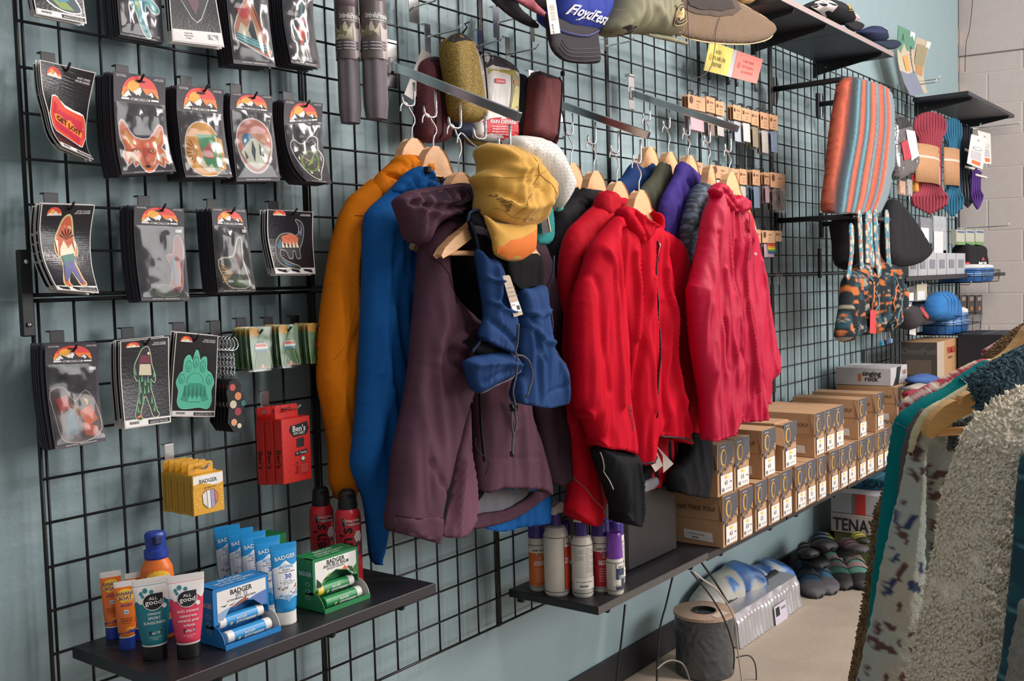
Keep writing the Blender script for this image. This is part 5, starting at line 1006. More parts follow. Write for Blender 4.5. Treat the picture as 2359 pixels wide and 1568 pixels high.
addp(t, 'front_flap', [(1080, 908), (1062, 990), (1049, 1044), (1035, 1150), (1016, 1228), (1036, 1236), (1064, 1233), (1085, 1205), (1099, 1178), (1098, 1120), (1094, 1083), (1086, 1040), (1082, 960)], d + .03, cloth('#6b4758'), .02, .03, .005, seed=12, cre=[([(1062, 1060), (1050, 1150), (1045, 1225)], .008, .008), ([(1040, 1100), (1024, 1230)], -.01, .012)])
addp(t, 'hem_lining', [(1092, 1120), (1141, 1116), (1217, 1120), (1222, 1136), (1212, 1150), (1160, 1176), (1097, 1188), (1080, 1180)], d - .045, cloth('#77767d', .4), .008, .02, .002, seed=13, lab='pale grey lining inside the hem')
addp(t, 'shaded_front_lining', [(1040, 505), (1075, 488), (1110, 482), (1128, 560), (1108, 650), (1120, 726), (1110, 770), (1082, 812), (1086, 905), (1070, 880), (1045, 700), (1030, 600)], d + .038, dark, .006, .02, .001, seed=23)  # black sheet over the torso: shade inside the open jacket, put into colour
addp(t, 'side_black_strip', [(1060, 960), (1052, 1044), (1036, 1150), (1018, 1228), (1003, 1226), (1008, 1150), (1030, 1050), (1046, 980)], d + .045, dark, .006, .02, .001, seed=24)  # black strip between the sleeve and the front flap
P = addp(t, 'hem', [(1083, 1219), (1095, 1185), (1160, 1174), (1205, 1150), (1228, 1130), (1267, 1136), (1248, 1154), (1205, 1185), (1160, 1204)], d - .035, c, .005, .006, .002, 60, .005, 14)
P = addp(t, 'sleeve', [(986, 535), (975, 562), (970, 600), (962, 694), (954, 777), (949, 845), (934, 937), (911, 1044), (903, 1140), (896, 1182), (898, 1222), (950, 1236), (999, 1246), (1007, 1182), (1022, 1121), (1045, 1025), (1064, 949), (1081, 899), (1080, 853), (1058, 795), (1070, 765), (1096, 739), (1039, 678), (1023, 599), (1030, 540), (1055, 500), (1020, 505)], d + .06, c, .045, .05, .006, seed=15, cre=[([(1096, 739), (1062, 760), (1010, 790), (1035, 800)], .012, .008), ([(1008, 792), (1012, 835), (1060, 850)], -.01, .01), ([(950, 838), (985, 850), (1002, 862)], -.003, .003), ([(985, 560), (990, 700), (980, 800)], .006, .015), ([(1020, 900), (1040, 960)], -.006, .012), ([(960, 1060), (990, 1120), (1018, 1130)], -.005, .008)])
b = M(); P.poly(b, [(897, 1184), (950, 1187), (1006, 1181), (999, 1244), (950, 1235), (899, 1221)], c, .003); P.line(b, [(898, 1185), (950, 1189), (1006, 1183)], .0012, cd_); P.line(b, [(958, 570), (990, 620), (1020, 700)], .0008, cd_, flat=.5); b.build('cuff_trim', t, smooth=True)
b = M(); zP = Puff([(1040, 520), (1100, 470), (1180, 520), (1225, 600), (1222, 800), (1233, 987), (1268, 1136), (1097, 1126), (1085, 900), (1060, 750)], PY(d + .005), T=.03, R=.05, fold=.0)
zP.line(b, [(1089, 900), (1090, 980), (1093, 1060)], .004, INK, .006, flat=.5); zP.line(b, [(1056, 1005), (1060, 1030), (1090, 1050), (1092, 1090)], .0012, INK, .02); b.build('front_zipper', t, smooth=True)
P = addp(t, 'hood', [(914, 463), (925, 448), (943, 439), (991, 430), (1035, 425), (1071, 421), (1115, 436), (1114, 468), (1102, 484), (1064, 484), (1039, 500), (1010, 512), (991, 529), (975, 562), (958, 562), (943, 554), (930, 510)], d + .075, c, .05, .045, .008, 30, .007, 16, cre=[([(925, 470), (980, 482), (1060, 470), (1105, 455)], -.014, .009), ([(920, 474), (975, 492), (1050, 483)], .008, .005), ([(960, 495), (1000, 500), (1050, 485)], .008, .007)])
b = M(); P.poly(b, [(1021, 476), (1038, 458), (1063, 454), (1048, 474)], cloth('#6c7680'), .002); b.build('adjuster_tab', t, smooth=True)
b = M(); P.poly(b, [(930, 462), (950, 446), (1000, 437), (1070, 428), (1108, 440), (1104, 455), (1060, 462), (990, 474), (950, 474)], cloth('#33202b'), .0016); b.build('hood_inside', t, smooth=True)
# running vest on its own hanger in front
d = .345; VB = cloth('#213e6c'); t = garment('running_vest', 'royal blue and black running vest on a wooden hanger, in front of the plum jacket', 'vest', Y(1180, 935, d))
pt = XP(1174, 300, .857); P0 = Y(1016, 577, d)
X0 = P0[0] + .165; hk_ = ARM[1][3]
hz_ = P0[2] + .1; hanger(X0, -d + .008, hz_, (X0 - .005, hk_[1], max(hk_[2], hz_ + .05)), 'light wooden hanger with a notch holding the running vest, left end showing', W_=.87, fl=.66)
addp(t, 'back_panel', [(1064, 492), (1080, 481), (1102, 484), (1150, 540), (1200, 545), (1245, 590), (1250, 655), (1240, 720), (1195, 760), (1190, 840), (1183, 800), (1130, 700), (1110, 640), (1098, 578), (1080, 520)], d - .03, dark, .008, fold=.002, seed=17)
P = addp(t, 'left_panel', [(1078, 512), (1084, 492), (1104, 487), (1121, 503), (1131, 551), (1137, 592), (1147, 599), (1164, 656), (1184, 720), (1187, 807), (1192, 835), (1160, 830), (1085, 812), (1108, 770), (1118, 725), (1106, 646), (1096, 576)], d + .014, dark, .012, .02, .002, 30, .006, 18)
b = M(); P.poly(b, [(1085, 519), (1118, 526), (1122, 556), (1108, 543), (1086, 536)], cloth('#57535e'), .002); b.build('strap_ladder', t, smooth=True)
P.mesh; addp(t, 'chest_pocket', [(1097, 574), (1120, 590), (1147, 600), (1164, 656), (1184, 720), (1186, 780), (1175, 812), (1140, 800), (1105, 775), (1117, 726), (1106, 646)], d + .024, VB, .022, .03, .006, 30, .006, 19, cre=[([(1110, 640), (1140, 652), (1166, 658)], .008, .004), ([(1114, 690), (1150, 715), (1182, 720)], .008, .004), ([(1120, 740), (1150, 770), (1178, 800)], -.008, .008), ([(1125, 610), (1135, 680)], .005, .008)])
Pp = addp(t, 'lower_pocket', [(1072, 830), (1100, 818), (1141, 810), (1165, 808), (1178, 815), (1194, 849), (1175, 868), (1140, 885), (1102, 906), (1087, 891), (1076, 853)], d + .02, VB, .028, .03, .006, 30, .006, 20, cre=[([(1080, 840), (1130, 835), (1180, 838)], .006, .006), ([(1100, 880), (1130, 860), (1165, 850)], -.006, .008)])
b = M(); Pp.line(b, [(1103, 905), (1140, 886), (1175, 869), (1192, 851)], .0022, cloth('#6a6c78'), .001); Pp.line(b, [(1178, 812), (1184, 830), (1192, 846)], .002, cloth('#7a6a60'), .003); b.build('pocket_trim', t, smooth=True)
Pr = addp(t, 'right_panel', [(1195, 667), (1220, 662), (1250, 655), (1258, 726), (1262, 760), (1275, 815), (1298, 842), (1302, 884), (1294, 922), (1262, 936), (1229, 937), (1183, 922), (1185, 884), (1195, 853), (1190, 800), (1196, 730)], d + .005, VB, .03, .035, .006, 28, .007, 21, cre=[([(1198, 720), (1225, 725), (1256, 712)], .008, .004), ([(1200, 745), (1230, 780), (1256, 788)], .007, .006), ([(1205, 730), (1212, 780), (1235, 830)], -.006, .006), ([(1225, 930), (1240, 905), (1282, 885)], -.005, .004), ([(1270, 830), (1282, 880), (1284, 920)], .005, .007)])
addp(t, 'right_mesh_yoke', [(1165, 590), (1215, 585), (1246, 590), (1250, 655), (1222, 660), (1195, 668), (1172, 640)], d + .004, dark, .01, .02, .001, 30, .006, 22)
b = M(); Pr.line(b, [(1249, 590), (1252, 655), (1260, 726), (1270, 800), (1298, 845)], .0024, cloth('#3a3f52'), .002); P.line(b, [(1079, 512), (1090, 545), (1097, 577), (1106, 646), (1118, 725), (1110, 768), (1082, 811)], .003, cloth('#26304a'), .002); P.line(b, [(1066, 510), (1072, 492), (1090, 484), (1110, 490), (1122, 506), (1132, 551), (1138, 592)], .003, cloth('#26304a'), .002); b.build('edge_piping', t, smooth=True)
CRD = mat('#4a4650', .7, 0, 'rough', 900, .8); b = M()
for pts in ([(1195, 745), (1192, 790), (1188, 815), (1205, 820), (1220, 835), (1226, 870), (1213, 915)], [(1192, 815), (1190, 860), (1182, 900), (1186, 930), (1180, 938)], [(1184, 942), (1190, 975), (1182, 1010), (1180, 1045)], [(1180, 942), (1179, 980), (1184, 1010), (1180, 1045)]): b.tube([Y(x, y, d + .05) for x, y in cr(pts, 5)], .0022, CRD, 6)
q = Y(1183, 938, d + .05); b.box(q - .008, q + .008, BLK, .003); q = Y(1180, 1046, d + .05); b.lathe([(.002, -.006), (.005, -.004), (.005, .006), (.002, .007)], q, BLK, 10); b.build('bungee_cord', t, smooth=True)
S4 = [Y(x, y, d + .055) for x, y in ((1157, 635), (1174, 633), (1205, 724), (1184, 730))]; S = quad(*S4); b = M(); b.prism([S.at(u, v) for u, v in ((0, .03), (.15, 0), (.85, 0), (1, .03), (1, 1), (0, 1))], (0, .0008, 0), mat('#b3a08c', .6, 0, 'card')); S.rect(b, .05, .66, .98, .9, LTT, .0005)
for k in range(3): S.text(b, 'trail running vest', .5, .3 + k * .1, .003, K('#7a6856'), .0006)
S.text(b, '$129', .3, .72, .003, INK, .0008)
for k in range(8): S.rect(b, .55 + k * .045, .75, .575 + k * .045, .86, INK, .0008)
tag(b.build('price_tag'), 'tan paper tag with a white sticker on the running vest', 'tag')
# caps at the end of the left rail
def two(name, lab, d, crown, cm, visor, vm, Tc=.06, Tv=.006, dv=.0, fold=.006, cre=(), seed=30, grp=None, Rv=.02, paint=None):
    t = thing(name, lab, 'cap', Y(*crown[len(crown) // 2], d), grp)
    Pv = Puff(visor, PY(d + dv), T=Tv, Tb=.004, R=Rv, fold=0, step=.006, seed=seed); Pv.part('visor', vm, t)
    Pc = Puff(crown, PY(d), T=Tc, R=.06, fold=fold, fs=35, step=.006, seed=seed, cre=cre); Pc.part('crown', cm, t)
    return t, Pc, Pv
def stitch(P, t, lines, m, nm='seams', r=.0007): 
    b = M()
    for l in lines: P.line(b, l, r, m, .0006, flat=.6)
    b.build(nm, t)
t, Pc, Pv = two('cap', 'white perforated running cap with a teal visor behind the yellow cap', .345, [(1174, 318), (1198, 312), (1230, 315), (1262, 328), (1284, 360), (1306, 412), (1306, 440), (1290, 471), (1275, 484), (1255, 440), (1220, 400), (1175, 360)], mat('#cfcdc6', .7, 0, 'fab', 30, .05), [(1256, 430), (1272, 470), (1278, 535), (1268, 560), (1246, 563), (1233, 552), (1236, 500), (1240, 440)], cloth('#2b7f80'), .05, seed=31, dv=.01)
b = M()
for i in range(22):
    for j in range(20):
        x = 1180 + i * 6 + (j % 2) * 3; y = 318 + j * 8 + (i % 2) * 2
        q = Pc.pl.hit(x, y)
        if seg_dist(np.array([q]), Pc.bd)[0] > .012 and Pc.bd[:, 0].min() < q[0] and abs((y - 318) - (x - 1180) * .75) < 70 and x < 1296: 
            p = Pc.at(x, y, .0006); b.add([p + np.array([.0011 * math.cos(a), 0, .0011 * math.sin(a)]) for a in (0, 1.57, 3.14, 4.71)], [[0, 1, 2, 3]], K('#5a5850'))
tag(b.build('perforations', t), kind='stuff')
b = M(); Pc.line(b, [(1306, 425), (1303, 445), (1290, 472), (1276, 484)], .005, cloth('#5ba39c'), .001); b.build('teal_sweatband', t, smooth=True)
b = M(); b.prism([Y(x, y, .372) for x, y in ((1242, 470), (1254, 466), (1268, 535), (1250, 538))], (0, .001, 0), K('#241a18')); b.prism([Y(x, y, .3735) for x, y in ((1256, 468), (1258, 468), (1270, 533), (1268, 534))], (0, .001, 0), K('#c8a878')); tag(b.build('card_insert', t), None)
TAN = mat('#c99a45', .8, 0, 'fab', 30, .08, .3, .2)
t, Pc, Pv = two('cap', 'mustard yellow cap with an orange-tipped visor hanging at the rail end', .375, [(1110, 342), (1117, 331), (1128, 328), (1144, 333), (1166, 332), (1198, 350), (1230, 382), (1255, 414), (1257, 440), (1256, 465), (1240, 497), (1230, 518), (1198, 529), (1166, 526), (1120, 503), (1112, 471), (1114, 440), (1102, 418), (1102, 400), (1121, 386), (1114, 360)], TAN, [(1114, 495), (1140, 510), (1180, 515), (1215, 505), (1232, 512), (1232, 551), (1227, 580), (1198, 600), (1166, 600), (1138, 584), (1132, 551)], TAN, .06, .02, seed=33, dv=.02, Rv=.05, fold=.009,
    cre=[([(1125, 385), (1150, 396), (1180, 385)], .012, .007), ([(1110, 420), (1160, 425), (1200, 445)], -.005, .004), ([(1120, 350), (1150, 365), (1195, 372)], .008, .01), ([(1130, 470), (1170, 485), (1215, 470)], .012, .008), ([(1120, 445), (1150, 470)], -.012, .006)])
Pv.poly(b := M(), [(1137, 569), (1160, 554), (1185, 550), (1205, 540), (1231, 518), (1231, 551), (1226, 578), (1198, 598), (1166, 598), (1139, 583)], mat('#d8722c', .7, 0, 'fab', 40, .1), .0015); b.build('orange_visor_tip', t, smooth=True)
stitch(Pc, t, [[(1103, 410), (1140, 414), (1188, 408)], [(1188, 408), (1215, 395), (1240, 402)], [(1188, 408), (1215, 430), (1238, 455), (1238, 490)], [(1188, 408), (1180, 370), (1160, 340)], [(1150, 500), (1158, 470), (1175, 440), (1188, 408)], [(1116, 480), (1150, 503), (1200, 508), (1238, 490)]], K('#9a7230'))
b = M(); Pc.text(b, 'in trail pines', 1126, 470, 8, K('#6a4c20'), rot=1.2, sq=.8); Pc.line(b, [(1180 + 9 * math.cos(a), 508 + 5 * math.sin(a)) for a in np.linspace(0, 5.5, 9)], .0012, K('#b98a6a')); b.build('embroidery', t)
# middle rail
d = -HP['blue zip jacket'][1]; t = garment('jacket', 'blue zip jacket at the back of the middle rail, mostly hidden by the black one', 'jacket', Y(1290, 1100, d), 'jackets on the middle slanted rail')
addp(t, 'torso', [(1303, 398), (1292, 440), (1262, 500), (1242, 560), (1238, 900), (1250, 1090), (1330, 1090), (1420, 900), (1400, 500), (1348, 407), (1336, 430), (1320, 450)], d, cloth('#1f5d90'), .03, seed=41)
d = -HP['black jacket'][1]; t = garment('jacket', 'black hooded jacket with three small white dashes, between the blue and red ones', 'jacket', Y(1320, 1050, d), 'jackets on the middle slanted rail')
c = cloth('#1f1f23'); P = addp(t, 'torso', [(1342, 432), (1318, 452), (1290, 474), (1279, 490), (1268, 560), (1256, 640), (1252, 780), (1262, 950), (1290, 1010), (1380, 1010), (1420, 900), (1430, 600), (1400, 460), (1385, 438), (1362, 434)], d, c, .035, seed=42, cre=[([(1330, 450), (1350, 470), (1385, 480)], .012, .007), ([(1320, 470), (1360, 500)], -.01, .008)])
b = M()
for y in (644, 652, 661): P.line(b, [(1284, y), (1292, y)], .0016, LTT, .002, flat=.5)
b.build('white_dashes', t)
RD = cloth('#b90020', .5); d = -HP['rear red jacket'][1]; t = garment('jacket', 'rear red softshell jacket directly behind the front one, with a long red sleeve', 'jacket', Y(1350, 1210, d), 'jackets on the middle slanted rail')
addp(t, 'torso', [(1398, 440), (1370, 470), (1352, 700), (1365, 1000), (1385, 1090), (1500, 1120), (1570, 900), (1520, 520), (1450, 460), (1418, 450)], d, cloth('#ab071f', .5), .03, seed=43)
P = addp(t, 'sleeve', [(1385, 455), (1374, 468), (1340, 500), (1314, 528), (1298, 583), (1293, 662), (1291, 790), (1301, 840), (1299, 920), (1296, 973), (1309, 1013), (1311, 1062), (1316, 1130), (1309, 1174), (1330, 1198), (1352, 1210), (1366, 1196), (1383, 1178), (1386, 1130), (1382, 1050), (1388, 900), (1395, 700), (1410, 520)], d + .02, cloth('#b4071f', .5), .04, .045, .006, seed=44, cre=[([(1345, 560), (1340, 700), (1350, 900)], .006, .015), ([(1316, 600), (1330, 750)], -.006, .012)])
b = M(); P.line(b, [(1312, 1095), (1335, 1140), (1357, 1165), (1360, 1180)], .0012, K('#8a6a62'), .001); b.build('sleeve_zipper', t); 
addp(t, 'collar', [(1397, 438), (1382, 450), (1374, 480), (1385, 500), (1408, 500), (1418, 470), (1412, 445)], d + .03, cloth('#a8071f', .5), .03, .02, .004, seed=45)
d = -HP['front red jacket'][1]; t = garment('jacket', 'front red softshell jacket with black cuffs and a black front zipper', 'jacket', Y(1470, 1210, d), 'jackets on the middle slanted rail')
addp(t, 'black_inner_panel', [(1440, 1000), (1463, 1066), (1463, 1110), (1500, 1110), (1548, 1085), (1583, 1035), (1580, 1000), (1500, 990)], d - .05, dark, .008, fold=.003, seed=46)
addp(t, 'grey_backing', [(1463, 1122), (1463, 1138), (1490, 1132), (1510, 1118), (1516, 1100), (1500, 1100)], d - .04, cloth('#77757c', .4), .006, .01, .003, seed=47)
addp(t, 'right_sleeve', [(1520, 535), (1550, 545), (1565, 567), (1578, 610), (1588, 662), (1604, 777), (1620, 884), (1625, 975), (1605, 985), (1584, 996), (1572, 960), (1545, 884), (1535, 760), (1530, 640)], d - .01, RD, .04, .045, .006, seed=48, cre=[([(1560, 620), (1575, 760), (1600, 900)], .006, .012)])
PRs = Puff([(1520, 535), (1565, 567), (1588, 662), (1604, 777), (1620, 884), (1625, 975), (1584, 996), (1545, 884), (1530, 640)], PY(d - .01), T=.04, R=.045, fold=.006)
b = M(); PRs.text(b, 'GORE-TEX', 1592, 885, 9, K('#b0a0a4'), rot=-1.57, off=.006, sq=1.1, bold=.02); PRs.line(b, [(1592, 928), (1600, 940), (1593, 956), (1584, 942), (1592, 928)], .0012, K('#b0a0a4'), .006); PRs.poly(b, [(1590, 934), (1597, 941), (1592, 950), (1587, 942)], K('#c4bcbe'), .006); b.build('sleeve_logo', t)
addp(t, 'right_cuff', [(1584, 993), (1605, 984), (1623, 973), (1627, 1040), (1623, 1107), (1614, 1143), (1580, 1140), (1548, 1129), (1546, 1089), (1562, 1070), (1584, 1036)], d - .005, cloth('#17181c'), .035, .035, .006, seed=49)
P = addp(t, 'torso', [(1416, 497), (1440, 485), (1470, 500), (1505, 515), (1522, 540), (1535, 640), (1545, 780), (1552, 884), (1571, 964), (1583, 1020), (1557, 1014), (1521, 1004), (1504, 1008), (1500, 1048), (1485, 1058), (1463, 1068), (1450, 1000), (1440, 900), (1425, 760), (1400, 620), (1392, 540)], d + .01, RD, .045, .06, .010, 20, .008, 50, cre=[([(1447, 610), (1452, 760), (1445, 900), (1460, 1050)], -.012, .01), ([(1470, 640), (1462, 780), (1474, 940)], .008, .01), ([(1512, 620), (1520, 760), (1534, 900), (1558, 990)], .012, .012), ([(1500, 700), (1498, 860), (1510, 990)], -.010, .012), ([(1430, 580), (1438, 660), (1440, 780)], .009, .009)])
b = M(); P.line(b, [(1480, 556), (1484, 600), (1486, 680), (1484, 770), (1482, 860), (1478, 960)], .0032, INK, .002, flat=.6); P.line(b, [(1481, 562), (1483, 585)], .0022, CHROME, .005); P.line(b, [(1486, 590), (1486, 605)], .0014, INK, .007); b.build('front_zipper', t, smooth=True)
b = M(); P.line(b, [(1505, 1004), (1540, 1006), (1583, 1020)], .003, INK, .0); P.line(b, [(1463, 1068), (1482, 1059), (1500, 1047)], .003, INK, .0); P.poly(b, [(1512, 630), (1520, 633), (1516, 642), (1508, 638)], K('#a3182a'), .002); b.build('hem_tape', t, smooth=True)
P = addp(t, 'left_sleeve', [(1428, 495), (1400, 520), (1368, 560), (1356, 595), (1345, 630), (1325, 694), (1321, 790), (1325, 861), (1329, 928), (1350, 973), (1372, 1027), (1410, 1033), (1455, 1042), (1450, 980), (1436, 900), (1432, 780), (1424, 640), (1412, 560)], d + .04, RD, .045, .05, .007, 20, .008, 51, cre=[([(1370, 570), (1385, 640), (1395, 780), (1400, 930)], .010, .012), ([(1350, 640), (1360, 780), (1375, 900)], -.008, .012), ([(1405, 560), (1415, 620), (1428, 680)], -.010, .008)])
b = M(); P.text(b, 'WINDSTOPPER', 1422, 960, 6, K('#7a1020'), rot=1.35, sq=1, off=.002); b.build('sleeve_lettering', t)
P = addp(t, 'left_cuff', [(1372, 1027), (1410, 1032), (1457, 1042), (1462, 1080), (1464, 1140), (1461, 1196), (1446, 1210), (1427, 1192), (1410, 1152), (1403, 1129), (1383, 1076)], d + .04, cloth('#17181c'), .045, .045, .006, 22, .007, 52, cre=[([(1440, 1060), (1452, 1130), (1450, 1200)], .006, .006)])
b = M(); P.line(b, [(1373, 1040), (1382, 1070), (1392, 1105), (1399, 1125)], .0022, LTT, .002, flat=.5); b.build('white_piping', t)
addp(t, 'collar', [(1438, 474), (1428, 486), (1430, 505), (1448, 535), (1472, 562), (1484, 556), (1494, 535), (1512, 522), (1490, 508), (1462, 492)], d + .045, RD, .03, .018, .004, 45, .005, 53, cre=[([(1445, 495), (1465, 525), (1478, 555)], -.008, .006), ([(1442, 480), (1475, 510), (1508, 524)], .008, .005)])
addp(t, 'collar_back', [(1484, 556), (1496, 535), (1513, 520), (1510, 500), (1500, 486), (1515, 490), (1521, 500), (1521, 528), (1510, 545), (1495, 560)], d + .02, RD, .02, .012, .003, 45, .005, 54)
b = M()
for q in ([(1505, 1018), (1494, 1060), (1510, 1087), (1527, 1072)], [(1509, 1022), (1527, 1050), (1528, 1089), (1552, 1068)]): S = quad(*[Y(x, y, d - .01) for x, y in q]); b.prism([S.at(u, v) for u, v in ((0, 0), (1, 0), (1, 1), (0, 1))], (0, .001, 0), K('#b9b0a4')); [S.rect(b, .15, .5 + k * .12, .9, .53 + k * .12, K('#6a6560'), .0004) for k in range(4)]
b.build('care_labels', t)
# right rail
def simple(nm, lab, out, c, T=.03, seed=60, **kw):
    d = -HP[nm][1]; t = garment('jacket', lab, 'jacket', Y(*out[len(out) // 2], d), 'jackets on the right slanted rail'); return t, addp(t, 'torso', out, d, c, T, seed=seed, **kw), d
simple('navy jacket', 'navy blue jacket at the back of the right rail', [(1455, 376), (1436, 406), (1420, 420), (1408, 500), (1412, 700), (1440, 900), (1560, 900), (1580, 600), (1540, 430), (1512, 392), (1498, 372), (1490, 378), (1476, 384), (1464, 376)], cloth('#173362'), seed=61)
t, P, d = simple('olive jacket', 'dark olive jacket between the navy and purple ones', [(1524, 372), (1515, 382), (1505, 401), (1480, 430), (1470, 470), (1470, 700), (1490, 880), (1600, 880), (1620, 600), (1590, 450), (1560, 400), (1548, 395), (1540, 400), (1534, 378)], cloth('#45473a'), seed=62)
b = M(); P.line(b, [(1530, 380), (1536, 400), (1542, 435)], .002, cloth('#5d6050'), .002); b.build('collar_zip', t)
t, P, d = simple('purple jacket', 'purple jacket in the middle of the right rail', [(1569, 371), (1560, 385), (1556, 402), (1540, 430), (1526, 460), (1520, 510), (1530, 700), (1550, 880), (1640, 880), (1660, 600), (1640, 450), (1614, 412), (1600, 395), (1586, 380)], cloth('#3c2e78'), seed=63, cre=[([(1570, 420), (1585, 450), (1588, 490)], -.008, .008), ([(1545, 470), (1555, 540)], .006, .01)])
b = M(); P.poly(b, [(1598, 394), (1613, 416), (1616, 430), (1600, 412)], cloth('#1d1838'), .003); b.build('collar_inside', t)
def lace(px, py, u, w):
    n = (vnoise(u * 60, w * 60, 2) * .5 + vnoise(u * 130, w * 130, 5) * .5); k = (np.abs(n - .5) < .06)[:, None]; return np.where(k, np.array(hexlin('#4a6076')), np.array(hexlin('#1a2432')))
d = -HP['dark patterned jacket'][1]; t = garment('jacket', 'dark navy jacket with a fine printed pattern next to the crimson one', 'jacket', Y(1600, 880, d), 'jackets on the right slanted rail')
Pq = Puff([(1623, 420), (1612, 422), (1603, 432), (1588, 471), (1575, 535), (1572, 600), (1580, 680), (1590, 760), (1600, 880), (1660, 880), (1680, 600), (1660, 470), (1645, 440), (1636, 432)], PY(d), T=.035, R=.05, fold=.007, step=.005, seed=64); Pq.part('torso', mat('#222c3a', .6, 0, 'paintcol'), t, paint=lace)
b = M(); Pq.line(b, [(1602, 548), (1598, 556), (1600, 566), (1606, 570)], .0014, K('#7a8a90'), .002); b.build('curved_logo', t)
d = -HP['crimson jacket'][1]; CRI = mat('#b00334', .4, 0, 'fab', 30, .08, .25, 0); t = garment('jacket', 'glossy crimson windbreaker at the front end of the right rail', 'jacket', Y(1700, 990, d), 'jackets on the right slanted rail')
addp(t, 'right_sleeve', [(1712, 490), (1720, 500), (1738, 567), (1760, 678), (1776, 777), (1784, 820), (1782, 842), (1767, 878), (1758, 930), (1735, 900), (1720, 780), (1705, 600)], d - .01, CRI, .035, .04, .006, 24, .007, 65, cre=[([(1735, 600), (1750, 720), (1765, 850)], .007, .01)])
addp(t, 'torso', [(1650, 440), (1665, 430), (1690, 470), (1714, 485), (1722, 560), (1728, 700), (1738, 840), (1757, 930), (1742, 962), (1727, 969), (1712, 968), (1696, 964), (1690, 860), (1680, 740), (1660, 600), (1645, 520)], d + .005, CRI, .04, .05, .011, 26, .006, 66, ffs=40, fine=.0005, cre=[([(1690, 510), (1688, 620), (1700, 760), (1712, 900)], .012, .007), ([(1705, 560), (1700, 700), (1722, 860)], -.012, .01), ([(1670, 560), (1680, 700), (1690, 850)], -.010, .009)])
P = addp(t, 'left_sleeve', [(1655, 440), (1640, 462), (1629, 497), (1617, 567), (1600, 640), (1593, 675), (1600, 790), (1611, 862), (1622, 930), (1626, 1010), (1640, 1010), (1664, 1000), (1682, 975), (1697, 945), (1700, 880), (1690, 800), (1678, 680), (1664, 560)], d + .035, CRI, .042, .045, .009, 26, .006, 67, ffs=40, fine=.0005, cre=[([(1655, 480), (1660, 560), (1672, 680), (1680, 800)], .010, .008), ([(1632, 540), (1636, 680), (1650, 850)], -.008, .012), ([(1645, 620), (1655, 760), (1672, 900)], .008, .009)])
addp(t, 'collar', [(1655, 420), (1644, 430), (1640, 440), (1650, 462), (1672, 480), (1690, 490), (1706, 490), (1720, 484), (1714, 462), (1700, 448), (1686, 456), (1668, 432)], d + .04, CRI, .025, .015, .006, 45, .005, 68, cre=[([(1650, 435), (1670, 462), (1690, 480)], -.008, .005)])
b = M(); P2 = Puff([(1650, 440), (1665, 430), (1690, 470), (1714, 485), (1722, 560), (1728, 700), (1738, 840), (1696, 964), (1645, 520)], PY(d + .005), T=.04, R=.05, fold=.0); P2.line(b, [(1690, 490), (1688, 530), (1692, 560), (1690, 600)], .002, K('#8a0a2c'), .014); P2.poly(b, [(1700, 582), (1706, 584), (1705, 590), (1699, 588)], K('#b08090'), .014); b.build('front_zipper', t)
# ============================================================ bottles on the middle shelf
SB = -.832
PURC = K('#3a2a78', .4)
def bottle(cx, by, top, wpx, lab, capw, caph, capm, labels, ribs=True, neck=None, sh=.86, spray=None, name='cleaner_bottle', dome=False):
    p = ZP(cx, by, SB); D = dep(*p); r = wpx * D / F / 2; p = p + np.array([0, r * .9, 0]); Ht = zat(p[0], p[1], top) - SB; H = Ht * (1 - caph); rc = capw * D / F / 2
    t = thing(name, lab, 'bottle', (p[0], p[1], SB), 'waterproofing bottles on the middle shelf'); c = [p[0], p[1], SB]
    b = M(); wm = K('#cfc9bd', .4); b.lathe([(r * .9, 0), (r, .006), (r, H * sh), (r * .97, H * (sh + .03)), ((r + rc) / 2, H * .97), (rc * .95, H * .99), (rc * .95, H)], c, wm, 36); b.build('bottle_body', t, smooth=2)
    b = M()
    if spray:
        b.lathe([(rc * .9, H * .985), (rc, H * .99), (rc * .85, Ht * .955)], c, capm, 26); o = b.build('collar_cap', t, smooth=2)
        b = M(); b.prism([(c[0] + x, c[1] - .011, Ht * .95 + SB + z) for x, z in ((-.02, 0), (.018, 0), (.03, .012), (.028, .022), (.01, .03), (-.018, .02))], (0, .022, 0), spray); b.build('spray_head', t)
    elif dome:
        b.lathe([(rc * 1.05, H * .97), (rc * 1.12, H), (rc * 1.02, Ht * .96), (rc * .9, Ht), (.001, Ht)], c, capm, 32); b.build('clear_cap', t, smooth=2)
        b = M(); b.lathe([(rc * .6, H), (rc * .6, H + (Ht - H) * .5), (rc * .35, H + (Ht - H) * .55), (rc * .35, Ht * .97)], c, K('#b890c8'), 20); b.build('pump', t, smooth=2)
    else:
        n = 36; pr = [(rc, H * .985), (rc * 1.02, H + .003), (rc, Ht - .004), (rc * .88, Ht), (.001, Ht)]
        vs = [(c[0] + rr * (1 - (.05 if (k % 6 < 2 and 0 < i < 3) else 0)) * math.cos(2 * math.pi * k / n), c[1] + rr * (1 - (.05 if (k % 6 < 2 and 0 < i < 3) else 0)) * math.sin(2 * math.pi * k / n), SB + h) for i, (rr, h) in enumerate(pr) for k in range(n)]
        b.add(vs, [[i * n + k, i * n + (k + 1) % n, (i + 1) * n + (k + 1) % n, (i + 1) * n + k] for i in range(4) for k in range(n)], capm); b.build('ribbed_cap', t)
    S = Surf(lambda u, v: (p[0] + (r + .0004) * math.sin((u - .5) * 3 - .65), p[1] - (r + .0004) * math.cos((u - .5) * 3 - .65), SB + H * sh - (H * sh - .012) * v), r * 3, H * sh - .012)
    b = M(); labels(S, b); b.build('printed_label', t)
    for v in (0, 1): 
        b = M(); b.tube([S.at(k / 20, v, .0004) for k in range(21)], .0007, K('#2a1a3c'), 4); b.build('label_line', t)
    return t
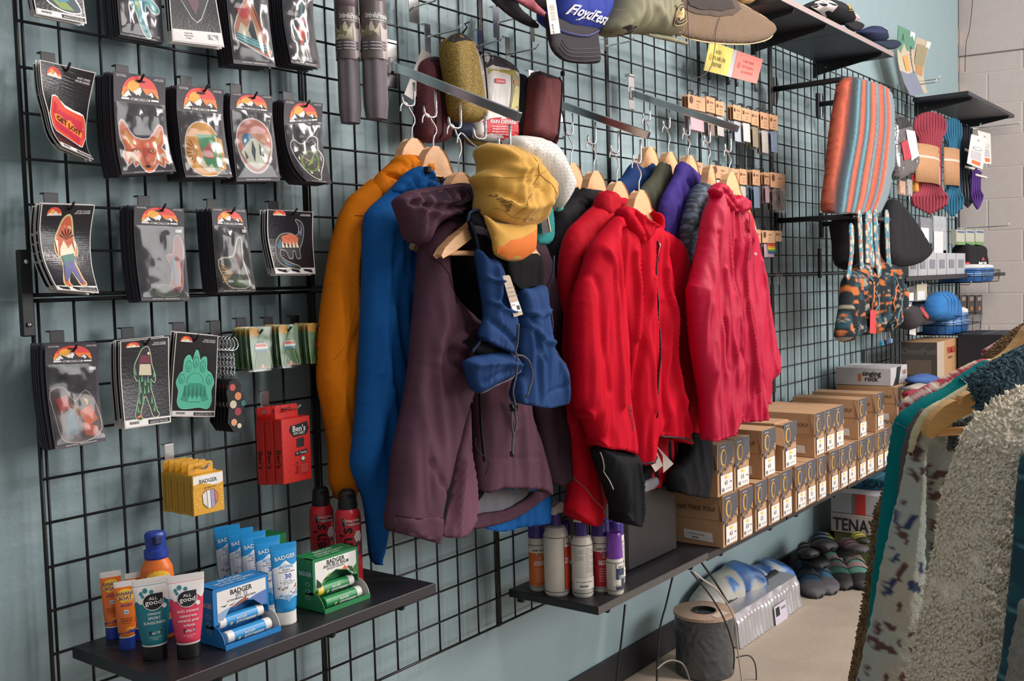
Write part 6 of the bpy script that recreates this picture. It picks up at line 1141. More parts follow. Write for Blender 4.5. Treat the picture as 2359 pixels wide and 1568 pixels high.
def nk(col, words, u0=.0, u1=1, big=None, dark=False):
    def f(S, b):
        S.rect(b, u0, .06, u1, .97, K(col), .0004, 12); S.rect(b, u0, .06, u1, .18, K('#ddd8cc'), .0006, 12); S.text(b, 'NIKWAX', (u0 + u1) / 2, .12, .0075, INK, .001, bold=.04, shear=.15)
        S.poly(b, [((u0 + u1) / 2 - .13, .18), ((u0 + u1) / 2 + .13, .18), ((u0 + u1) / 2, .34)], LTT, .0007); S.poly(b, [((u0 + u1) / 2 - .07, .2), ((u0 + u1) / 2 + .07, .2), ((u0 + u1) / 2, .3)], K('#7a8580'), .001)
        for k, w in enumerate(words): S.text(b, w, (u0 + u1) / 2, .4 + k * .055, .006, LTT, .001, bold=.03)
        for k in range(6): S.text(b, 'wash-in / spray-on', (u0 + u1) / 2, .56 + k * .055, .0026, K('#e8cfb8'), .001)
        S.rect(b, u0 - .012, .0, u0, .98, K('#2a1a3c'), .0006)
    return f
def plain(S, b):
    for cc, u in ((0, .28), (1, .68)):
        for k in range(16 if cc else 9): S.text(b, 'directions and safety text' if k % 4 else 'instructions', u - .17, .06 + k * .033, .0019, K('#6d6670'), .0006, -1, wmax=S.w * .34)
    S.rect(b, .12, .68, .95, .92, K('#dcd8ce'), .0008, 10); S.text(b, 'Fabric & Leather Footwear', .18, .76, .003, INK, .0012, -1)
    for k in range(12): S.rect(b, .3 + k * .022, .83, .31 + k * .022 + .004 * (k % 2), .87, INK, .0012)
    S.text(b, 'NIKWAX', .82, .93, .004, K('#3a2a78'), .0012)
def small(S, b):
    S.rect(b, .45, .1, 1, .97, K('#2a3344'), .0004, 8); S.rect(b, .45, .1, 1, .2, LTT, .0006, 8); S.text(b, 'NIKWAX', .72, .15, .005, INK, .001, shear=.15); S.poly(b, [(.5, .4), (.62, .2), (.66, .5), (.52, .7)], K('#3f5f9a'), .0007, .2); S.text(b, 'FABRIC &', .74, .48, .0045, LTT, .001); S.text(b, 'LEATHER', .74, .55, .0045, LTT, .001); S.rect(b, .28, .6, .62, .84, K('#d8d3c8'), .001, 4); S.text(b, '$11.95', .5, .8, .003, INK, .0014)
    for k in range(9): S.text(b, 'text lines here'[:10], .2, .1 + k * .06, .002, K('#6d6670'), .0006)
    S.rect(b, .42, .02, .44, .98, K('#2a1a3c'), .0006)
bottle(1256, 1359, 1199, 42, 'orange-labelled waterproofing bottle with a purple ribbed cap, leftmost on the shelf', 42, .22, PURC, nk('#c8621e', ('DIRECT', 'WASH-IN')))
bottle(1312, 1300, 1200, 44, 'waterproofing bottle hidden behind the large spray bottle, only its purple cap showing', 42, .3, PURC, nk('#b04a2a', ('WASH',)))
bottle(1306, 1370, 1172, 59, 'large cream spray bottle with an orange side label', 27, .18, PURC, nk('#c8411e', ('TENT & GEAR', 'SOLARPROOF'), .62, 1.15), spray=K('#d8d4cc', .4), sh=.84)
bottle(1436, 1345, 1199, 40, 'cream bottle behind the crimson-labelled one with a purple cap', 38, .2, PURC, plain)
bottle(1402, 1361, 1196, 42, 'crimson-labelled bottle with a purple ribbed cap behind the back-turned one', 42, .2, PURC, nk('#a8172a', ('DOWN', 'PROOF')))
bottle(1362, 1373, 1190, 50, 'cream bottle turned to its printed back with a white spray nozzle', 30, .22, PURC, plain, spray=K('#d8d4cc', .4), sh=.85)
bottle(1433, 1368, 1225, 40, 'small bottle with a clear violet dome cap, rightmost in front', 34, .40, mat('#7a3fa8', .2), small, dome=True, sh=.88)
# black case standing on the shelf
c0 = ZP(1460, 1312, SB); P_ = [Y(x, y, -c0[1]) for x, y in ((1462, 1138), (1560, 1108), (1576, 1262), (1462, 1300))]
X0, X1 = 1.545, 1.845; zt = Y(1571, 1100, .2)[2]
t = thing('document_case', 'black glossy document case standing behind the bottles', 'case', ((X0 + X1) / 2, -.19, SB))
b = M(); b.box((X0, -.215, SB), (X1, -.15, -.595), mat('#1d1c1f', .38), .012); b.build('case_body', t); b = M(); b.box((X0 + .06, -.2165, -.64), (X0 + .064, -.214, -.61), K('#0c0c0e')); b.box((X0, -.218, -.622), (X1, -.214, -.619), K('#2c2a2c')); b.build('lid_seam', t)
# ============================================================ shoe boxes
KR = mat('#b08a66', .75, 0, 'card', 12, .06); DG = K('#4d4b50', .7); GLD = K('#cf9c35'); SBZ = -.846
def shoebox(x0, x1, yf, z0, size, lab, open_=False, tagw=.5, L=.285, jj=0):
    h = .163; t = thing('shoe_box', lab, 'shoe box', ((x0 + x1) / 2, -yf + L / 2, z0), 'brown climbing shoe boxes stacked on the low shelf')
    y0, y1 = -yf, -yf + L - .012; zl = z0 + h * (.52 + .03 * jj)
    b = M(); b.box((x0 + .002, y0 + .003, z0), (x1 - .002, y1, z0 + h - .004), KR, .001); b.build('box_base', t)
    b = M(); 
    if open_: b.box((x0, y0 + .03, zl + .02), (x1, y1, z0 + h), KR, .0015); b.prism([(x0 - .001, y0 + .0, z0 + h * .9), (x0 - .001, y0 + .05, z0 + h * .95), (x0 - .03, y0 + .03, z0 + h * .6), (x0 - .03, y0 - .02, z0 + h * .55)], (.0015, 0, 0), KR)
    else: b.box((x0, y0, zl), (x1, y1 + .004, z0 + h), KR, .0015); b.prism([(x0 - .001, y0 + .001, z0 + h - .002), (x0 - .001, y0 + .02, z0 + h - .002), (x0 - .001, y0 + .012, zl), (x0 - .009, y0 - .001, zl)], (.0012, 0, 0), KR)
    b.build('lid', t)
    S = Surf(lambda u, v: (x0 + .002 + (x1 - x0 - .004) * u, y0 - .0006, z0 + h - h * v), x1 - x0, h); b = M()
    S.poly(b, [(0, 0), (1, 0), (1, .34), (.93, .3), (.9, .4), (.84, .33), (.8, .46), (.7, .42), (.6, .5), (.5, .42), (.4, .46), (.25, .44), (.1, .52), (0, .56)], DG, .0004)
    for (u, v, r) in ((.2, .56, .05), (.14, .6, .03), (.5, .5, .04), (.88, .44, .03), (.36, .5, .035)): S.ell(b, u, v, r * 1.2, r, DG, .0004, 9)
    S.ell(b, .32, .27, .19, .165, GLD, .0007, 22); S.ell(b, .35, .27, .13, .135, DG, .0011, 20); S.text(b, 'approach shoes', .3, .06, .0035, LTT, .0007)
    S.rect(b, .12, .6, .9, .95, K('#dedad6'), .0008); S.ell(b, .45, .655, .09, .03, K('#e8b83c'), .0011, 12); S.ell(b, .58, .655, .07, .025, K('#f0d48a'), .0012, 12); S.text(b, size, .46, .76, .013, INK, .0011, bold=.015)
    for k in range(4): S.rect(b, .18 + k * .045, .85, .205 + k * .045, .92, INK, .0011)
    for k in range(3): S.text(b, 'III', .5 + k * .13, .88, .006, K('#8a8a90'), .0011)
    if size in ('4.5', '5.0', '7.0'): S.rect(b, .72, .755, .84, .775, INK, .0011)
    b.build('printed_end', t)
    Sd = Surf(lambda u, v: (x0 - .0012, y1 + (y0 - y1) * u, z0 + h - h * v), L, h); b = M(); Sd.text(b, 'HOW FAR HAS CLIMBING TAKEN YOU?'.replace('CLIMBING TAKEN', 'TAKE') if 0 else 'HAS TAKE YOU?', .66, .27, .0135, K('#5a3c28'), .0006, wmax=.16); b.build('side_lettering', t)
    S2 = Surf(lambda u, v: (x0 + .0014, y1 + (y0 - y1) * (u + .05 * v) , z0 + h - h * v - .012 * u * (1 if jj >= 0 else 0)), L, h); b = M()
    S2.rect(b, .45, .68, .82, .86, K('#d8d2ca'), .0006); S2.text(b, 'style and carton number', .62, .74, .004, INK, .001); S2.text(b, 'IIIIIIIIIIIII', .6, .81, .005, INK, .001); b.build('shipping_label', t)
    return t
bot = [(1666, 1700), (1704, 1732), (1741, 1768), (1770, 1794), (1800, 1826), (1832, 1856), (1859, 1881), (1882, 1901), (1913.5, 1931), (1932.6, 1948.6), (1953, 1974), (1977, 1992.6), (1996, 2015.6), (2018, 2034), (2036, 2050), (2052, 2066)]
sizes = ['4.5', '5.0', '5.5', '6.0', '6.5', '7.0', '7.5', '8.0', '8.5', '9.0', '9.0', '9.5', '9.5', '10', '10', '10']; ords = ['nearest', 'second', 'third', 'fourth', 'fifth', 'sixth', 'seventh', 'eighth', 'ninth', 'tenth', 'eleventh', 'twelfth', 'thirteenth', 'fourteenth', 'fifteenth', 'sixteenth']
xr = 0
for i, (a, c) in enumerate(bot):
    x0 = Y(a, 1150, .3)[0]; x1 = min(Y(c, 1150, .3)[0], x0 + .115) if i > 8 else Y(c, 1150, .3)[0]; x0 = max(x0, xr + .001); x1 = max(x1, x0 + .09); xr = x1
    shoebox(x0, x1, .3 + .004 * (i % 2), SBZ + .0005, sizes[i], 'brown shoe box labelled %s, %s in the bottom row' % (sizes[i], ords[i]), jj=(i % 3) * .5)
top = [(1653.6, 1690), (1692, 1727.6), (1757, 1787.6), (1805, 1842.7), (1878, 1896), (1902, 1921.5), (1923, 1945.4), (1979, 1995.8), (2020, 2036)]
ts = ['4.5', '5.0', '6.0', '7.0', '8.0', '8.5', '9.0', '10', '11']; xr = 0
for i, (a, c) in enumerate(top):
    x0 = Y(a, 1050, .3)[0]; x1 = Y(c, 1050, .3)[0]; x0 = max(x0, xr + .001); x1 = min(max(x1, x0 + .1), x0 + .122); xr = x1
    shoebox(x0, x1, .3, SBZ + .165, ts[i], 'brown shoe box labelled %s, %s in the top row' % (ts[i], ords[i]) + (', its lid flap torn open' if i == 3 else ''), i == 3, jj=(i % 2) * .6)
x0 = Y(2068, 900, .3)[0]; XT = x0; shoebox(x0, x0 + .26, .3, SBZ + .165, '12', 'large brown shoe box at the far end of the top row', jj=.4)
# ============================================================ hats along the top
t, Pc, Pv = two('cap', 'royal blue cap with white script lettering and a dark brim', .21, [(1255, -60), (1258, 10), (1262, 50), (1285, 72), (1301, 76), (1341, 81), (1363, 78), (1375, 60), (1386, 35), (1396, -20), (1398, -70)], mat('#26368c', .8, 0, 'fab', 40, .1), [(1256, 30), (1262, 88), (1273, 120), (1300, 141), (1341, 147), (1378, 145), (1382, 134), (1377, 90), (1370, 60), (1310, 50)], mat('#2a262b', .75, 0, 'fab'), .06, .012, seed=71, dv=.03, fold=.003, Rv=.03)
b = M(); Pc.text(b, 'FloydFest', 1316, 42, 21, LTT, rot=.27, bold=.03, shear=.25, off=.0045, sq=.82); Pc.text(b, "enjoy the ride '24", 1296, 44, 5, K('#8a92c8'), rot=.4, off=.0016); Pc.line(b, [(1290, 54), (1310, 50), (1340, 60)], .0008, LTT); b.build('front_lettering', t)
b = M()
for k in range(4): Pv.line(b, [(1276 + k * 3, 118 - k * 8), (1300, 137 - k * 8), (1340, 142 - k * 9), (1376, 139 - k * 9)], .0009, K('#47424a'), .0008)
Pv.line(b, [(1262, 60), (1290, 76), (1340, 85), (1372, 72)], .003, K('#1c2560'), .002); b.build('brim_stitching', t)
t2 = M(); S = quad(*[Y(x, y, .265) for x, y in ((1256, -20), (1277, -20), (1291, 76), (1269, 79))]); t2.prism([S.at(0, 0), S.at(1, 0), S.at(1, 1), S.at(0, 1)], (0, .0008, 0), K('#d8cfc0', .6)); S.text(t2, '$29.95', .3, .88, .006, INK, .0006, rot=-1.57)
for k in range(5): S.text(t2, 'snapback cap one size', .3 + k * .1, .5, .003, K('#6a6258'), .0006, rot=-1.57)
tag(t2.build('price_tag'), 'long cream price tag hanging beside the blue cap lettering', 'tag')
peg(1225, 62, 1268, 30, 'chrome hook behind the blue lettered cap', (.02, .04), CHROME)
two('cap', 'dark cap with a dusty pink underside brim cut off by the top edge', .19, [(1150, -80), (1221, -40), (1262, -60), (1262, 20), (1250, 34), (1200, 5), (1160, -20)], mat('#231f24', .8, 0, 'fab'), [(1160, -14), (1190, 2), (1225, 24), (1255, 41), (1265, 43), (1262, 33), (1240, 12), (1210, -20), (1180, -30)], mat('#b0606c', .75, 0, 'fab'), .04, .006, seed=72, dv=.03, Rv=.01, fold=.002)
two('cap', 'black cap brim cut off by the top edge, left of the pink one', .15, [(1120, -60), (1170, -60), (1180, -20), (1140, -10)], mat('#1d1b20', .8, 0, 'fab'), [(1128, -8), (1150, 18), (1185, 45), (1215, 60), (1234, 65), (1242, 60), (1225, 42), (1195, 15), (1180, -12)], mat('#2b272c', .75, 0, 'fab'), .03, .008, seed=73, dv=.03, Rv=.01, fold=.002)
OLV = mat('#7c7a62', .8, 0, 'fab', 40, .12)
t, Pc, Pv = two('cap', 'olive cap with a round tan winged emblem hanging from a long hook', .25, [(1430, -20), (1405, 34), (1393, 62), (1396, 78), (1415, 86), (1437, 80), (1470, 78), (1503, 81), (1541, 86), (1546, 50), (1537, 14), (1526, -30), (1470, -50)], OLV, [(1490, 76), (1541, 82), (1572, 92), (1588, 99), (1584, 104), (1540, 95), (1495, 84)], OLV, .07, .006, seed=74, dv=.02, Rv=.008, fold=.006, cre=[([(1440, 10), (1437, 40), (1440, 70)], -.008, .006), ([(1455, 20), (1480, 45), (1500, 70)], .008, .012)])
b = M(); Pc.poly(b, [(1396, 62), (1410, 66), (1434, 68), (1436, 82), (1415, 85), (1397, 78)], INK, .002); b.build('strap_opening', t, smooth=True)
b = M(); tn = K('#c2a878'); E_ = lambda rx, ry, n=22: [(1521 + rx * math.cos(a) + 0, 42.7 + ry * math.sin(a)) for a in np.linspace(0, 2 * math.pi, n)]
Pc.poly(b, E_(18, 26)[:-1], K('#3a3528'), .0016); Pc.line(b, E_(17, 25), .0011, tn, .003); Pc.line(b, E_(11.5, 18), .0009, tn, .003)
for k in range(7): Pc.line(b, [(1521, 42 + k * 1.4), (1512 - k * .6, 33 + k * 2.6), (1503 + k * .8, 22 + k * 3.4)], .0011, tn, .0032)
Pc.poly(b, [(1519, 30), (1525, 29), (1529, 38), (1526, 50), (1519, 56), (1516, 46)], tn, .003); b.build('round_emblem', t, smooth=True)
peg(1395, 95, 1462, 85, 'long chrome hook carrying the olive cap', (.02, .03), CHROME)
# straw hat
t = thing('straw_hat', 'wide-brimmed straw sun hat seen from below with a dark chin cord', 'hat', Y(1650, 60, .2))
P = Puff([(1543, 74), (1580, 86), (1620, 95), (1668, 100), (1710, 101), (1737, 99), (1768, 90), (1782, 78), (1785, 66), (1774, 48), (1737, 24), (1700, 4), (1640, -30), (1580, -40), (1545, -20), (1532, 20)], PY(.25), T=.014, Tb=.004, R=.03, fold=.002, fs=20, step=.006, seed=75, tilt=None); P.part('brim', mat('#6a5845', .95, 0, 'rough', 120, .25), t)
b = M(); P.line(b, [(1543, 74), (1620, 96), (1710, 102), (1768, 91), (1785, 68), (1774, 48), (1737, 24), (1700, 4)], .0022, mat('#d8b98a', .7), -.004); b.build('brim_edge', t, smooth=True)
b = M(); P.poly(b, [(1558, 0), (1560, 20), (1590, 33), (1640, 40), (1680, 36), (1698, 22), (1690, 2), (1660, -20), (1580, -25)], mat('#4d423a', .9, 0, 'fab'), .003); P.poly(b, [(1570, -4), (1574, 14), (1600, 24), (1650, 27), (1680, 20), (1670, -8), (1600, -20)], mat('#2c2521', .9), .006); b.build('crown_opening', t, smooth=True)
b = M(); P.poly(b, [(1555, 60), (1566, 62), (1563, 72), (1553, 69)], K('#54301f'), .002); b.build('leather_label', t)
b = M(); b.tube([Y(x, y, .27) for x, y in cr([(1584, -10), (1585, 60), (1590, 130), (1593, 178), (1590, 200), (1588, 210)], 5)], .0014, K('#3a241c'), 6); b.tube([Y(x, y, .27) for x, y in cr([(1658, 41), (1650, 70), (1646, 115), (1636, 158), (1615, 176), (1594, 180)], 5)], .0014, K('#3a241c'), 6); b.build('chin_cord', t, smooth=True)
Pk = Puff([(1696, -30), (1702, 4), (1712, 8), (1735, 5), (1760, -30)], PY(.2), T=.03, R=.03, fold=.001, step=.01); Pk.part('crown', mat('#cfa772', .8, 0, 'rough', 100, .2), t)
peg(1550, 35, 1625, 18, 'chrome hook carrying the straw hat', (.02, .03), CHROME)
# ============================================================ fleece jackets on the near right rack
FH = np.array([RM[2][0], RM[2][1], 0]); FH /= np.linalg.norm(FH)
def PF(Zd): return Plane(O + FH * Zd, -FH)
def tufts(P, t, m, n, ln, wd, curl=1.0):
    rs = np.random.RandomState(int(P.seed)); lo, hi = P.bd.min(0), P.bd.max(0); Q = rs.rand(n * 3, 2) * (hi - lo) + lo
    from_poly = np.zeros(len(Q), bool); x, y = Q[:, 0], Q[:, 1]; B_ = np.roll(P.bd, -1, 0)
    for (x1, y1), (x2, y2) in zip(P.bd, B_):
        c = ((y1 > y) != (y2 > y)); from_poly ^= c & (x < (x2 - x1) * (y - y1) / (y2 - y1 + 1e-12) + x1)
    Q = Q[from_poly][:n]; d = seg_dist(Q, P.bd); Q = np.vstack([Q, P.bd[rs.randint(0, len(P.bd), n // 14)]]); h = P.hgt(Q); a = rs.rand(len(Q)) * 6.283; dv = np.c_[np.cos(a) * .8, np.sin(a) * .6 - .55]; dv += (vnoise(Q[:, 0] * 40, Q[:, 1] * 40, 3) - .5)[:, None] * 2.2
    dv /= np.linalg.norm(dv, axis=1)[:, None]; L = ln * (.6 + .8 * rs.rand(len(Q))); u, w, nn = P.pl.u, P.pl.w, P.pl.n; V_ = []; F_ = []
    for i in range(len(Q)):
        p = P.pl.o + u * Q[i, 0] + w * Q[i, 1] + nn * (h[i] - .001); D = u * dv[i, 0] + w * dv[i, 1]; S_ = u * -dv[i, 1] + w * dv[i, 0]; l = L[i]; k = len(V_); cu = (rs.rand() - .5) * curl
        V_ += [p - S_ * wd * .5, p + S_ * wd * .5, p + D * l * .45 + nn * l * .26 + S_ * (wd * .55 + cu * l * .3), p + D * l * .45 + nn * l * .26 - S_ * (wd * .55 - cu * l * .3), p + D * l * .95 + nn * l * .16 + S_ * cu * l * .9, p + D * l * .4 + nn * l * .1]
        F_ += [[k, k + 1, k + 2, k + 3], [k + 3, k + 2, k + 4], [k, k + 3, k + 5], [k + 1, k + 5, k + 2], [k + 3, k + 4, k + 5], [k + 2, k + 5, k + 4]]
    b = M(); b.add(V_, F_, m); tag(b.build('pile', t, smooth=True), kind='stuff')
def fleece(nm, out, Z, m, T=.03, step=.006, fine=.002, ffs=170, seed=80, fold=.004, paint=None, R=.04, t=None, pn=None, lab=None, tuft=None, **kw):
    P = Puff(out, PF(Z), T=T, R=R, fold=fold, fs=14, step=step, fine=fine, ffs=ffs, seed=seed, **kw)
    if t is None: t = thing('fleece_jacket', nm, 'jacket', P.pl.p3(np.array([P.bd[:, 0].mean(), P.bd[:, 1].min()])), 'jackets on the near right rack')
    o = P.part(pn or 'body', m, t, paint=paint)
    if tuft: tufts(P, t, m, *tuft)
    if lab: o['label'] = lab
    return t, P
BRN = mat('#7d6344', .95, 0, 'rough', 160, .25); TLC = mat('#067274', .9, 0, 'fab', 30, .12, .1, 0)
fleece('brown curly fleece jacket, farthest on the near rack, its hem showing at the left', [(2022, 1158), (2012, 1200), (2000, 1309), (1978, 1447), (1955, 1568), (1945, 1640), (2100, 1640), (2100, 1200), (2060, 1100)], 1.62, BRN, ffs=120, fine=.001, seed=81, tuft=(7000, .0035, .0038, 2))
t, P = fleece('brown curly fleece collar above the teal jacket', [(2359, 745), (2332, 761), (2288, 799), (2268, 819), (2282, 836), (2310, 812), (2340, 790), (2380, 800), (2480, 760), (2460, 690), (2400, 715)], 1.60, BRN, T=.03, fine=.001, ffs=120, step=.005, seed=82, tuft=(5000, .0045, .004, 2))
def plaid(cs):
    A, B_, C_ = [np.array(hexlin(c)) for c in cs]
    def f(px, py, u, w):
        a = (np.mod(u + w * .5, .05) < .006) | (np.mod(u + w * .5 + .012, .05) < .003); b = (np.mod(w - u * .5, .05) < .006) | (np.mod(w - u * .5 + .012, .05) < .003)
        rgb = np.tile(A, (len(px), 1)); rgb[a | b] = B_; rgb[a & b] = C_; return rgb
    return f
PC = mat('#ffffff', .85, 0, 'paintcol'); FC = mat('#fffffe', .95, 0, 'furcol')
def redplaid(px, py, u, w):
    r = plaid(('#9c1c30', '#c8a8a0', '#e8d8c8'))(px, py, u, w); c = plaid(('#cfc3ac', '#a83242', '#8a1426'))(px, py, u, w); k = (px > 2165); r[k] = c[k]; return r
fleece('red and cream plaid shirt between the teal and brown jackets', [(2262, 826), (2210, 848), (2171, 868), (2121, 893), (2088, 915), (2072, 940), (2090, 980), (2200, 940), (2300, 900), (2320, 840)], 1.55, PC, T=.03, fine=0, step=.003, paint=redplaid, seed=83)
fleece('dark red plaid sleeve top beside the brown curly collar', [(2306, 781), (2282, 795), (2264, 808), (2266, 822), (2290, 812), (2340, 790), (2340, 770)], 1.64, PC, T=.02, fine=0, step=.003, paint=plaid(('#7c1c34', '#c08a90', '#d8b8b0')), seed=84, R=.015)
t, P = fleece('teal corduroy jacket behind the patterned fleece', [(2271, 828), (2235, 848), (2205, 868), (2171, 894), (2127, 913), (2083, 944), (2061, 971), (2049, 1032), (2038, 1115), (2027, 1198), (2010, 1337), (2001, 1436), (1990, 1568), (1985, 1640), (2150, 1640), (2150, 1100), (2280, 950), (2290, 860)], 1.46, TLC, fine=.0008, ffs=300, seed=85, T=.035)
b = M(); P.line(b, [(2205, 869), (2214, 890), (2216, 905)], .0012, K('#0a5c5c'), .0006); P.line(b, [(2060, 972), (2075, 985), (2079, 1010)], .001, K('#0a5c5c'), .0006); b.build('seams', t)
fleece('grey heathered jacket, a thin strip behind the patterned fleece', [(2130, 940), (2105, 962), (2083, 1004), (2071, 1088), (2065, 1170), (2050, 1260), (2080, 1300), (2160, 1000)], 1.40, mat('#57504f', .95, 0, 'rough', 200, .4), fine=.0015, seed=86, T=.02)
RWD = mat('#c99858', .45, 0, 'wood', 40, .25)
SP = []
for (x, y, a, b_, th, c) in [(2115, 1048, 9, 22, .5, 1), (2107, 1095, 8, 20, -.5, 1), (2128, 1085, 6, 12, .4, 1), (2163, 1093, 24, 8, -.2, 1), (2182, 1110, 8, 22, .1, 1), (2142, 1128, 7, 22, .1, 1), (2160, 1143, 22, 8, -.4, 1), (2184, 1030, 5, 10, 0, 1), (2080, 1150, 5, 14, 0, 1), (2150, 1210, 5, 13, .2, 1), (2064, 1190, 5, 18, .1, 2), (2100, 1196, 18, 8, -.5, 2), (2092, 1210, 10, 10, 0, 2), (2150, 1262, 12, 9, .3, 2), (2074, 1222, 6, 18, -.3, 1), (2085, 1240, 6, 14, -.2, 1), (2052, 1255, 12, 9, -.6, 2), (2068, 1280, 7, 12, 0, 2), (2060, 1292, 5, 8, 0, 2), (2080, 1308, 14, 8, -.7, 1), (2072, 1328, 7, 14, .2, 1), (2036, 1348, 6, 20, -.3, 2), (2055, 1345, 9, 15, .6, 2), (2045, 1362, 14, 8, -.2, 2), (2106, 1352, 16, 12, .8, 2), (2122, 1310, 5, 14, 0, 2), (2038, 1340, 4, 10, 0, 1), (2072, 1395, 6, 12, 0, 1), (2050, 1442, 16, 6, .6, 1), (2022, 1450, 6, 14, .1, 1), (2052, 1496, 16, 8, .6, 1), (2028, 1490, 14, 7, -.6, 1), (2020, 1475, 6, 12, .2, 1), (2072, 1480, 5, 10, 0, 1), (2106, 1460, 16, 8, -.4, 1), (2112, 1500, 18, 10, .3, 1), (2000, 1470, 3, 8, 0, 1), (1998, 1540, 6, 12, 0, 1), (2040, 1560, 6, 14, .1, 1), (2077, 1562, 7, 14, 0, 1), (1982, 1566, 6, 8, 0, 2), (2140, 1075, 5, 8, 0, 1), (2200, 1015, 9, 16, .3, 1)]: SP.append((x, y, a, b_, th, c))
def leo(px, py, u, w):
    n = vnoise(u * 25, w * 25, 3)[:, None]; rgb = np.array(hexlin('#b9ab98')) * (1 - n) + np.array(hexlin('#a3b0aa')) * n; jx = (vnoise(u * 90, w * 90, 7) - .5) * 5; jy = (vnoise(u * 90, w * 90, 8) - .5) * 5
    for (x, y, a, b_, th, c) in SP:
        dx = px + jx - x; dy = py + jy - y; X = dx * math.cos(th) + dy * math.sin(th); Y_ = -dx * math.sin(th) + dy * math.cos(th); k = (X / a) ** 2 + (Y_ / b_) ** 2 < 1; rgb[k] = hexlin('#5d3f3c') if c == 1 else hexlin('#2f3a5e')
    return rgb
t, P = fleece('pale patterned fleece with brown and navy motifs on a wooden hanger', [(2200, 910), (2166, 922), (2133, 944), (2116, 977), (2094, 1043), (2066, 1171), (2038, 1281), (2011, 1420), (1978, 1568), (1965, 1640), (2126, 1640), (2127, 1400), (2130, 1150), (2136, 1010), (2200, 960)], 1.30, FC, T=.035, step=.0035, fine=.0015, ffs=260, paint=leo, seed=87, pn='sleeve')
fleece('', [(2190, 940), (2140, 1010), (2132, 1060), (2134, 1300), (2132, 1640), (2260, 1640), (2300, 1300), (2330, 1000), (2300, 920)], 1.33, FC, T=.03, step=.0035, fine=.0015, ffs=260, paint=leo, seed=88, t=t, pn='body')
fleece('', [(2240, 880), (2200, 900), (2168, 920), (2133, 940), (2105, 980), (2092, 1030), (2100, 1050), (2122, 985), (2150, 950), (2200, 925), (2245, 905)], 1.29, mat('#c9bd96', .9, 0, 'fab', 30, .1), T=.012, fine=.0006, R=.012, step=.004, seed=89, t=t, pn='inner_edge', lab='cream inner edge of the shoulder')
def fhang(pts, Z, lab, bar=None, th=.018):
    pl = PF(Z); t = thing('clothes_hanger', lab, 'hanger', pl.p3(pl.hit(*pts[0])), 'hangers on the near right rack'); q = [pl.hit(*p) for p in cr(pts, 3, True)]
    b = M(); b.prism([pl.p3(p, th / 2) for p in q], tuple(-pl.n * th), RWD); o = b.build('wooden_body', t); md = o.modifiers.new('round', 'BEVEL'); md.width = .004; md.segments = 2; md.limit_method = 'ANGLE'
    if bar: b = M(); b.tube([pl.p3(pl.hit(*bar[0])), pl.p3(pl.hit(*bar[1]))], .0055, RWD, 10); b.build('trouser_bar', t, smooth=2)
    hk = pl.hit(2560, 640 if Z > 1.35 else 700); b = M(); b.tube([pl.p3(hk + np.array(k)) for k in ((0, -.04), (0, .03), (.02, .05), (0, .07), (-.02, .055))], .0018, CHROME, 6); b.build('wire_hook', t, smooth=True)
    return t
fhang([(2132, 1004), (2129, 992), (2138, 966), (2166, 936), (2197, 920), (2200, 928), (2210, 926), (2212, 912), (2250, 893), (2340, 850), (2480, 760), (2540, 735), (2560, 735), (2560, 790), (2480, 820), (2350, 900), (2262, 938), (2205, 961), (2160, 990), (2145, 1006)], 1.26, 'wooden hanger with a notch poking out of the patterned fleece', ((2158, 995), (2400, 983)))
fhang([(2277, 838), (2315, 812), (2345, 778), (2370, 745), (2480, 650), (2560, 650), (2560, 700), (2480, 720), (2385, 790), (2350, 812), (2320, 830), (2288, 850)], 1.47, 'wooden hanger between the teal jacket and the brown curly collar')
FUR = mat('#4d6670', .95, 0, 'rough', 140, .3); WSH = mat('#f2e6d0', .97, 0, '', 120, .06)
t, P = fleece('slate blue shaggy fleece jacket, its collar lying over the wooden hanger', [(2240, 866), (2276, 842), (2315, 818), (2359, 796), (2440, 760), (2520, 800), (2500, 900), (2400, 930), (2359, 915), (2321, 930), (2290, 950), (2262, 948), (2252, 915), (2238, 885)], 1.21, FUR, T=.04, step=.004, fine=.002, ffs=190, seed=90, R=.03, tuft=(9000, .010, .004))
fleece('', [(2262, 948), (2232, 960), (2205, 970), (2190, 1000), (2200, 1030), (2290, 990), (2330, 940)], 1.285, mat('#55605f', .95, 0, 'rough', 140, .3), T=.02, fine=.002, step=.005, seed=91, t=t, pn='shoulder', tuft=(1500, .007, .003))
t, P = fleece('cream white shaggy fleece jacket, the nearest and largest on the rack', [(2359, 894), (2310, 921), (2260, 955), (2227, 999), (2204, 1060), (2177, 1143), (2166, 1226), (2138, 1353), (2121, 1447), (2099, 1568), (2090, 1640), (2350, 1640), (2400, 1400), (2480, 1100), (2520, 960), (2440, 880)], 1.13, WSH, T=.045, step=.004, fine=.002, ffs=150, seed=92, R=.05, tuft=(26000, .0075, .0048, 1.6))
def tplaid(px, py, u, w):
    rgb = np.tile(np.array(hexlin('#0f3c4a')), (len(px), 1)); k = (np.mod(u, .06) < .02) | (np.mod(w, .07) < .02); rgb[k] = hexlin('#124d58'); k = (np.mod(w + .01, .07) < .003); rgb[k] = hexlin('#4f8088'); return rgb
fleece('dark teal plaid flannel at the right edge in front of the cream fleece', [(2365, 1040), (2346, 1115), (2337, 1254), (2324, 1392), (2310, 1530), (2300, 1640), (2480, 1640), (2500, 1200), (2450, 1060)], 1.05, PC, T=.02, fine=0, step=.004, paint=tplaid, seed=93, R=.02)
fleece('grey knitted jacket corner at the bottom right', [(2365, 1376), (2342, 1450), (2330, 1500), (2322, 1568), (2316, 1640), (2480, 1640), (2480, 1400)], 1.0, mat('#8f8880', .95, 0, 'knit', 200, .4), T=.02, fine=.002, ffs=260, step=.004, seed=94, R=.02)
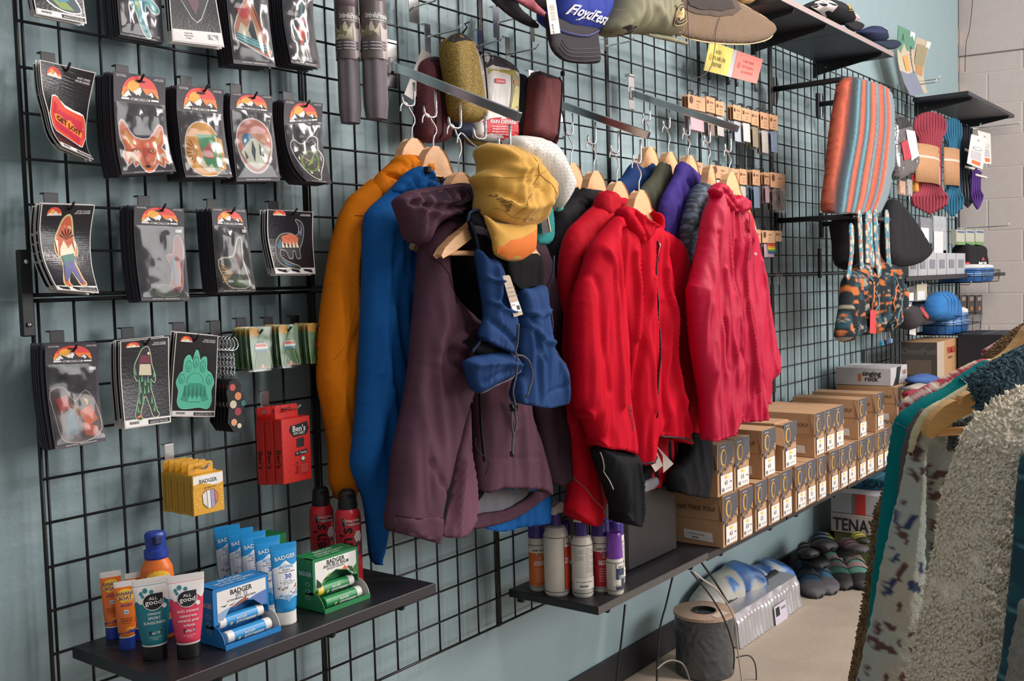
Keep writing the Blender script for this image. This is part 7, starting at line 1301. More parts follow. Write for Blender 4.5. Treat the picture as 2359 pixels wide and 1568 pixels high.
b = M(); q0 = PF(1.56).p3(PF(1.56).hit(2560, 610)); q1 = PF(.95).p3(PF(.95).hit(2680, 640)); b.tube([q0 + np.array([0, 0, 0]), q1], .0125, CHROME, 14); tag(b.build('rack_rail', smooth=True), 'chrome rail of the near clothes rack', 'rack')
# ============================================================ caps and posters on the high shelves
t, Pc, Pv = two('cap', 'black and white cap with gold letters on the high shelf', .24, [(1857, 18), (1868, 5), (1885, -1), (1909, 0), (1927, 9), (1940, 28), (1950, 48), (1946, 58), (1925, 52), (1900, 42), (1875, 28)], mat('#17181c', .8, 0, 'fab'), [(1946, 52), (1962, 47), (1981, 51), (1988, 60), (1982, 69), (1966, 73), (1948, 62)], mat('#121317', .8, 0, 'fab'), .07, .012, seed=101, dv=.02, Rv=.012, fold=.002)
b = M(); Pc.poly(b, [(1858, 18), (1868, 6), (1886, 0), (1893, 20), (1898, 41), (1875, 29)], mat('#b9b1ae', .8, 0, 'fab'), .002); b.build('white_mesh_back', t, smooth=True)
b = M(); Pc.text(b, 'PR', 1930, 22, 14, GLD, rot=.15, off=.003); Pc.line(b, [(1918, 31), (1942, 32)], .001, GLD, .003); b.build('gold_emblem', t)
two('cap', 'pale pink cap behind the black and white one on the high shelf', .14, [(1938, 30), (1950, 24), (1962, 33), (1970, 48), (1960, 56), (1942, 54)], mat('#c9b0b0', .8, 0, 'fab'), [(1960, 50), (1972, 50), (1980, 54), (1965, 58)], mat('#2a2428', .8), .05, .006, seed=102, Rv=.008, fold=.002)
t, Pc, Pv = two('cap', 'navy cap with a small red and white badge at the end of the high shelf', .22, [(1981, 72), (1997, 63), (2016, 60), (2024, 75), (2035, 90), (2028, 97), (2008, 96), (1990, 86)], mat('#26304e', .8, 0, 'fab'), [(2010, 96), (2038, 92), (2064, 92), (2074, 100), (2068, 110), (2046, 114), (2025, 106)], mat('#1c2a3c', .8, 0, 'fab'), .06, .01, seed=103, dv=.02, Rv=.012, fold=.004)
b = M(); Pc.poly(b, [(2014, 66), (2022, 68), (2024, 78), (2016, 76)], K('#c8c8d0'), .003); Pc.poly(b, [(2014, 70), (2019, 71), (2020, 76), (2015, 75)], K('#c84050'), .004); b.build('badge', t)
def bentposter(q, d, lab, draw):
    S0 = quad(*[Y(x, y, d) for x, y in q]); S = Surf(lambda u, v: S0.at(u, v) + np.array([0, .05 * math.sin(v * 2.4), 0]), S0.w, S0.h); b = M(); b.grid(lambda u, v: S.at(u, v), 2, 10, K('#c0b49c', .6), .001); draw(S, b); b.build('poster', label=lab, cat='poster')
def dp1(S, b):
    S.poly(b, [(0, 0), (1, 0), (1, .24), (.6, .3), (.4, .2), (.2, .36), (0, .3)], K('#5c8f78'), .001); S.text(b, 'A', .3, .13, .045, K('#2c5a4a'), .002); S.rect(b, .7, 0, .98, .14, LTT, .0015); S.poly(b, [(.0, .62), (.5, .66), (1, .6), (1, 1), (0, 1)], K('#7c8396'), .0012, .2); S.poly(b, [(.3, .4), (.6, .36), (.7, .6), (.4, .62)], K('#d0a058'), .0013); S.text(b, 'Appalachia', .85, .42, .03, INK, .002, rot=-1.4)
def dp2(S, b):
    S.poly(b, [(.1, .1), (.9, .08), (.9, .5), (.1, .45)], K('#9c9272'), .001); S.rect(b, .15, .28, .9, .42, K('#b8504c'), .0014); S.poly(b, [(.2, .44), (.9, .44), (.8, .66), (.3, .62)], K('#b88a5c'), .0012); S.rect(b, .7, .0, 1, .12, LTT, .0016)
bentposter([(2069, 58), (2109, 77), (2143, 214), (2112, 218)], .12, 'green-topped illustrated poster leaning on the far high shelf', dp1)
bentposter([(2112, 85), (2145, 98), (2152, 212), (2135, 214)], .09, 'tan poster with a red band leaning beside the green-topped one', dp2)
# ============================================================ sign and patch packets
t = thing('sign_holder', 'clear sign holder with yellow ADD FLAIR OR REPAIR card and pink card', 'sign', Y(1690, 185, .06))
S = quad(*[Y(x, y, .06) for x, y in ((1635, 94), (1757, 137), (1743, 193), (1621, 162))]); b = M(); b.prism([S.at(0, 0), S.at(1, 0), S.at(1, 1), S.at(0, 1)], (0, .002, 0), K('#b9b9b9', .3)); b.build('holder', t)
b = M(); S.rect(b, 0, 0, .42, 1, K('#e3d06a', .5), .001); S.ell(b, .07, .5, .03, .12, K('#c4a83c'), .002, 8)
for k, w in enumerate(('ADD', 'FLAIR OR', 'REPAIR')): S.text(b, w, .12, .28 + .22 * k, S.h * .13, K('#8a7c3c'), .002, -1, bold=.02)
b.build('yellow_card', t); b = M(); S.rect(b, .5, 0, 1, 1, K('#e08276', .5), .001); S.ell(b, .58, .5, .03, .12, K('#c85c54'), .002, 8)
for k, w in enumerate(("CAN'T SEW?", "LET'S HAVE A", 'GO ANYWAY')): S.text(b, w, .64, .3 + .2 * k, S.h * .1, K('#c0605a'), .002, -1, bold=.02)
b.build('pink_card', t)
for x, y in ((1631, 168), (1675, 180), (1694, 184), (1738, 196)): peg(x, y, x + 8, y + 6, 'small black hook clip under the sign holder, ' + {1631: 'left end', 1675: 'second', 1694: 'third', 1738: 'right end'}[x], (.02, .02), BLK)
TANC = mat('#b9906c', .7, 0, 'card'); rows = [[(1584, 1624, 216, 306), (1626, 1646, 221, 317), (1648, 1668, 231, 318), (1688, 1707, 240, 331), (1708, 1729, 247, 331), (1730, 1747, 253, 344), (1751, 1770, 257, 358), (1772, 1791, 262, 356)], [(1593, 1618, 371, 450), (1639, 1680, 379, 460), (1683, 1702, 387, 471), (1703, 1719, 388, 484), (1733, 1750, 390, 484), (1760, 1772, 396, 471), (1774, 1808, 396, 489)], [(1722, 1733, 527, 592), (1734, 1752, 528, 599), (1755, 1785, 530, 596), (1786, 1800, 531, 655)]]
rn = ('top', 'middle', 'bottom'); pcs = ['#c4a8b0', '#b4bcc4', '#c8c4bc', '#8a7a70', '#d0ccc8', '#8a9cb0', '#bcbab4', '#a0947c']
for ri, row in enumerate(rows):
    for ci, (xa, xb, ya, yb) in enumerate(row):
        d = .065; A = Y(xa, ya, d); Bx = Y(xb, ya, d)[0]; zt = A[2]; zb = Y((xa + xb) / 2, yb, d)[2]
        peg((xa + xb) / 2 - 10, ya - 4, (xa + xb) / 2 + 3, ya - 1, 'black hook of the %s patch row, %s from the left' % (rn[ri], ords[ci] if ci else 'first'), (.02, .015), BLK)
        for k in range(3):
            S = Surf(lambda u, v, k=k: (A[0] + (Bx - A[0]) * u - .001 * k, -d + .011 * k - .004 * v, zt + (zb - zt) * v), Bx - A[0], zt - zb)
            t = thing('patch_packet', ('front patch packet' if k == 0 else ('second', 'third')[k - 1] + ' patch packet') + ', %s hook of the %s row' % (ords[ci].replace('nearest', 'first'), rn[ri]), 'patch', S.at(.5, 1), 'patch packets, %s row' % rn[ri]); hv = .38 if ri < 2 else .44
            if ri == 2 and ci == 3: hv = .2
            b = M(); b.box((A[0] - .001 * k, -d + .011 * k - .0012, zt - (zt - zb) * hv), (Bx - .001 * k, -d + .011 * k, zt), TANC, .0003); b.build('header_card', t)
            if k == 0:
                b = M(); S.text(b, 'PATCH', .6, hv * .35, .006, K('#5a3a28'), .0022, wmax=S.w * .6, bold=.03); S.ell(b, .18, hv * .35, .1, .1 * S.w / S.h, K('#5a3a28'), .002, 8)
                for q in range(2): S.text(b, 'made for gear', .55, hv * (.6 + .18 * q), .003, K('#7c5a44'), .002, wmax=S.w * .7)
                b.build('print', t)
            b = M(); pc = K(pcs[(ci * 3 + ri) % 8]); S.poly(b, [(.12, hv + .04), (.88, hv + .04), (.88, .94), (.12, .94)], pc, -.002 + .0005)
            if ri == 2 and ci == 2:
                for q, c_ in enumerate(('#cf4a3c', '#e8a03c', '#e8d84c', '#5a9a5c', '#4a5a9c')): S.poly(b, [(.3 + q * .02, hv + .02 + q * .07), (.96, hv + .02 + q * .07), (.96, hv + .1 + q * .07), (.36 + q * .03, hv + .1 + q * .07)], K(c_), .0005)
            if hv > .3: b.build('patch', t)
            b = M(); b.grid(lambda u, v: S.at(u, hv + (1 - hv) * v, .0014 + .002 * float(vnoise(u * 5, v * 6 + ci, 4))), 5, 8, PLAS); b.build('clear_bag', t, smooth=True)
# ============================================================ pull-out bars with blanket and packs
for nm, (a0, a1, c1), zz in (('upper black pull-out bar with the striped blanket over it', ((1787, 201), (1948, 186), (2046, 212)), 0), ('lower black pull-out bar with the animal-print straps over it', ((1797, 508), (1958, 497), (2052, 500)), 1)):
    p = Y(*a0, .02); X = p[0]; z = .745 if not zz else .216; q = Y(*c1, .31); t = thing('pull_out_bar', nm, 'rail', (X, -.02, z)); r = .011; X2 = q[0]
    b = M(); b.tube([(X, -.012, z), (X, -.28, z), (X + .004, -.3, z), (X + .02, -.31, z), (X2 - .02, -.31, z), (X2 - .004, -.3, z), (X2, -.28, z), (X2, -.012, z)], r, BLK if not zz else mat('#222226', .25), 10); b.build('bar', t, smooth=True)
    for xx in (X, X2): b = M(); b.box((xx - .012, -.012, z - .06), (xx + .012, .004, z + .05), BLK, .002); b.prism([(xx + .014, -.02, z + .05), (xx + .04, -.02, z + .01), (xx + .014, -.02, z - .06)], (0, .003, 0), BLK); b.build('end_bracket', t)
SC_ = [(0, '#b8543a'), (.05, '#c05a3c'), (.1, '#8c4030'), (.15, '#4a2a2a'), (.2, '#2a2a34'), (.27, '#2c4a54'), (.33, '#6a9aa6'), (.37, '#33505a'), (.42, '#d8684a'), (.46, '#c45a40'), (.49, '#3c5a64'), (.54, '#6f9faa'), (.58, '#3a4a54'), (.61, '#d0603f'), (.67, '#e07050'), (.7, '#5a6a74'), (.73, '#86a8b2'), (.76, '#6a5a5c'), (.79, '#e07050'), (.84, '#c85a40'), (.87, '#4a6a74'), (.9, '#7a9aa4'), (.93, '#c8583c'), (.97, '#e0704c'), (1, '#8a9aa0')]
def serape(px, py, u, w):
    t_ = np.clip((py - 180) / 310, 0, 1); xl = 1950 - 45 * t_; xr = 2046 + 10 * np.sin(t_ * 3.1) - 34 * t_ ** 3; s = np.clip((px - xl) / (xr - xl) + .03 * np.sin(t_ * 9 + px * .02) * t_, 0, 1)
    cs = np.array([hexlin(c) for _, c in SC_]); ss = [a for a, _ in SC_]; rgb = np.stack([np.interp(s, ss, cs[:, k]) for k in range(3)], 1); return rgb * (.55 + .35 * vnoise(s * 170, s * 0, 4))[:, None]
PCc = mat('#fffffd', .85, 0, 'paintcol'); P = Puff([(1944, 186), (1962, 177), (2000, 186), (2042, 204), (2050, 240), (2055, 300), (2053, 370), (2042, 430), (2030, 465), (2016, 492), (1985, 493), (1945, 491), (1906, 486), (1914, 400), (1924, 300), (1935, 230)], PY(.325), T=.016, Tb=.03, R=.012, fold=.008, fs=26, step=.008, stretch=.08, seed=110, hem=True)
t = thing('blanket', 'orange and teal striped blanket folded over the upper black bar', 'blanket', P.pl.p3(P.bd.mean(0))); P.part('folded_cloth', PCc, t, paint=serape)
pouch('black_bag', [(1928, 505), (1933, 565), (1940, 616), (1970, 622), (1998, 615), (2002, 560), (2000, 500), (1960, 497)], .24, BK, 'black bag behind the left animal-print straps', T=.04)
pouch('black_bag', [(2046, 470), (2058, 458), (2082, 482), (2109, 522), (2137, 575), (2124, 601), (2094, 613), (2054, 611), (2040, 585), (2040, 520)], .29, BK, 'large black teardrop bag right of the animal-print straps', T=.035, R=.05, fold=.006)
def zoo(px, py, u, w):
    n = vnoise(u * 38, w * 30, 11); m_ = vnoise(u * 60, w * 60, 12); rgb = np.tile(np.array(hexlin('#0d1c22')), (len(px), 1)); rgb[n > .6] = hexlin('#18404c'); rgb[m_ > .76] = hexlin('#c06a34'); rgb[(m_ < .16)] = hexlin('#9a9080'); return rgb
def zool(px, py, u, w):
    n = vnoise(u * 90, w * 70, 13); rgb = np.tile(np.array(hexlin('#3f8296')), (len(px), 1)); rgb[n > .62] = hexlin('#c9b49a'); rgb[n < .25] = hexlin('#b8683c'); return rgb
for k, (st, body, lab) in enumerate((([[(1976, 490), (1984, 490), (1986, 560), (1990, 640), (1983, 640), (1978, 560)], [(1956, 520), (1965, 520), (1966, 580), (1958, 640), (1950, 640), (1958, 580)], [(1994, 490), (2008, 492), (2010, 560), (2014, 610), (1996, 620), (1994, 560)]], [(1952, 640), (1972, 620), (1990, 600), (2000, 640), (2010, 690), (2012, 740), (1996, 772), (1982, 762), (1960, 784), (1938, 787), (1936, 760), (1946, 700)], 'left animal-print hip bag hanging by its straps'), ([[(2012, 490), (2020, 490), (2022, 560), (2030, 620), (2022, 640), (2014, 570)], [(2038, 490), (2047, 490), (2048, 560), (2054, 630), (2045, 640), (2040, 560)]], [(2016, 640), (2028, 600), (2040, 640), (2052, 608), (2066, 640), (2073, 700), (2062, 735), (2046, 762), (2030, 745), (2014, 770), (2014, 735), (2012, 690)], 'right animal-print hip bag hanging by its straps'))):
    t = thing('hip_bag', lab, 'bag', Y(*body[7], .33), 'animal-print hip bags'); P = Puff(body, PY(.33), T=.035, R=.035, fold=.02, fs=38, step=.007, seed=112 + k); P.part('bag_body', PCc, t, paint=zoo)
    for s_ in st: Q = Puff(s_, PY(.345), T=.004, R=.01, fold=.002, step=.006, seed=114); Q.part('strap', PCc, t, paint=zool)
    b = M(); P.line(b, [(body[1][0] + 5, 640), (body[1][0] + 22, 690), (body[1][0] + 8, 760)], .004, K('#55707e'), .004); P.line(b, [(body[2][0], 650), (body[2][0] - 8, 700), (body[2][0] + 4, 760)], .003, K('#d0763c'), .006); b.build('binding', t, smooth=True)
tagcard([(2005, 714), (2018, 714), (2018, 769), (2004, 767)], .39, K('#c0363c', .5), 'red hang tag between the animal-print bags')
for k, (x, c_) in enumerate(((2030, '#2a86a8'), (2040, '#2f3450'), (2050, '#6a9ac0'))):
    b = M(); a = Y(x, 765, .33); q = Y(x + 1, 792 - k * 3, .33); b.tube([a, q], .0015, K('#c0c0c0'), 5); b.box(q - .008, q + np.array([.008, .008, .012]), K(c_, .4), .003); b.build('key_fob', label=('turquoise', 'dark indigo', 'pale blue')[k] + ' key fob dangling below the right hip bag', cat='keychain')
# ============================================================ ropes, cords and hardware at the far end
def rope(xs, y0, y1, ytop, ybot, d, n, col, col2, lab, lx, ly, ribs=True, nm='rope_coil', cat='rope'):
    t = thing(nm, lab, cat, Y(sum(xs) / 2, ybot, d)); m1 = mat(col, .8, 0, 'knit', 260, .45); xa, xb = xs
    for i in range(n):
        f = (i + .5) / n; x = xa + (xb - xa) * f; e = abs(2 * f - 1); tt = y0 + (ytop - y0) * math.sqrt(max(0, 1 - e * e * .85)); bb = y1 + (ybot - y1) * (1 - .35 * e); nar = .78
        pts = [(x, tt), (x + (f - .5) * 3, (tt + ly[0]) / 2), (lx[0] + (lx[1] - lx[0]) * f, ly[0]), (lx[0] + (lx[1] - lx[0]) * f, ly[1]), (x + (f - .5) * 12, (ly[1] + bb) / 2), (x + (f - .5) * 6, bb)]
        b = M(); r = (xb - xa) / n * 6.5 / F * .55; b.tube([Y(px, py, d + .03 * math.sqrt(max(0, 1 - e * e))) for px, py in cr(pts, 5)], r, m1, 8); b.build('rope_strand', t, smooth=True)
    A = Y(lx[0] - 2, ly[0], d + .04); Bq = Y(lx[1] + 2, ly[1], d + .04); w = Bq[0] - A[0]
    S = Surf(lambda u, v: (A[0] + w * u, -(d + .03 + .034 * math.sin(math.pi * u)), A[2] + (Bq[2] - A[2]) * v), w, A[2] - Bq[2]); b = M(); b.grid(lambda u, v: S.at(u, v), 12, 2, mat('#b98a62', .7, 0, 'card'), .002); S.rect(b, 0, .3, 1, .36, K('#cfc2b2'), .001, 10); S.rect(b, .78, .5, .96, .98, LTT, .001, 4); S.rect(b, .7, .08, .9, .13, K('#c0443c'), .0012, 3); b.build('paper_sleeve', t, smooth=True)
    return t
rope((2106, 2178), 292, 430, 258, 494, .2, 11, '#a03848', '#3c2830', 'red and dark climbing rope coil in a brown paper sleeve', (2116, 2168), (328, 429))
rope((2174, 2215), 300, 434, 272, 500, .16, 8, '#2f7698', '#1c3c50', 'blue climbing rope coil in a brown paper sleeve right of the red one', (2181, 2211), (338, 432))
for xs, y0, y1, col, lab, bands, d in (((2213, 2241), 288, 478, '#1c1f28', 'black accessory cord bundle with white bands', (345, 384), .15), ((2238, 2261), 388, 482, '#54307c', 'purple accessory cord bundle with a white band', (403,), .17)):
    t = thing('cord_bundle', lab, 'cord', Y(sum(xs) / 2, y1, d))
    for i in range(5):
        x = xs[0] + (xs[1] - xs[0]) * (i + .5) / 5; b = M(); b.tube([Y(px, py, d + .02) for px, py in cr([(x, y0 + abs(i - 2) * 4), (x - 2, (y0 + y1) / 2), (x + (i - 1) * 1.5, y1 - 30), (x + 2 - (i - 2) * 2, y1 - abs(i - 2) * 5)], 5)], .0075, mat(col, .7, 0, 'fab'), 8); b.build('cord_strand', t, smooth=True)
    for y in bands: b = M(); A = Y(xs[0] - 2, y, d); Bq = Y(xs[1] + 1, y, d); b.box((A[0], -d - .032, A[2] - .006), (Bq[0], -d - .008, A[2] + .006), WHITE, .003); b.build('band', t)
for q, lab in (([(2238, 309), (2272, 318), (2264, 390), (2228, 376)], 'front white and orange product tag on the cords'), ([(2252, 300), (2282, 308), (2284, 378), (2266, 376)], 'rear white and orange product tag on the cords')):
    d = .26 if 'front' in lab else .2; S = quad(*[Y(x, y, d) for x, y in q]); b = M(); b.prism([S.at(0, 0), S.at(1, 0), S.at(1, 1), S.at(0, 1)], (0, .002, 0), WHITE); S.rect(b, .25, .82, .8, .94, K('#e0703c'), .001); S.ell(b, .5, .42, .32, .06, K('#9a98a0'), .001, 14); S.ell(b, .5, .42, .26, .04, LTT, .0015, 14); S.rect(b, .15, .52, .8, .78, K('#c4c0c4'), .001); S.text(b, 'PETZL', .5, .15, .012, K('#7a7468'), .001); b.build('product_tag', label=lab, cat='tag')
for k, (x, y, l, d0) in enumerate(((2235, 297, 60, .3), (2108, 292, 16, .26), (2200, 296, 20, .28), (2205, 526, 72, .3), (2110, 405, 14, .26), (2100, 190, 16, .26), (2092, 198, 22, .26), (2095, 452, 14, .26), (2125, 658, 50, .26), (2190, 705, 30, .26))):
    p = Y(x, y, .01); e = XP(x + l, y - l * .12, p[0]) if l < 40 else Y(x + l, y - 4, d0); e = np.array([p[0], max(min(e[1], -.15), -.3), p[2]]); t = thing('wire_hook', 'chrome wire hook at the far end, ' + ('over the purple cord', 'by the red rope top', 'by the blue rope top', 'above the green and white boxes', 'below the silver pack', 'top edge by the posters', 'below the top one by the posters', 'left of the red rope bottom', 'under the small black shelf', 'above the dark pouches')[k], 'hook', p)
    b = M(); b.tube([p, e, e + np.array([0, -.012, .02])], .003, CHROME, 6); b.build('prong', t, smooth=True); b = M(); b.box(p - np.array([.012, .004, .03]), p + np.array([.012, .0, .02]), CHROME, .001); b.build('plate', t)
t, P = pouch('foil_pack', [(2056, 270), (2075, 268), (2094, 300), (2107, 363), (2100, 395), (2080, 408), (2058, 410), (2052, 340)], .25, mat('#8f8c8e', .2, .8, 'crinkle', 30, .3), 'shiny silver and black pack between the blanket and the red rope', T=.03)
b = M(); P.poly(b, [(2070, 300), (2090, 304), (2100, 360), (2082, 372)], LTT, .003); P.poly(b, [(2058, 330), (2074, 322), (2082, 366), (2066, 372)], K('#b03040'), .004); P.poly(b, [(2055, 272), (2075, 270), (2086, 292), (2056, 300)], INK, .003); b.build('label', t)
for k, (x, y, w_, h_, c_, lab) in enumerate(((2105, 402, 10, 18, '#c83a44', 'red whistle'), (2108, 412, 9, 30, '#d89030', 'amber lighter'), (2072, 415, 14, 34, '#c8a088', 'peach packet'), (2090, 412, 12, 40, '#a8a4a0', 'clear packet'), (2120, 500, 26, 60, '#7c8088', 'grey blister pack'), (2150, 496, 30, 90, '#aab0b4', 'clear blister pack'), (2092, 660, 16, 34, '#4a5050', 'small grey card pack'), (2112, 655, 24, 36, '#c0b9a0', 'white and amber card pack'), (2085, 690, 16, 28, '#8f8a90', 'small pale pack'), (2120, 575, 60, 28, '#a0a2a6', 'tilted clear pack'))):
    d = .22; A = Y(x, y, d); Bq = Y(x + w_, y + h_, d); t = thing('small_pack', lab + ' hanging at the far end of the grid', 'packet', (A[0], -d, Bq[2]))
    sh_ = .02 if h_ > 50 else 0; b = M(); b.prism([(A[0], -d, A[2]), (Bq[0], -d, A[2]), (Bq[0] + sh_, -d, Bq[2]), (A[0] + sh_, -d, Bq[2])], (0, .012, 0), mat(c_, .25, 0, 'crinkle' if 'clear' in lab or 'blister' in lab else '', 30, .3)); b.build('card', t)
    b = M(); b.box((A[0] + .004, -d - .004, Bq[2] + .004), (A[0] + (Bq[0] - A[0]) * .7, -d, A[2] - (A[2] - Bq[2]) * .4), mat('#dcdcdc' if k > 3 else c_, .3), .002); b.build('front_bubble', t)
def boxat(nm, lab, cat, x0, x1, d0, d1, z0, z1, m, deco=None, grp=None):
    t = thing(nm, lab, cat, ((x0 + x1) / 2, -(d0 + d1) / 2, z0), grp); b = M(); b.box((x0, -d1, z0), (x1, -d0, z1), m, .002); b.build('carton_body', t)
    b = M(); b.box((x0 + .002, -(d0 + d1) / 2 - .002, z1), (x1 - .002, -(d0 + d1) / 2 + .002, z1 + .0006), K('#8a8a88', .3)); b.build('lid_joint', t)
    if deco: b = M(); deco(b, quad((x0 - .001, -d0, z1), (x0 - .001, -d1, z1), (x0 - .001, -d1, z0), (x0 - .001, -d0, z0)), quad((x0, -d1 - .001, z1), (x1, -d1 - .001, z1), (x1, -d1 - .001, z0), (x0, -d1 - .001, z0))); b.build('print', t)
    return t
q = Y(2214, 634, .2); shz = Y(2150, 634, .2)[2]
sA = Y(2100, 636, .3)[0]; sB = Y(2283, 636, .3)[0]; shelf(sA + .05, 6.05, shz, .26, 'small black shelf at the far end holding the white cartons', (sA + .1,))
for k in range(6):
    x0 = Y(2094 + k * 22, 634, .24)[0]; x1 = Y(2094 + k * 22 + 20, 634, .24)[0]; x0 = max(x0, sA + .06)
    if x1 - x0 > .03 and x1 < 6.1: boxat('carton', '%s small white and grey carton in the row on the far shelf' % ords[k].replace('nearest', 'first'), 'box', x0, x1, .1, .24, shz + .001, shz + .115, mat('#b0b0b4', .5), lambda b, L_, Fr: (Fr.rect(b, .2, .3, .8, .7, K('#7c808a'), .0005), L_.rect(b, .1, .1, .4, .9, K('#d8d8da'), .0005)), 'white cartons on the far shelf')
for k in range(3):
    p = Y(2204 + k * 22, 528, .22); q = Y(2223 + k * 22, 564, .22); boxat('carton', ('left', 'middle', 'right')[k] + ' hanging pale green and white box above the black bag', 'box', p[0], q[0], .19, .22, q[2], p[2], mat('#b4b4a4', .5), lambda b, L_, Fr: (Fr.rect(b, 0, .8, 1, 1, K('#6a9a5c'), .001), Fr.rect(b, .1, .1, .9, .2, K('#3c5a9c'), .001)), 'hanging boxes')
t, P = pouch('stuff_sack', [(2213, 566), (2225, 562), (2240, 566), (2252, 564), (2257, 590), (2255, 632), (2216, 632)], .2, BK, 'black sack with a red triangle logo on the far shelf', T=.05)
b = M(); P.poly(b, [(2236, 600), (2241, 592), (2246, 600)], K('#c03a44'), .004); P.text(b, 'MSR', 2241, 607, 7, LTT, off=.005); b.build('logo', t)
def basket(xa, xb, ya, yb, lab):
    d0, d1 = .05, .33; x0 = Y(xa, ya, d1)[0]; x1 = min(Y(xb, ya, d1)[0], x0 + .4); zt = Y(xa, ya, d1)[2]; zb = Y(xa, yb, d1)[2]; t = thing('wire_basket', lab, 'basket', ((x0 + x1) / 2, -.19, zb)); b = M()
    for z in (zb, (zb + zt) / 2, zt): b.tube([(x0, -d0, z), (x0, -d1, z), (x1, -d1, z), (x1, -d0, z), (x0, -d0, z)], .0022, WIRE, 5)
    for k in range(14): x = x0 + (x1 - x0) * k / 13; b.tube([(x, -d0, zb), (x, -d1, zb), (x, -d1 - .01, zt)], .0015, WIRE, 4)
    for k in range(8): y = -d0 - (d1 - d0) * k / 7; b.tube([(x0, y, zt), (x0, y, zb), (x1, y, zb), (x1, y, zt)], .0015, WIRE, 4)
    b.build('wire_cage', t); return x0, x1, zb, zt
BLW = mat('#2a66a8', .35); FUZ = mat('#d8d8d4', .9, 0, 'rough', 200, .2)
for bi, (xa, xb, ya, yb, lab, nn) in enumerate(((2262, 2342, 622, 650, 'upper wire basket with blue bundles by the block wall', 2), (2215, 2345, 728, 772, 'lower wire basket with blue canister bundles by the block wall', 3))):
    x0, x1, zb, zt = basket(xa, xb, ya, yb, lab)
    for k in range(nn):
        cx = x0 + (x1 - x0) * (k + .5) / nn; t = thing('wrapped_bundle', ('left', 'middle', 'right')[k if nn == 3 else k * 2] + ' blue wrapped bundle with a white fuzzy top in the %s wire basket' % ('upper', 'lower')[bi], 'bundle', (cx, -.2, zb), 'blue bundles in wire baskets'); w = (x1 - x0) / nn * .48; H = (zt - zb) * (1.25 if bi else 1.4)
        b = M(); b.lathe([(w * .9, .003), (w, .02), (w, H * .8), (w * .96, H * .84)], (cx, -.2, zb), BLW, 24, 1, 1.3); b.build('blue_wrapper', t, smooth=2); b = M(); b.lathe([(w * .95, H * .82), (w * 1.0, H * .9), (w * .95, H), (w * .7, H * 1.08), (.01, H * 1.1)], (cx, -.2, zb), FUZ, 24, 1, 1.3); b.build('fuzzy_top', t, smooth=True)
        b = M(); b.tube([(cx - w * .6, -.23, zb + H * 1.08), (cx, -.24, zb + H * 1.16), (cx + w * .6, -.23, zb + H * 1.08)], .01, K('#c03440'), 8); b.build('red_tie', t, smooth=True); b = M(); SS = Surf(lambda u, v: (cx + w * 1.01 * math.sin((u - .5) * 2 - .6), -.2 - w * 1.32 * math.cos((u - .5) * 2 - .6), zb + H * (.7 - .5 * v)), w * 2, H * .5); SS.rect(b, .2, .3, .8, .4, K('#9fc0e0'), .002, 6); SS.rect(b, .3, .55, .7, .62, K('#9fc0e0'), .002, 6); b.build('print', t)
for out, c_, d, lab in (([(2072, 712), (2085, 702), (2105, 704), (2120, 722), (2116, 745), (2095, 760), (2078, 750)], '#3c3638', .2, 'charcoal beanie with a red patch'), ([(2108, 700), (2120, 688), (2140, 690), (2155, 712), (2157, 735), (2135, 748), (2112, 742)], '#5a6c82', .17, 'slate blue bucket hat'), ([(2126, 688), (2138, 674), (2152, 676), (2150, 692), (2130, 698)], '#a89e9a', .12, 'pale grey cap'), ([(2146, 690), (2156, 674), (2172, 670), (2186, 674), (2197, 700), (2198, 728), (2188, 739), (2165, 738), (2144, 730)], '#2f7cc0', .25, 'bright blue knitted beanie')):
    t, P = pouch('hat', out, d, mat(c_, .9, 0, 'knit', 60, .2), lab + ' hanging at the far end', 'hat', T=.05, R=.05, step=.008)
    if 'charcoal' in lab: b = M(); P.poly(b, [(2100, 708), (2112, 706), (2118, 722), (2112, 736), (2102, 728)], K('#b8403c'), .006); b.build('red_patch', t)
    if 'blue knitted' in lab:
        b = M(); [P.line(b, [(2156 + k * 8, 676 + abs(k - 2) * 2), (2160 + k * 8, 700), (2158 + k * 8, 736)], .003, K('#1c5c98'), .001) for k in range(5)]; b.build('ribs', t)
for k in range(4):
    p = Y(2194 + k * 18, 680, .2); q = Y(2209 + k * 18, 722, .2); boxat('pouch_pack', ('first', 'second', 'third', 'fourth')[k] + ' dark brown pouch pack hanging above the blue bundles', 'packet', p[0], q[0], .185, .2, q[2], p[2], mat('#2a2022', .4), lambda b, L_, Fr: (Fr.rect(b, .2, .1, .8, .3, K('#8a7a70'), .0005), Fr.ell(b, .5, .7, .2, .12, K('#a0643c'), .0006)), 'dark pouch packs')
tagcard([(2095, 745), (2110, 745), (2110, 772), (2095, 770)], .2, WHITE, 'white paper tag under the charcoal beanie')
# cartons near the far end
pz = -.516; p = Y(2051, 849, .27); X0 = max(XT + .004, p[0]); zb_ = -.516
def dsing(b, L_, Fr): L_.text(b, 'singing', .66, .3, .022, INK, .0012, bold=.03); L_.text(b, 'rock', .66, .6, .022, INK, .0012, bold=.03); L_.rect(b, .42, .34, .47, .75, K('#c0602c'), .001); Fr.poly(b, [(.35, 0), (.6, 0), (.42, 1), (.12, 1), (.3, .5)], INK, .001); Fr.text(b, 'singing', .8, .3, .016, K('#b0602c'), .001); Fr.text(b, 'rock', .8, .42, .016, K('#b0602c'), .001)
boxat('carton', 'white carton with a black swoosh on top of the farthest shoe box', 'box', X0, X0 + .24, .02, .27, zb_, max(p[2], zb_ + .075), mat('#b9b7b8', .5), dsing)
p = Y(2152, 800, .25); X0 = Y(2158, 800, .3)[0]; zt = Y(2186, 782, .3)[2]; zb_ = Y(2186, 862, .3)[2]
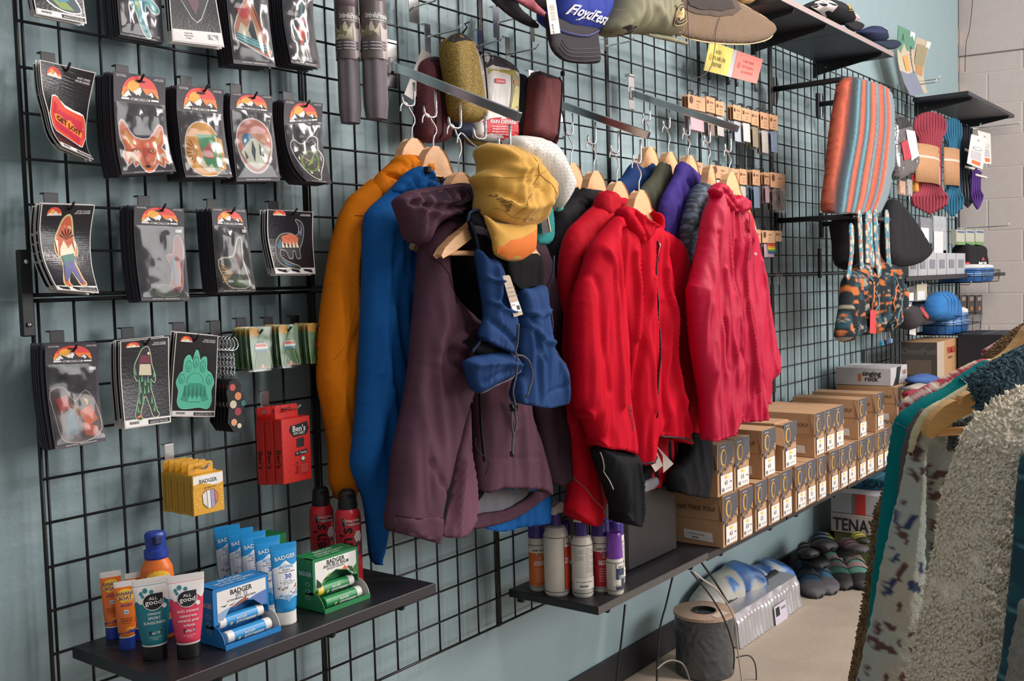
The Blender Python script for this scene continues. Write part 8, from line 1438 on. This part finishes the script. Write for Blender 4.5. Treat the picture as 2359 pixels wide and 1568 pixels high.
def dprim(b, L_, Fr): L_.rect(b, 0, 0, 1, 1, K('#4a4440'), .0006); L_.rect(b, .15, .5, .85, .92, K('#6d5c50'), .001); L_.text(b, 'OmniFuel', .5, .25, .03, K('#6d645c'), .001); Fr.rect(b, 0, 0, .3, 1, K('#b8a896'), .0008); Fr.text(b, 'PRIMUS', .62, .3, .032, K('#b83030'), .001, bold=.04); Fr.text(b, 'MultiFuel', .58, .5, .014, K('#6a4a30'), .001)
boxat('carton', 'tan and dark carton with red lettering at the far end', 'box', X0, X0 + .42, .13, .3, zb_, zt, mat('#b48a62', .6), dprim)
boxat('storage_bin', 'dark navy storage bin behind the red-lettered tan carton', 'bin', X0 + .35, min(X0 + .75, 6.1), .31, .55, zb_ - .3, zt + .02, mat('#1c2028', .5))
for (a_, c_, lab, dd, s_) in (((2128, 880), '#3f5f98', 'blue rounded cushion in front of the red-lettered tan carton', .33, 30), ((2120, 900), '#a8a098', 'pale grey rounded cushion below the blue one', .36, 26), ((2110, 912), '#982c40', 'red folded cloth by the plaid shirt', .4, 22)):
    Pq = Puff([(a_[0] + s_ * math.cos(t_), a_[1] - 4 + s_ * .55 * math.sin(t_)) for t_ in np.linspace(0, 6.28, 11)[:-1]], PY(dd), T=.06, R=.07, fold=.004, step=.012); Pq.part('cushion', mat(c_, .85, 0, 'fab'), label=lab, cat='cushion')
X0 = 3.78
def dten(b, L_, Fr): L_.text(b, 'TENAYA', .5, .55, .055, K('#25262c'), .001, bold=.05, wmax=.24)
def dred(b, L_, Fr): L_.rect(b, .42, 0, .6, 1, K('#b8352c'), .001); L_.rect(b, .37, 0, .42, 1, K('#6a6a6c'), .001)
zz = [Y(1914, y, .04)[2] for y in (1222, 1178, 1131)]
p = Y(1914, 1222, .04); X0 = p[0]; e = XP(2050, 1237, X0); dd_ = min(-e[1], .4)
boxat('carton', 'white carton with bold black lettering beside the shoe pile', 'box', X0, X0 + .5, .04, dd_, zz[0], zz[1] - .002, mat('#a89e98', .6), dten); boxat('carton', 'grey carton with a red stripe on top of the black-lettered one', 'box', X0 + .004, X0 + .5, .04, dd_, zz[1], zz[2], mat('#a3a1a3', .6), dred)
boxat('carton', 'teal blue carton on top of the red-striped one', 'box', X0 + .12, X0 + .5, .06, dd_ + .03, zz[2] + .002, zz[2] + .05, mat('#1c6a86', .6), lambda b, L_, Fr: L_.text(b, 'SCARPA', .6, .5, .03, INK, .001)); boxat('carton', 'olive green carton under the black-lettered white one', 'box', X0 + .01, X0 + .5, .05, dd_, FZ + .001, zz[0] - .002, mat('#5a6238', .6))
# ============================================================ on the floor
p = ZP(1624, 1545, FZ); r = 139 * dep(*p) / F / 2; c = (p[0], p[1], FZ); H = zat(p[0], p[1], 1405) - FZ
t = thing('cable_spool', 'grey wrapped cable spool with a cardboard top on the floor', 'spool', c)
b = M(); b.lathe([(r * .95, .004), (r * .96, .01), (r * .93, H * .5), (r * .97, H - .012)], c, mat('#4c4f50', .3, .1, 'crinkle', 25, .2), 40); b.build('wrapped_cable', t, smooth=2)
b = M(); n = 40; vs = []
for rr, z in ((r, H - .01), (r * 1.0, H), (r * .4, H), (r * .4, H - .08)): vs += [(c[0] + rr * math.cos(6.2832 * k / n), c[1] + rr * math.sin(6.2832 * k / n), FZ + z) for k in range(n)]
b.add(vs, [[i * n + k, i * n + (k + 1) % n, (i + 1) * n + (k + 1) % n, (i + 1) * n + k] for i in range(3) for k in range(n)], mat('#a48a76', .7, 0, 'card')); b.build('cardboard_flange', t)
b = M(); b.lathe([(r * .4, H - .1), (r * .41, H + .002), (r * .37, H + .002), (r * .36, H - .1)], c, mat('#1c1c1e', .3), 30); b.build('core_ring', t, smooth=2); b = M(); b.add([(c[0] - r * .5, c[1] - r * .75, FZ + H + .001), (c[0] + r * .2, c[1] - r * .85, FZ + H + .001), (c[0] + r * .25, c[1] - r * .5, FZ + H + .001), (c[0] - r * .4, c[1] - r * .48, FZ + H + .001)], [[0, 1, 2, 3]], K('#c4b4a4')); b.build('paper_label', t)
a = ZP(1700, 1494, FZ); e = ZP(1853, 1397, FZ); ya = (a[1] + e[1]) / 2; zt = zat(a[0], ya, 1405); zt = FZ + .12; FO = mat('#c4c4c8', .3, .7, '', 25, .1)
t = thing('foam_sleeping_pad', 'silver foil folded sleeping pad with a white label on the floor', 'pad', ((a[0] + e[0]) / 2, ya + .05, FZ))
def pf(u, v):
    x = a[0] + (e[0] - a[0]) * u; q = [(ya, FZ + .002), (ya + .01, zt - .03), (ya + .02, zt), (ya + .09, zt + .008), (ya + .11, FZ + .01)]; k = v * 4; i = min(3, int(k)); f = k - i
    y = q[i][0] * (1 - f) + q[i + 1][0] * f; z = q[i][1] * (1 - f) + q[i + 1][1] * f; z += .006 * (abs(math.sin(u * 40)) if .05 < v < .25 else 0) * 0; return (x, y - (.005 * abs(math.sin(u * 60)) if v < .3 else 0) + .006 * float(vnoise(u * 12, v * 9, 3)), z)
b = M(); b.grid(pf, 130, 24, FO); b.add([pf(0, k / 8) for k in range(9)], [list(range(9))], FO); b.add([pf(1, k / 8) for k in range(9)], [list(range(9))[::-1]], FO); b.build('foil_pad', t, smooth=2)
b = M(); b.tube([(a[0] - .01, ya + .1, zt), (e[0] - .02, ya + .1, zt)], .018, mat('#17181a', .6), 12); b.build('black_inner_roll', t, smooth=2)
S = Surf(lambda u, v: (a[0] + (e[0] - a[0]) * (.52 + .2 * u), ya - .007 + .008 * (1 - v), zt - .05 - .08 * v), .1, .08); b = M(); S.rect(b, 0, 0, 1, 1, K('#c4bcc8'), .001); S.rect(b, .1, .1, .4, .5, INK, .002); S.rect(b, .55, .2, .9, .3, K('#7a7680'), .002); b.build('paper_label', t)
t = thing('hang_board', 'blue and white marbled climbing hangboard leaning against the teal wall', 'climbing board', Y(1690, 1390, .0))
def marb(px, py, u, w):
    n = vnoise(u * 22 + 2 * vnoise(u * 14, w * 14, 3), w * 22, 5); rgb = np.tile(np.array(hexlin('#b8b6ac')), (len(px), 1)); rgb[n > .5] = hexlin('#4a78b4'); rgb[n > .68] = hexlin('#27508c'); rgb[(n > .44) & (n <= .5)] = hexlin('#8aa6c4'); return rgb
P = Puff([(1585, 1390), (1608, 1352), (1633, 1326), (1660, 1310), (1672, 1297), (1690, 1289), (1706, 1294), (1713, 1308), (1724, 1301), (1748, 1298), (1758, 1286), (1770, 1283), (1782, 1290), (1790, 1315), (1792, 1345), (1740, 1380), (1690, 1410), (1620, 1412)], PY(-.01), T=.09, Tb=.01, R=.08, fold=.012, fs=14, step=.012, seed=130, cre=[([(1690, 1295), (1700, 1330)], .03, .03), ([(1768, 1290), (1775, 1320)], .03, .03)]); P.part('board_body', mat('#fffffc', .35, 0, 'paintcol'), t, paint=marb)
b = M(); [P.poly(b, q, K('#1f3c4c'), .003) for q in ([(1698, 1322), (1712, 1318), (1714, 1332), (1700, 1336)], [(1676, 1362), (1702, 1350), (1704, 1368), (1680, 1380)], [(1706, 1352), (1724, 1344), (1728, 1358), (1710, 1364)], [(1773, 1296), (1782, 1294), (1785, 1308), (1776, 1312)], [(1730, 1336), (1750, 1326), (1752, 1338), (1734, 1346)])]; b.build('finger_pockets', t)
def shoe(hx, hy, tx, ty, up, sole, strap, lab, z=0, tilt=0):
    p = ZP(hx, hy, FZ + z); e = ZP(tx, ty, FZ + z); L = min(.27, max(.16, float(np.linalg.norm(e - p)))); ang = math.atan2(e[1] - p[1], e[0] - p[0]); ca, sa = math.cos(ang), math.sin(ang); t = thing('climbing_shoe', lab, 'shoe', p, 'climbing shoes piled on the floor')
    pr = [(0, .55, .75, .5), (.05, .85, 1.05, .75), (.2, .9, 1.15, 1.0), (.4, .95, .95, .8), (.6, 1.15, .68, .6), (.8, 1.2, .55, .45), (.93, .9, .42, .35), (.985, .55, .3, .2), (1, .03, .16, .02)]
    def fn(u, v, k=1.0):
        l = v * L; w = np.interp(v, [q[0] for q in pr], [q[1] for q in pr]) * L * .17 * k; h = np.interp(v, [q[0] for q in pr], [q[2] for q in pr]) * L * .34 * k; a = 2 * math.pi * u
        x = w * math.cos(a); zz_ = max(h * .5 + h * .5 * math.sin(a), h * .02) + tilt * l; return (p[0] + ca * l - sa * x, p[1] + sa * l + ca * x, p[2] + zz_)
    b = M(); b.grid(fn, 20, 16, mat(up, .85, 0, 'fab')); b.add([fn(k / 12, 0) for k in range(12)], [list(range(12))], K('#15120f')); b.build('upper', t, smooth=True)
    b = M(); b.grid(lambda u, v: fn(.47 + u * .56, .02 + v * .96, k=1.03), 10, 12, mat(sole, .6)); b.grid(lambda u, v: fn(u, .72 + v * .28, k=1.04), 16, 6, mat(sole, .6)); b.build('rubber_rand', t, smooth=True)
    for vv in (.3, .46): b = M(); b.grid(lambda u, v: fn(.03 + u * .44, vv + v * .1, k=1.06), 8, 2, mat(strap, .85)); b.build('strap', t, smooth=True)
sh = [(1848, 1335, 1893, 1398, '#2e4a60', '#434144', '#3a3c42', 'blue-cuffed climbing shoe touching the foil pad'), (1868, 1328, 1942, 1400, '#375c74', '#4c4b4e', '#34444e', 'front blue and grey climbing shoe with a long rounded toe'), (1912, 1318, 1955, 1372, '#3c6a5c', '#2a2828', '#6a5a58', 'dark climbing shoe with a mint green toe patch'), (1962, 1318, 1995, 1370, '#4c7a6c', '#232122', '#7a6864', 'mint-toed climbing shoe at the edge of the curly brown jacket'), (1900, 1300, 1940, 1340, '#34403c', '#2a2828', '#7a6a66', 'grey-green climbing shoe behind the mint-toed pair'), (1938, 1285, 1990, 1318, '#5a444a', '#3c3a3c', '#4a343a', 'mauve and grey climbing shoe lying on its side'), (1950, 1276, 1990, 1300, '#4c343a', '#34282c', '#8a7458', 'maroon-lined slip-on climbing shoe'), (1862, 1300, 1890, 1340, '#20282e', '#1c1c1e', '#a08440', 'black shoe with a yellow strap behind the blue one'), (1885, 1280, 1905, 1320, '#1c1d20', '#141415', '#2a4450', 'black climbing shoe standing in the middle of the pile'), (1915, 1270, 1945, 1300, '#1f2024', '#18181a', '#8a8040', 'black shoe with olive laces'), (1940, 1250, 1975, 1278, '#5c5c2c', '#2a2a20', '#a89c40', 'yellow and black climbing shoe at the back'), (1968, 1262, 1998, 1288, '#8a843a', '#2a2a20', '#a8a048', 'bright yellow-strapped shoe near the curly brown hem'), (1915, 1246, 1930, 1280, '#2c4450', '#1c2a34', '#202428', 'teal-blue shoe against the carton stack'), (1895, 1262, 1918, 1290, '#2c2a2c', '#1a1a1c', '#a09440', 'dark shoe with a yellow tongue by the baseboard'), (1850, 1292, 1868, 1325, '#2a2428', '#161617', '#5a4c50', 'black shoe leaning toward the baseboard'), (1925, 1292, 1962, 1320, '#22262a', '#161617', '#3a5a68', 'black shoe with a blue loop')]
for k, (x, y, x2, y2, u_, s_, st_, lab) in enumerate(sh): shoe(x, y, x2, y2, u_, s_, st_, lab, z=0 if k < 5 else .01 + .045 * ((k * 7) % 3), tilt=0 if k < 5 else (-.15, .2, .35)[k % 3])
def cable(pts, lab, col=INK, r=.0035, d=.12): b = M(); b.tube([Y(x, y, d) for x, y in cr(pts, 6)], r, col, 6); b.build('cable', smooth=True, label=lab, cat='cable')
cable([(1440, 1392), (1432, 1470), (1420, 1568), (1415, 1620)], 'black cable hanging straight down from the middle shelf', d=.1)
cable([(1551, 1322), (1535, 1390), (1519, 1456), (1513, 1568), (1512, 1600)], 'black cable curving down left of the spool', d=.1)
cable([(1612, 1290), (1649, 1342), (1677, 1388)], 'short black cable running to the foil pad', d=.14); cable([(1592, 1316), (1638, 1374), (1670, 1430), (1690, 1496), (1690, 1540)], 'black cable crossing in front of the spool', r=.0026, d=.3)
cable([(1598, 1318), (1620, 1335), (1655, 1362), (1690, 1420), (1700, 1500), (1712, 1590)], 'white cable running down past the spool', K('#a8a098'), .0028, .32); cable([(1697, 1514), (1726, 1510), (1741, 1536), (1742, 1600)], 'dark coiled cable end looping on the floor right of the spool', K('#2a2a2c'), .0024, .32); cable([(1514, 1540), (1534, 1524), (1556, 1521), (1578, 1537), (1598, 1600)], 'striped cord looping on the floor left of the spool', K('#77706c'), .0026, .3)
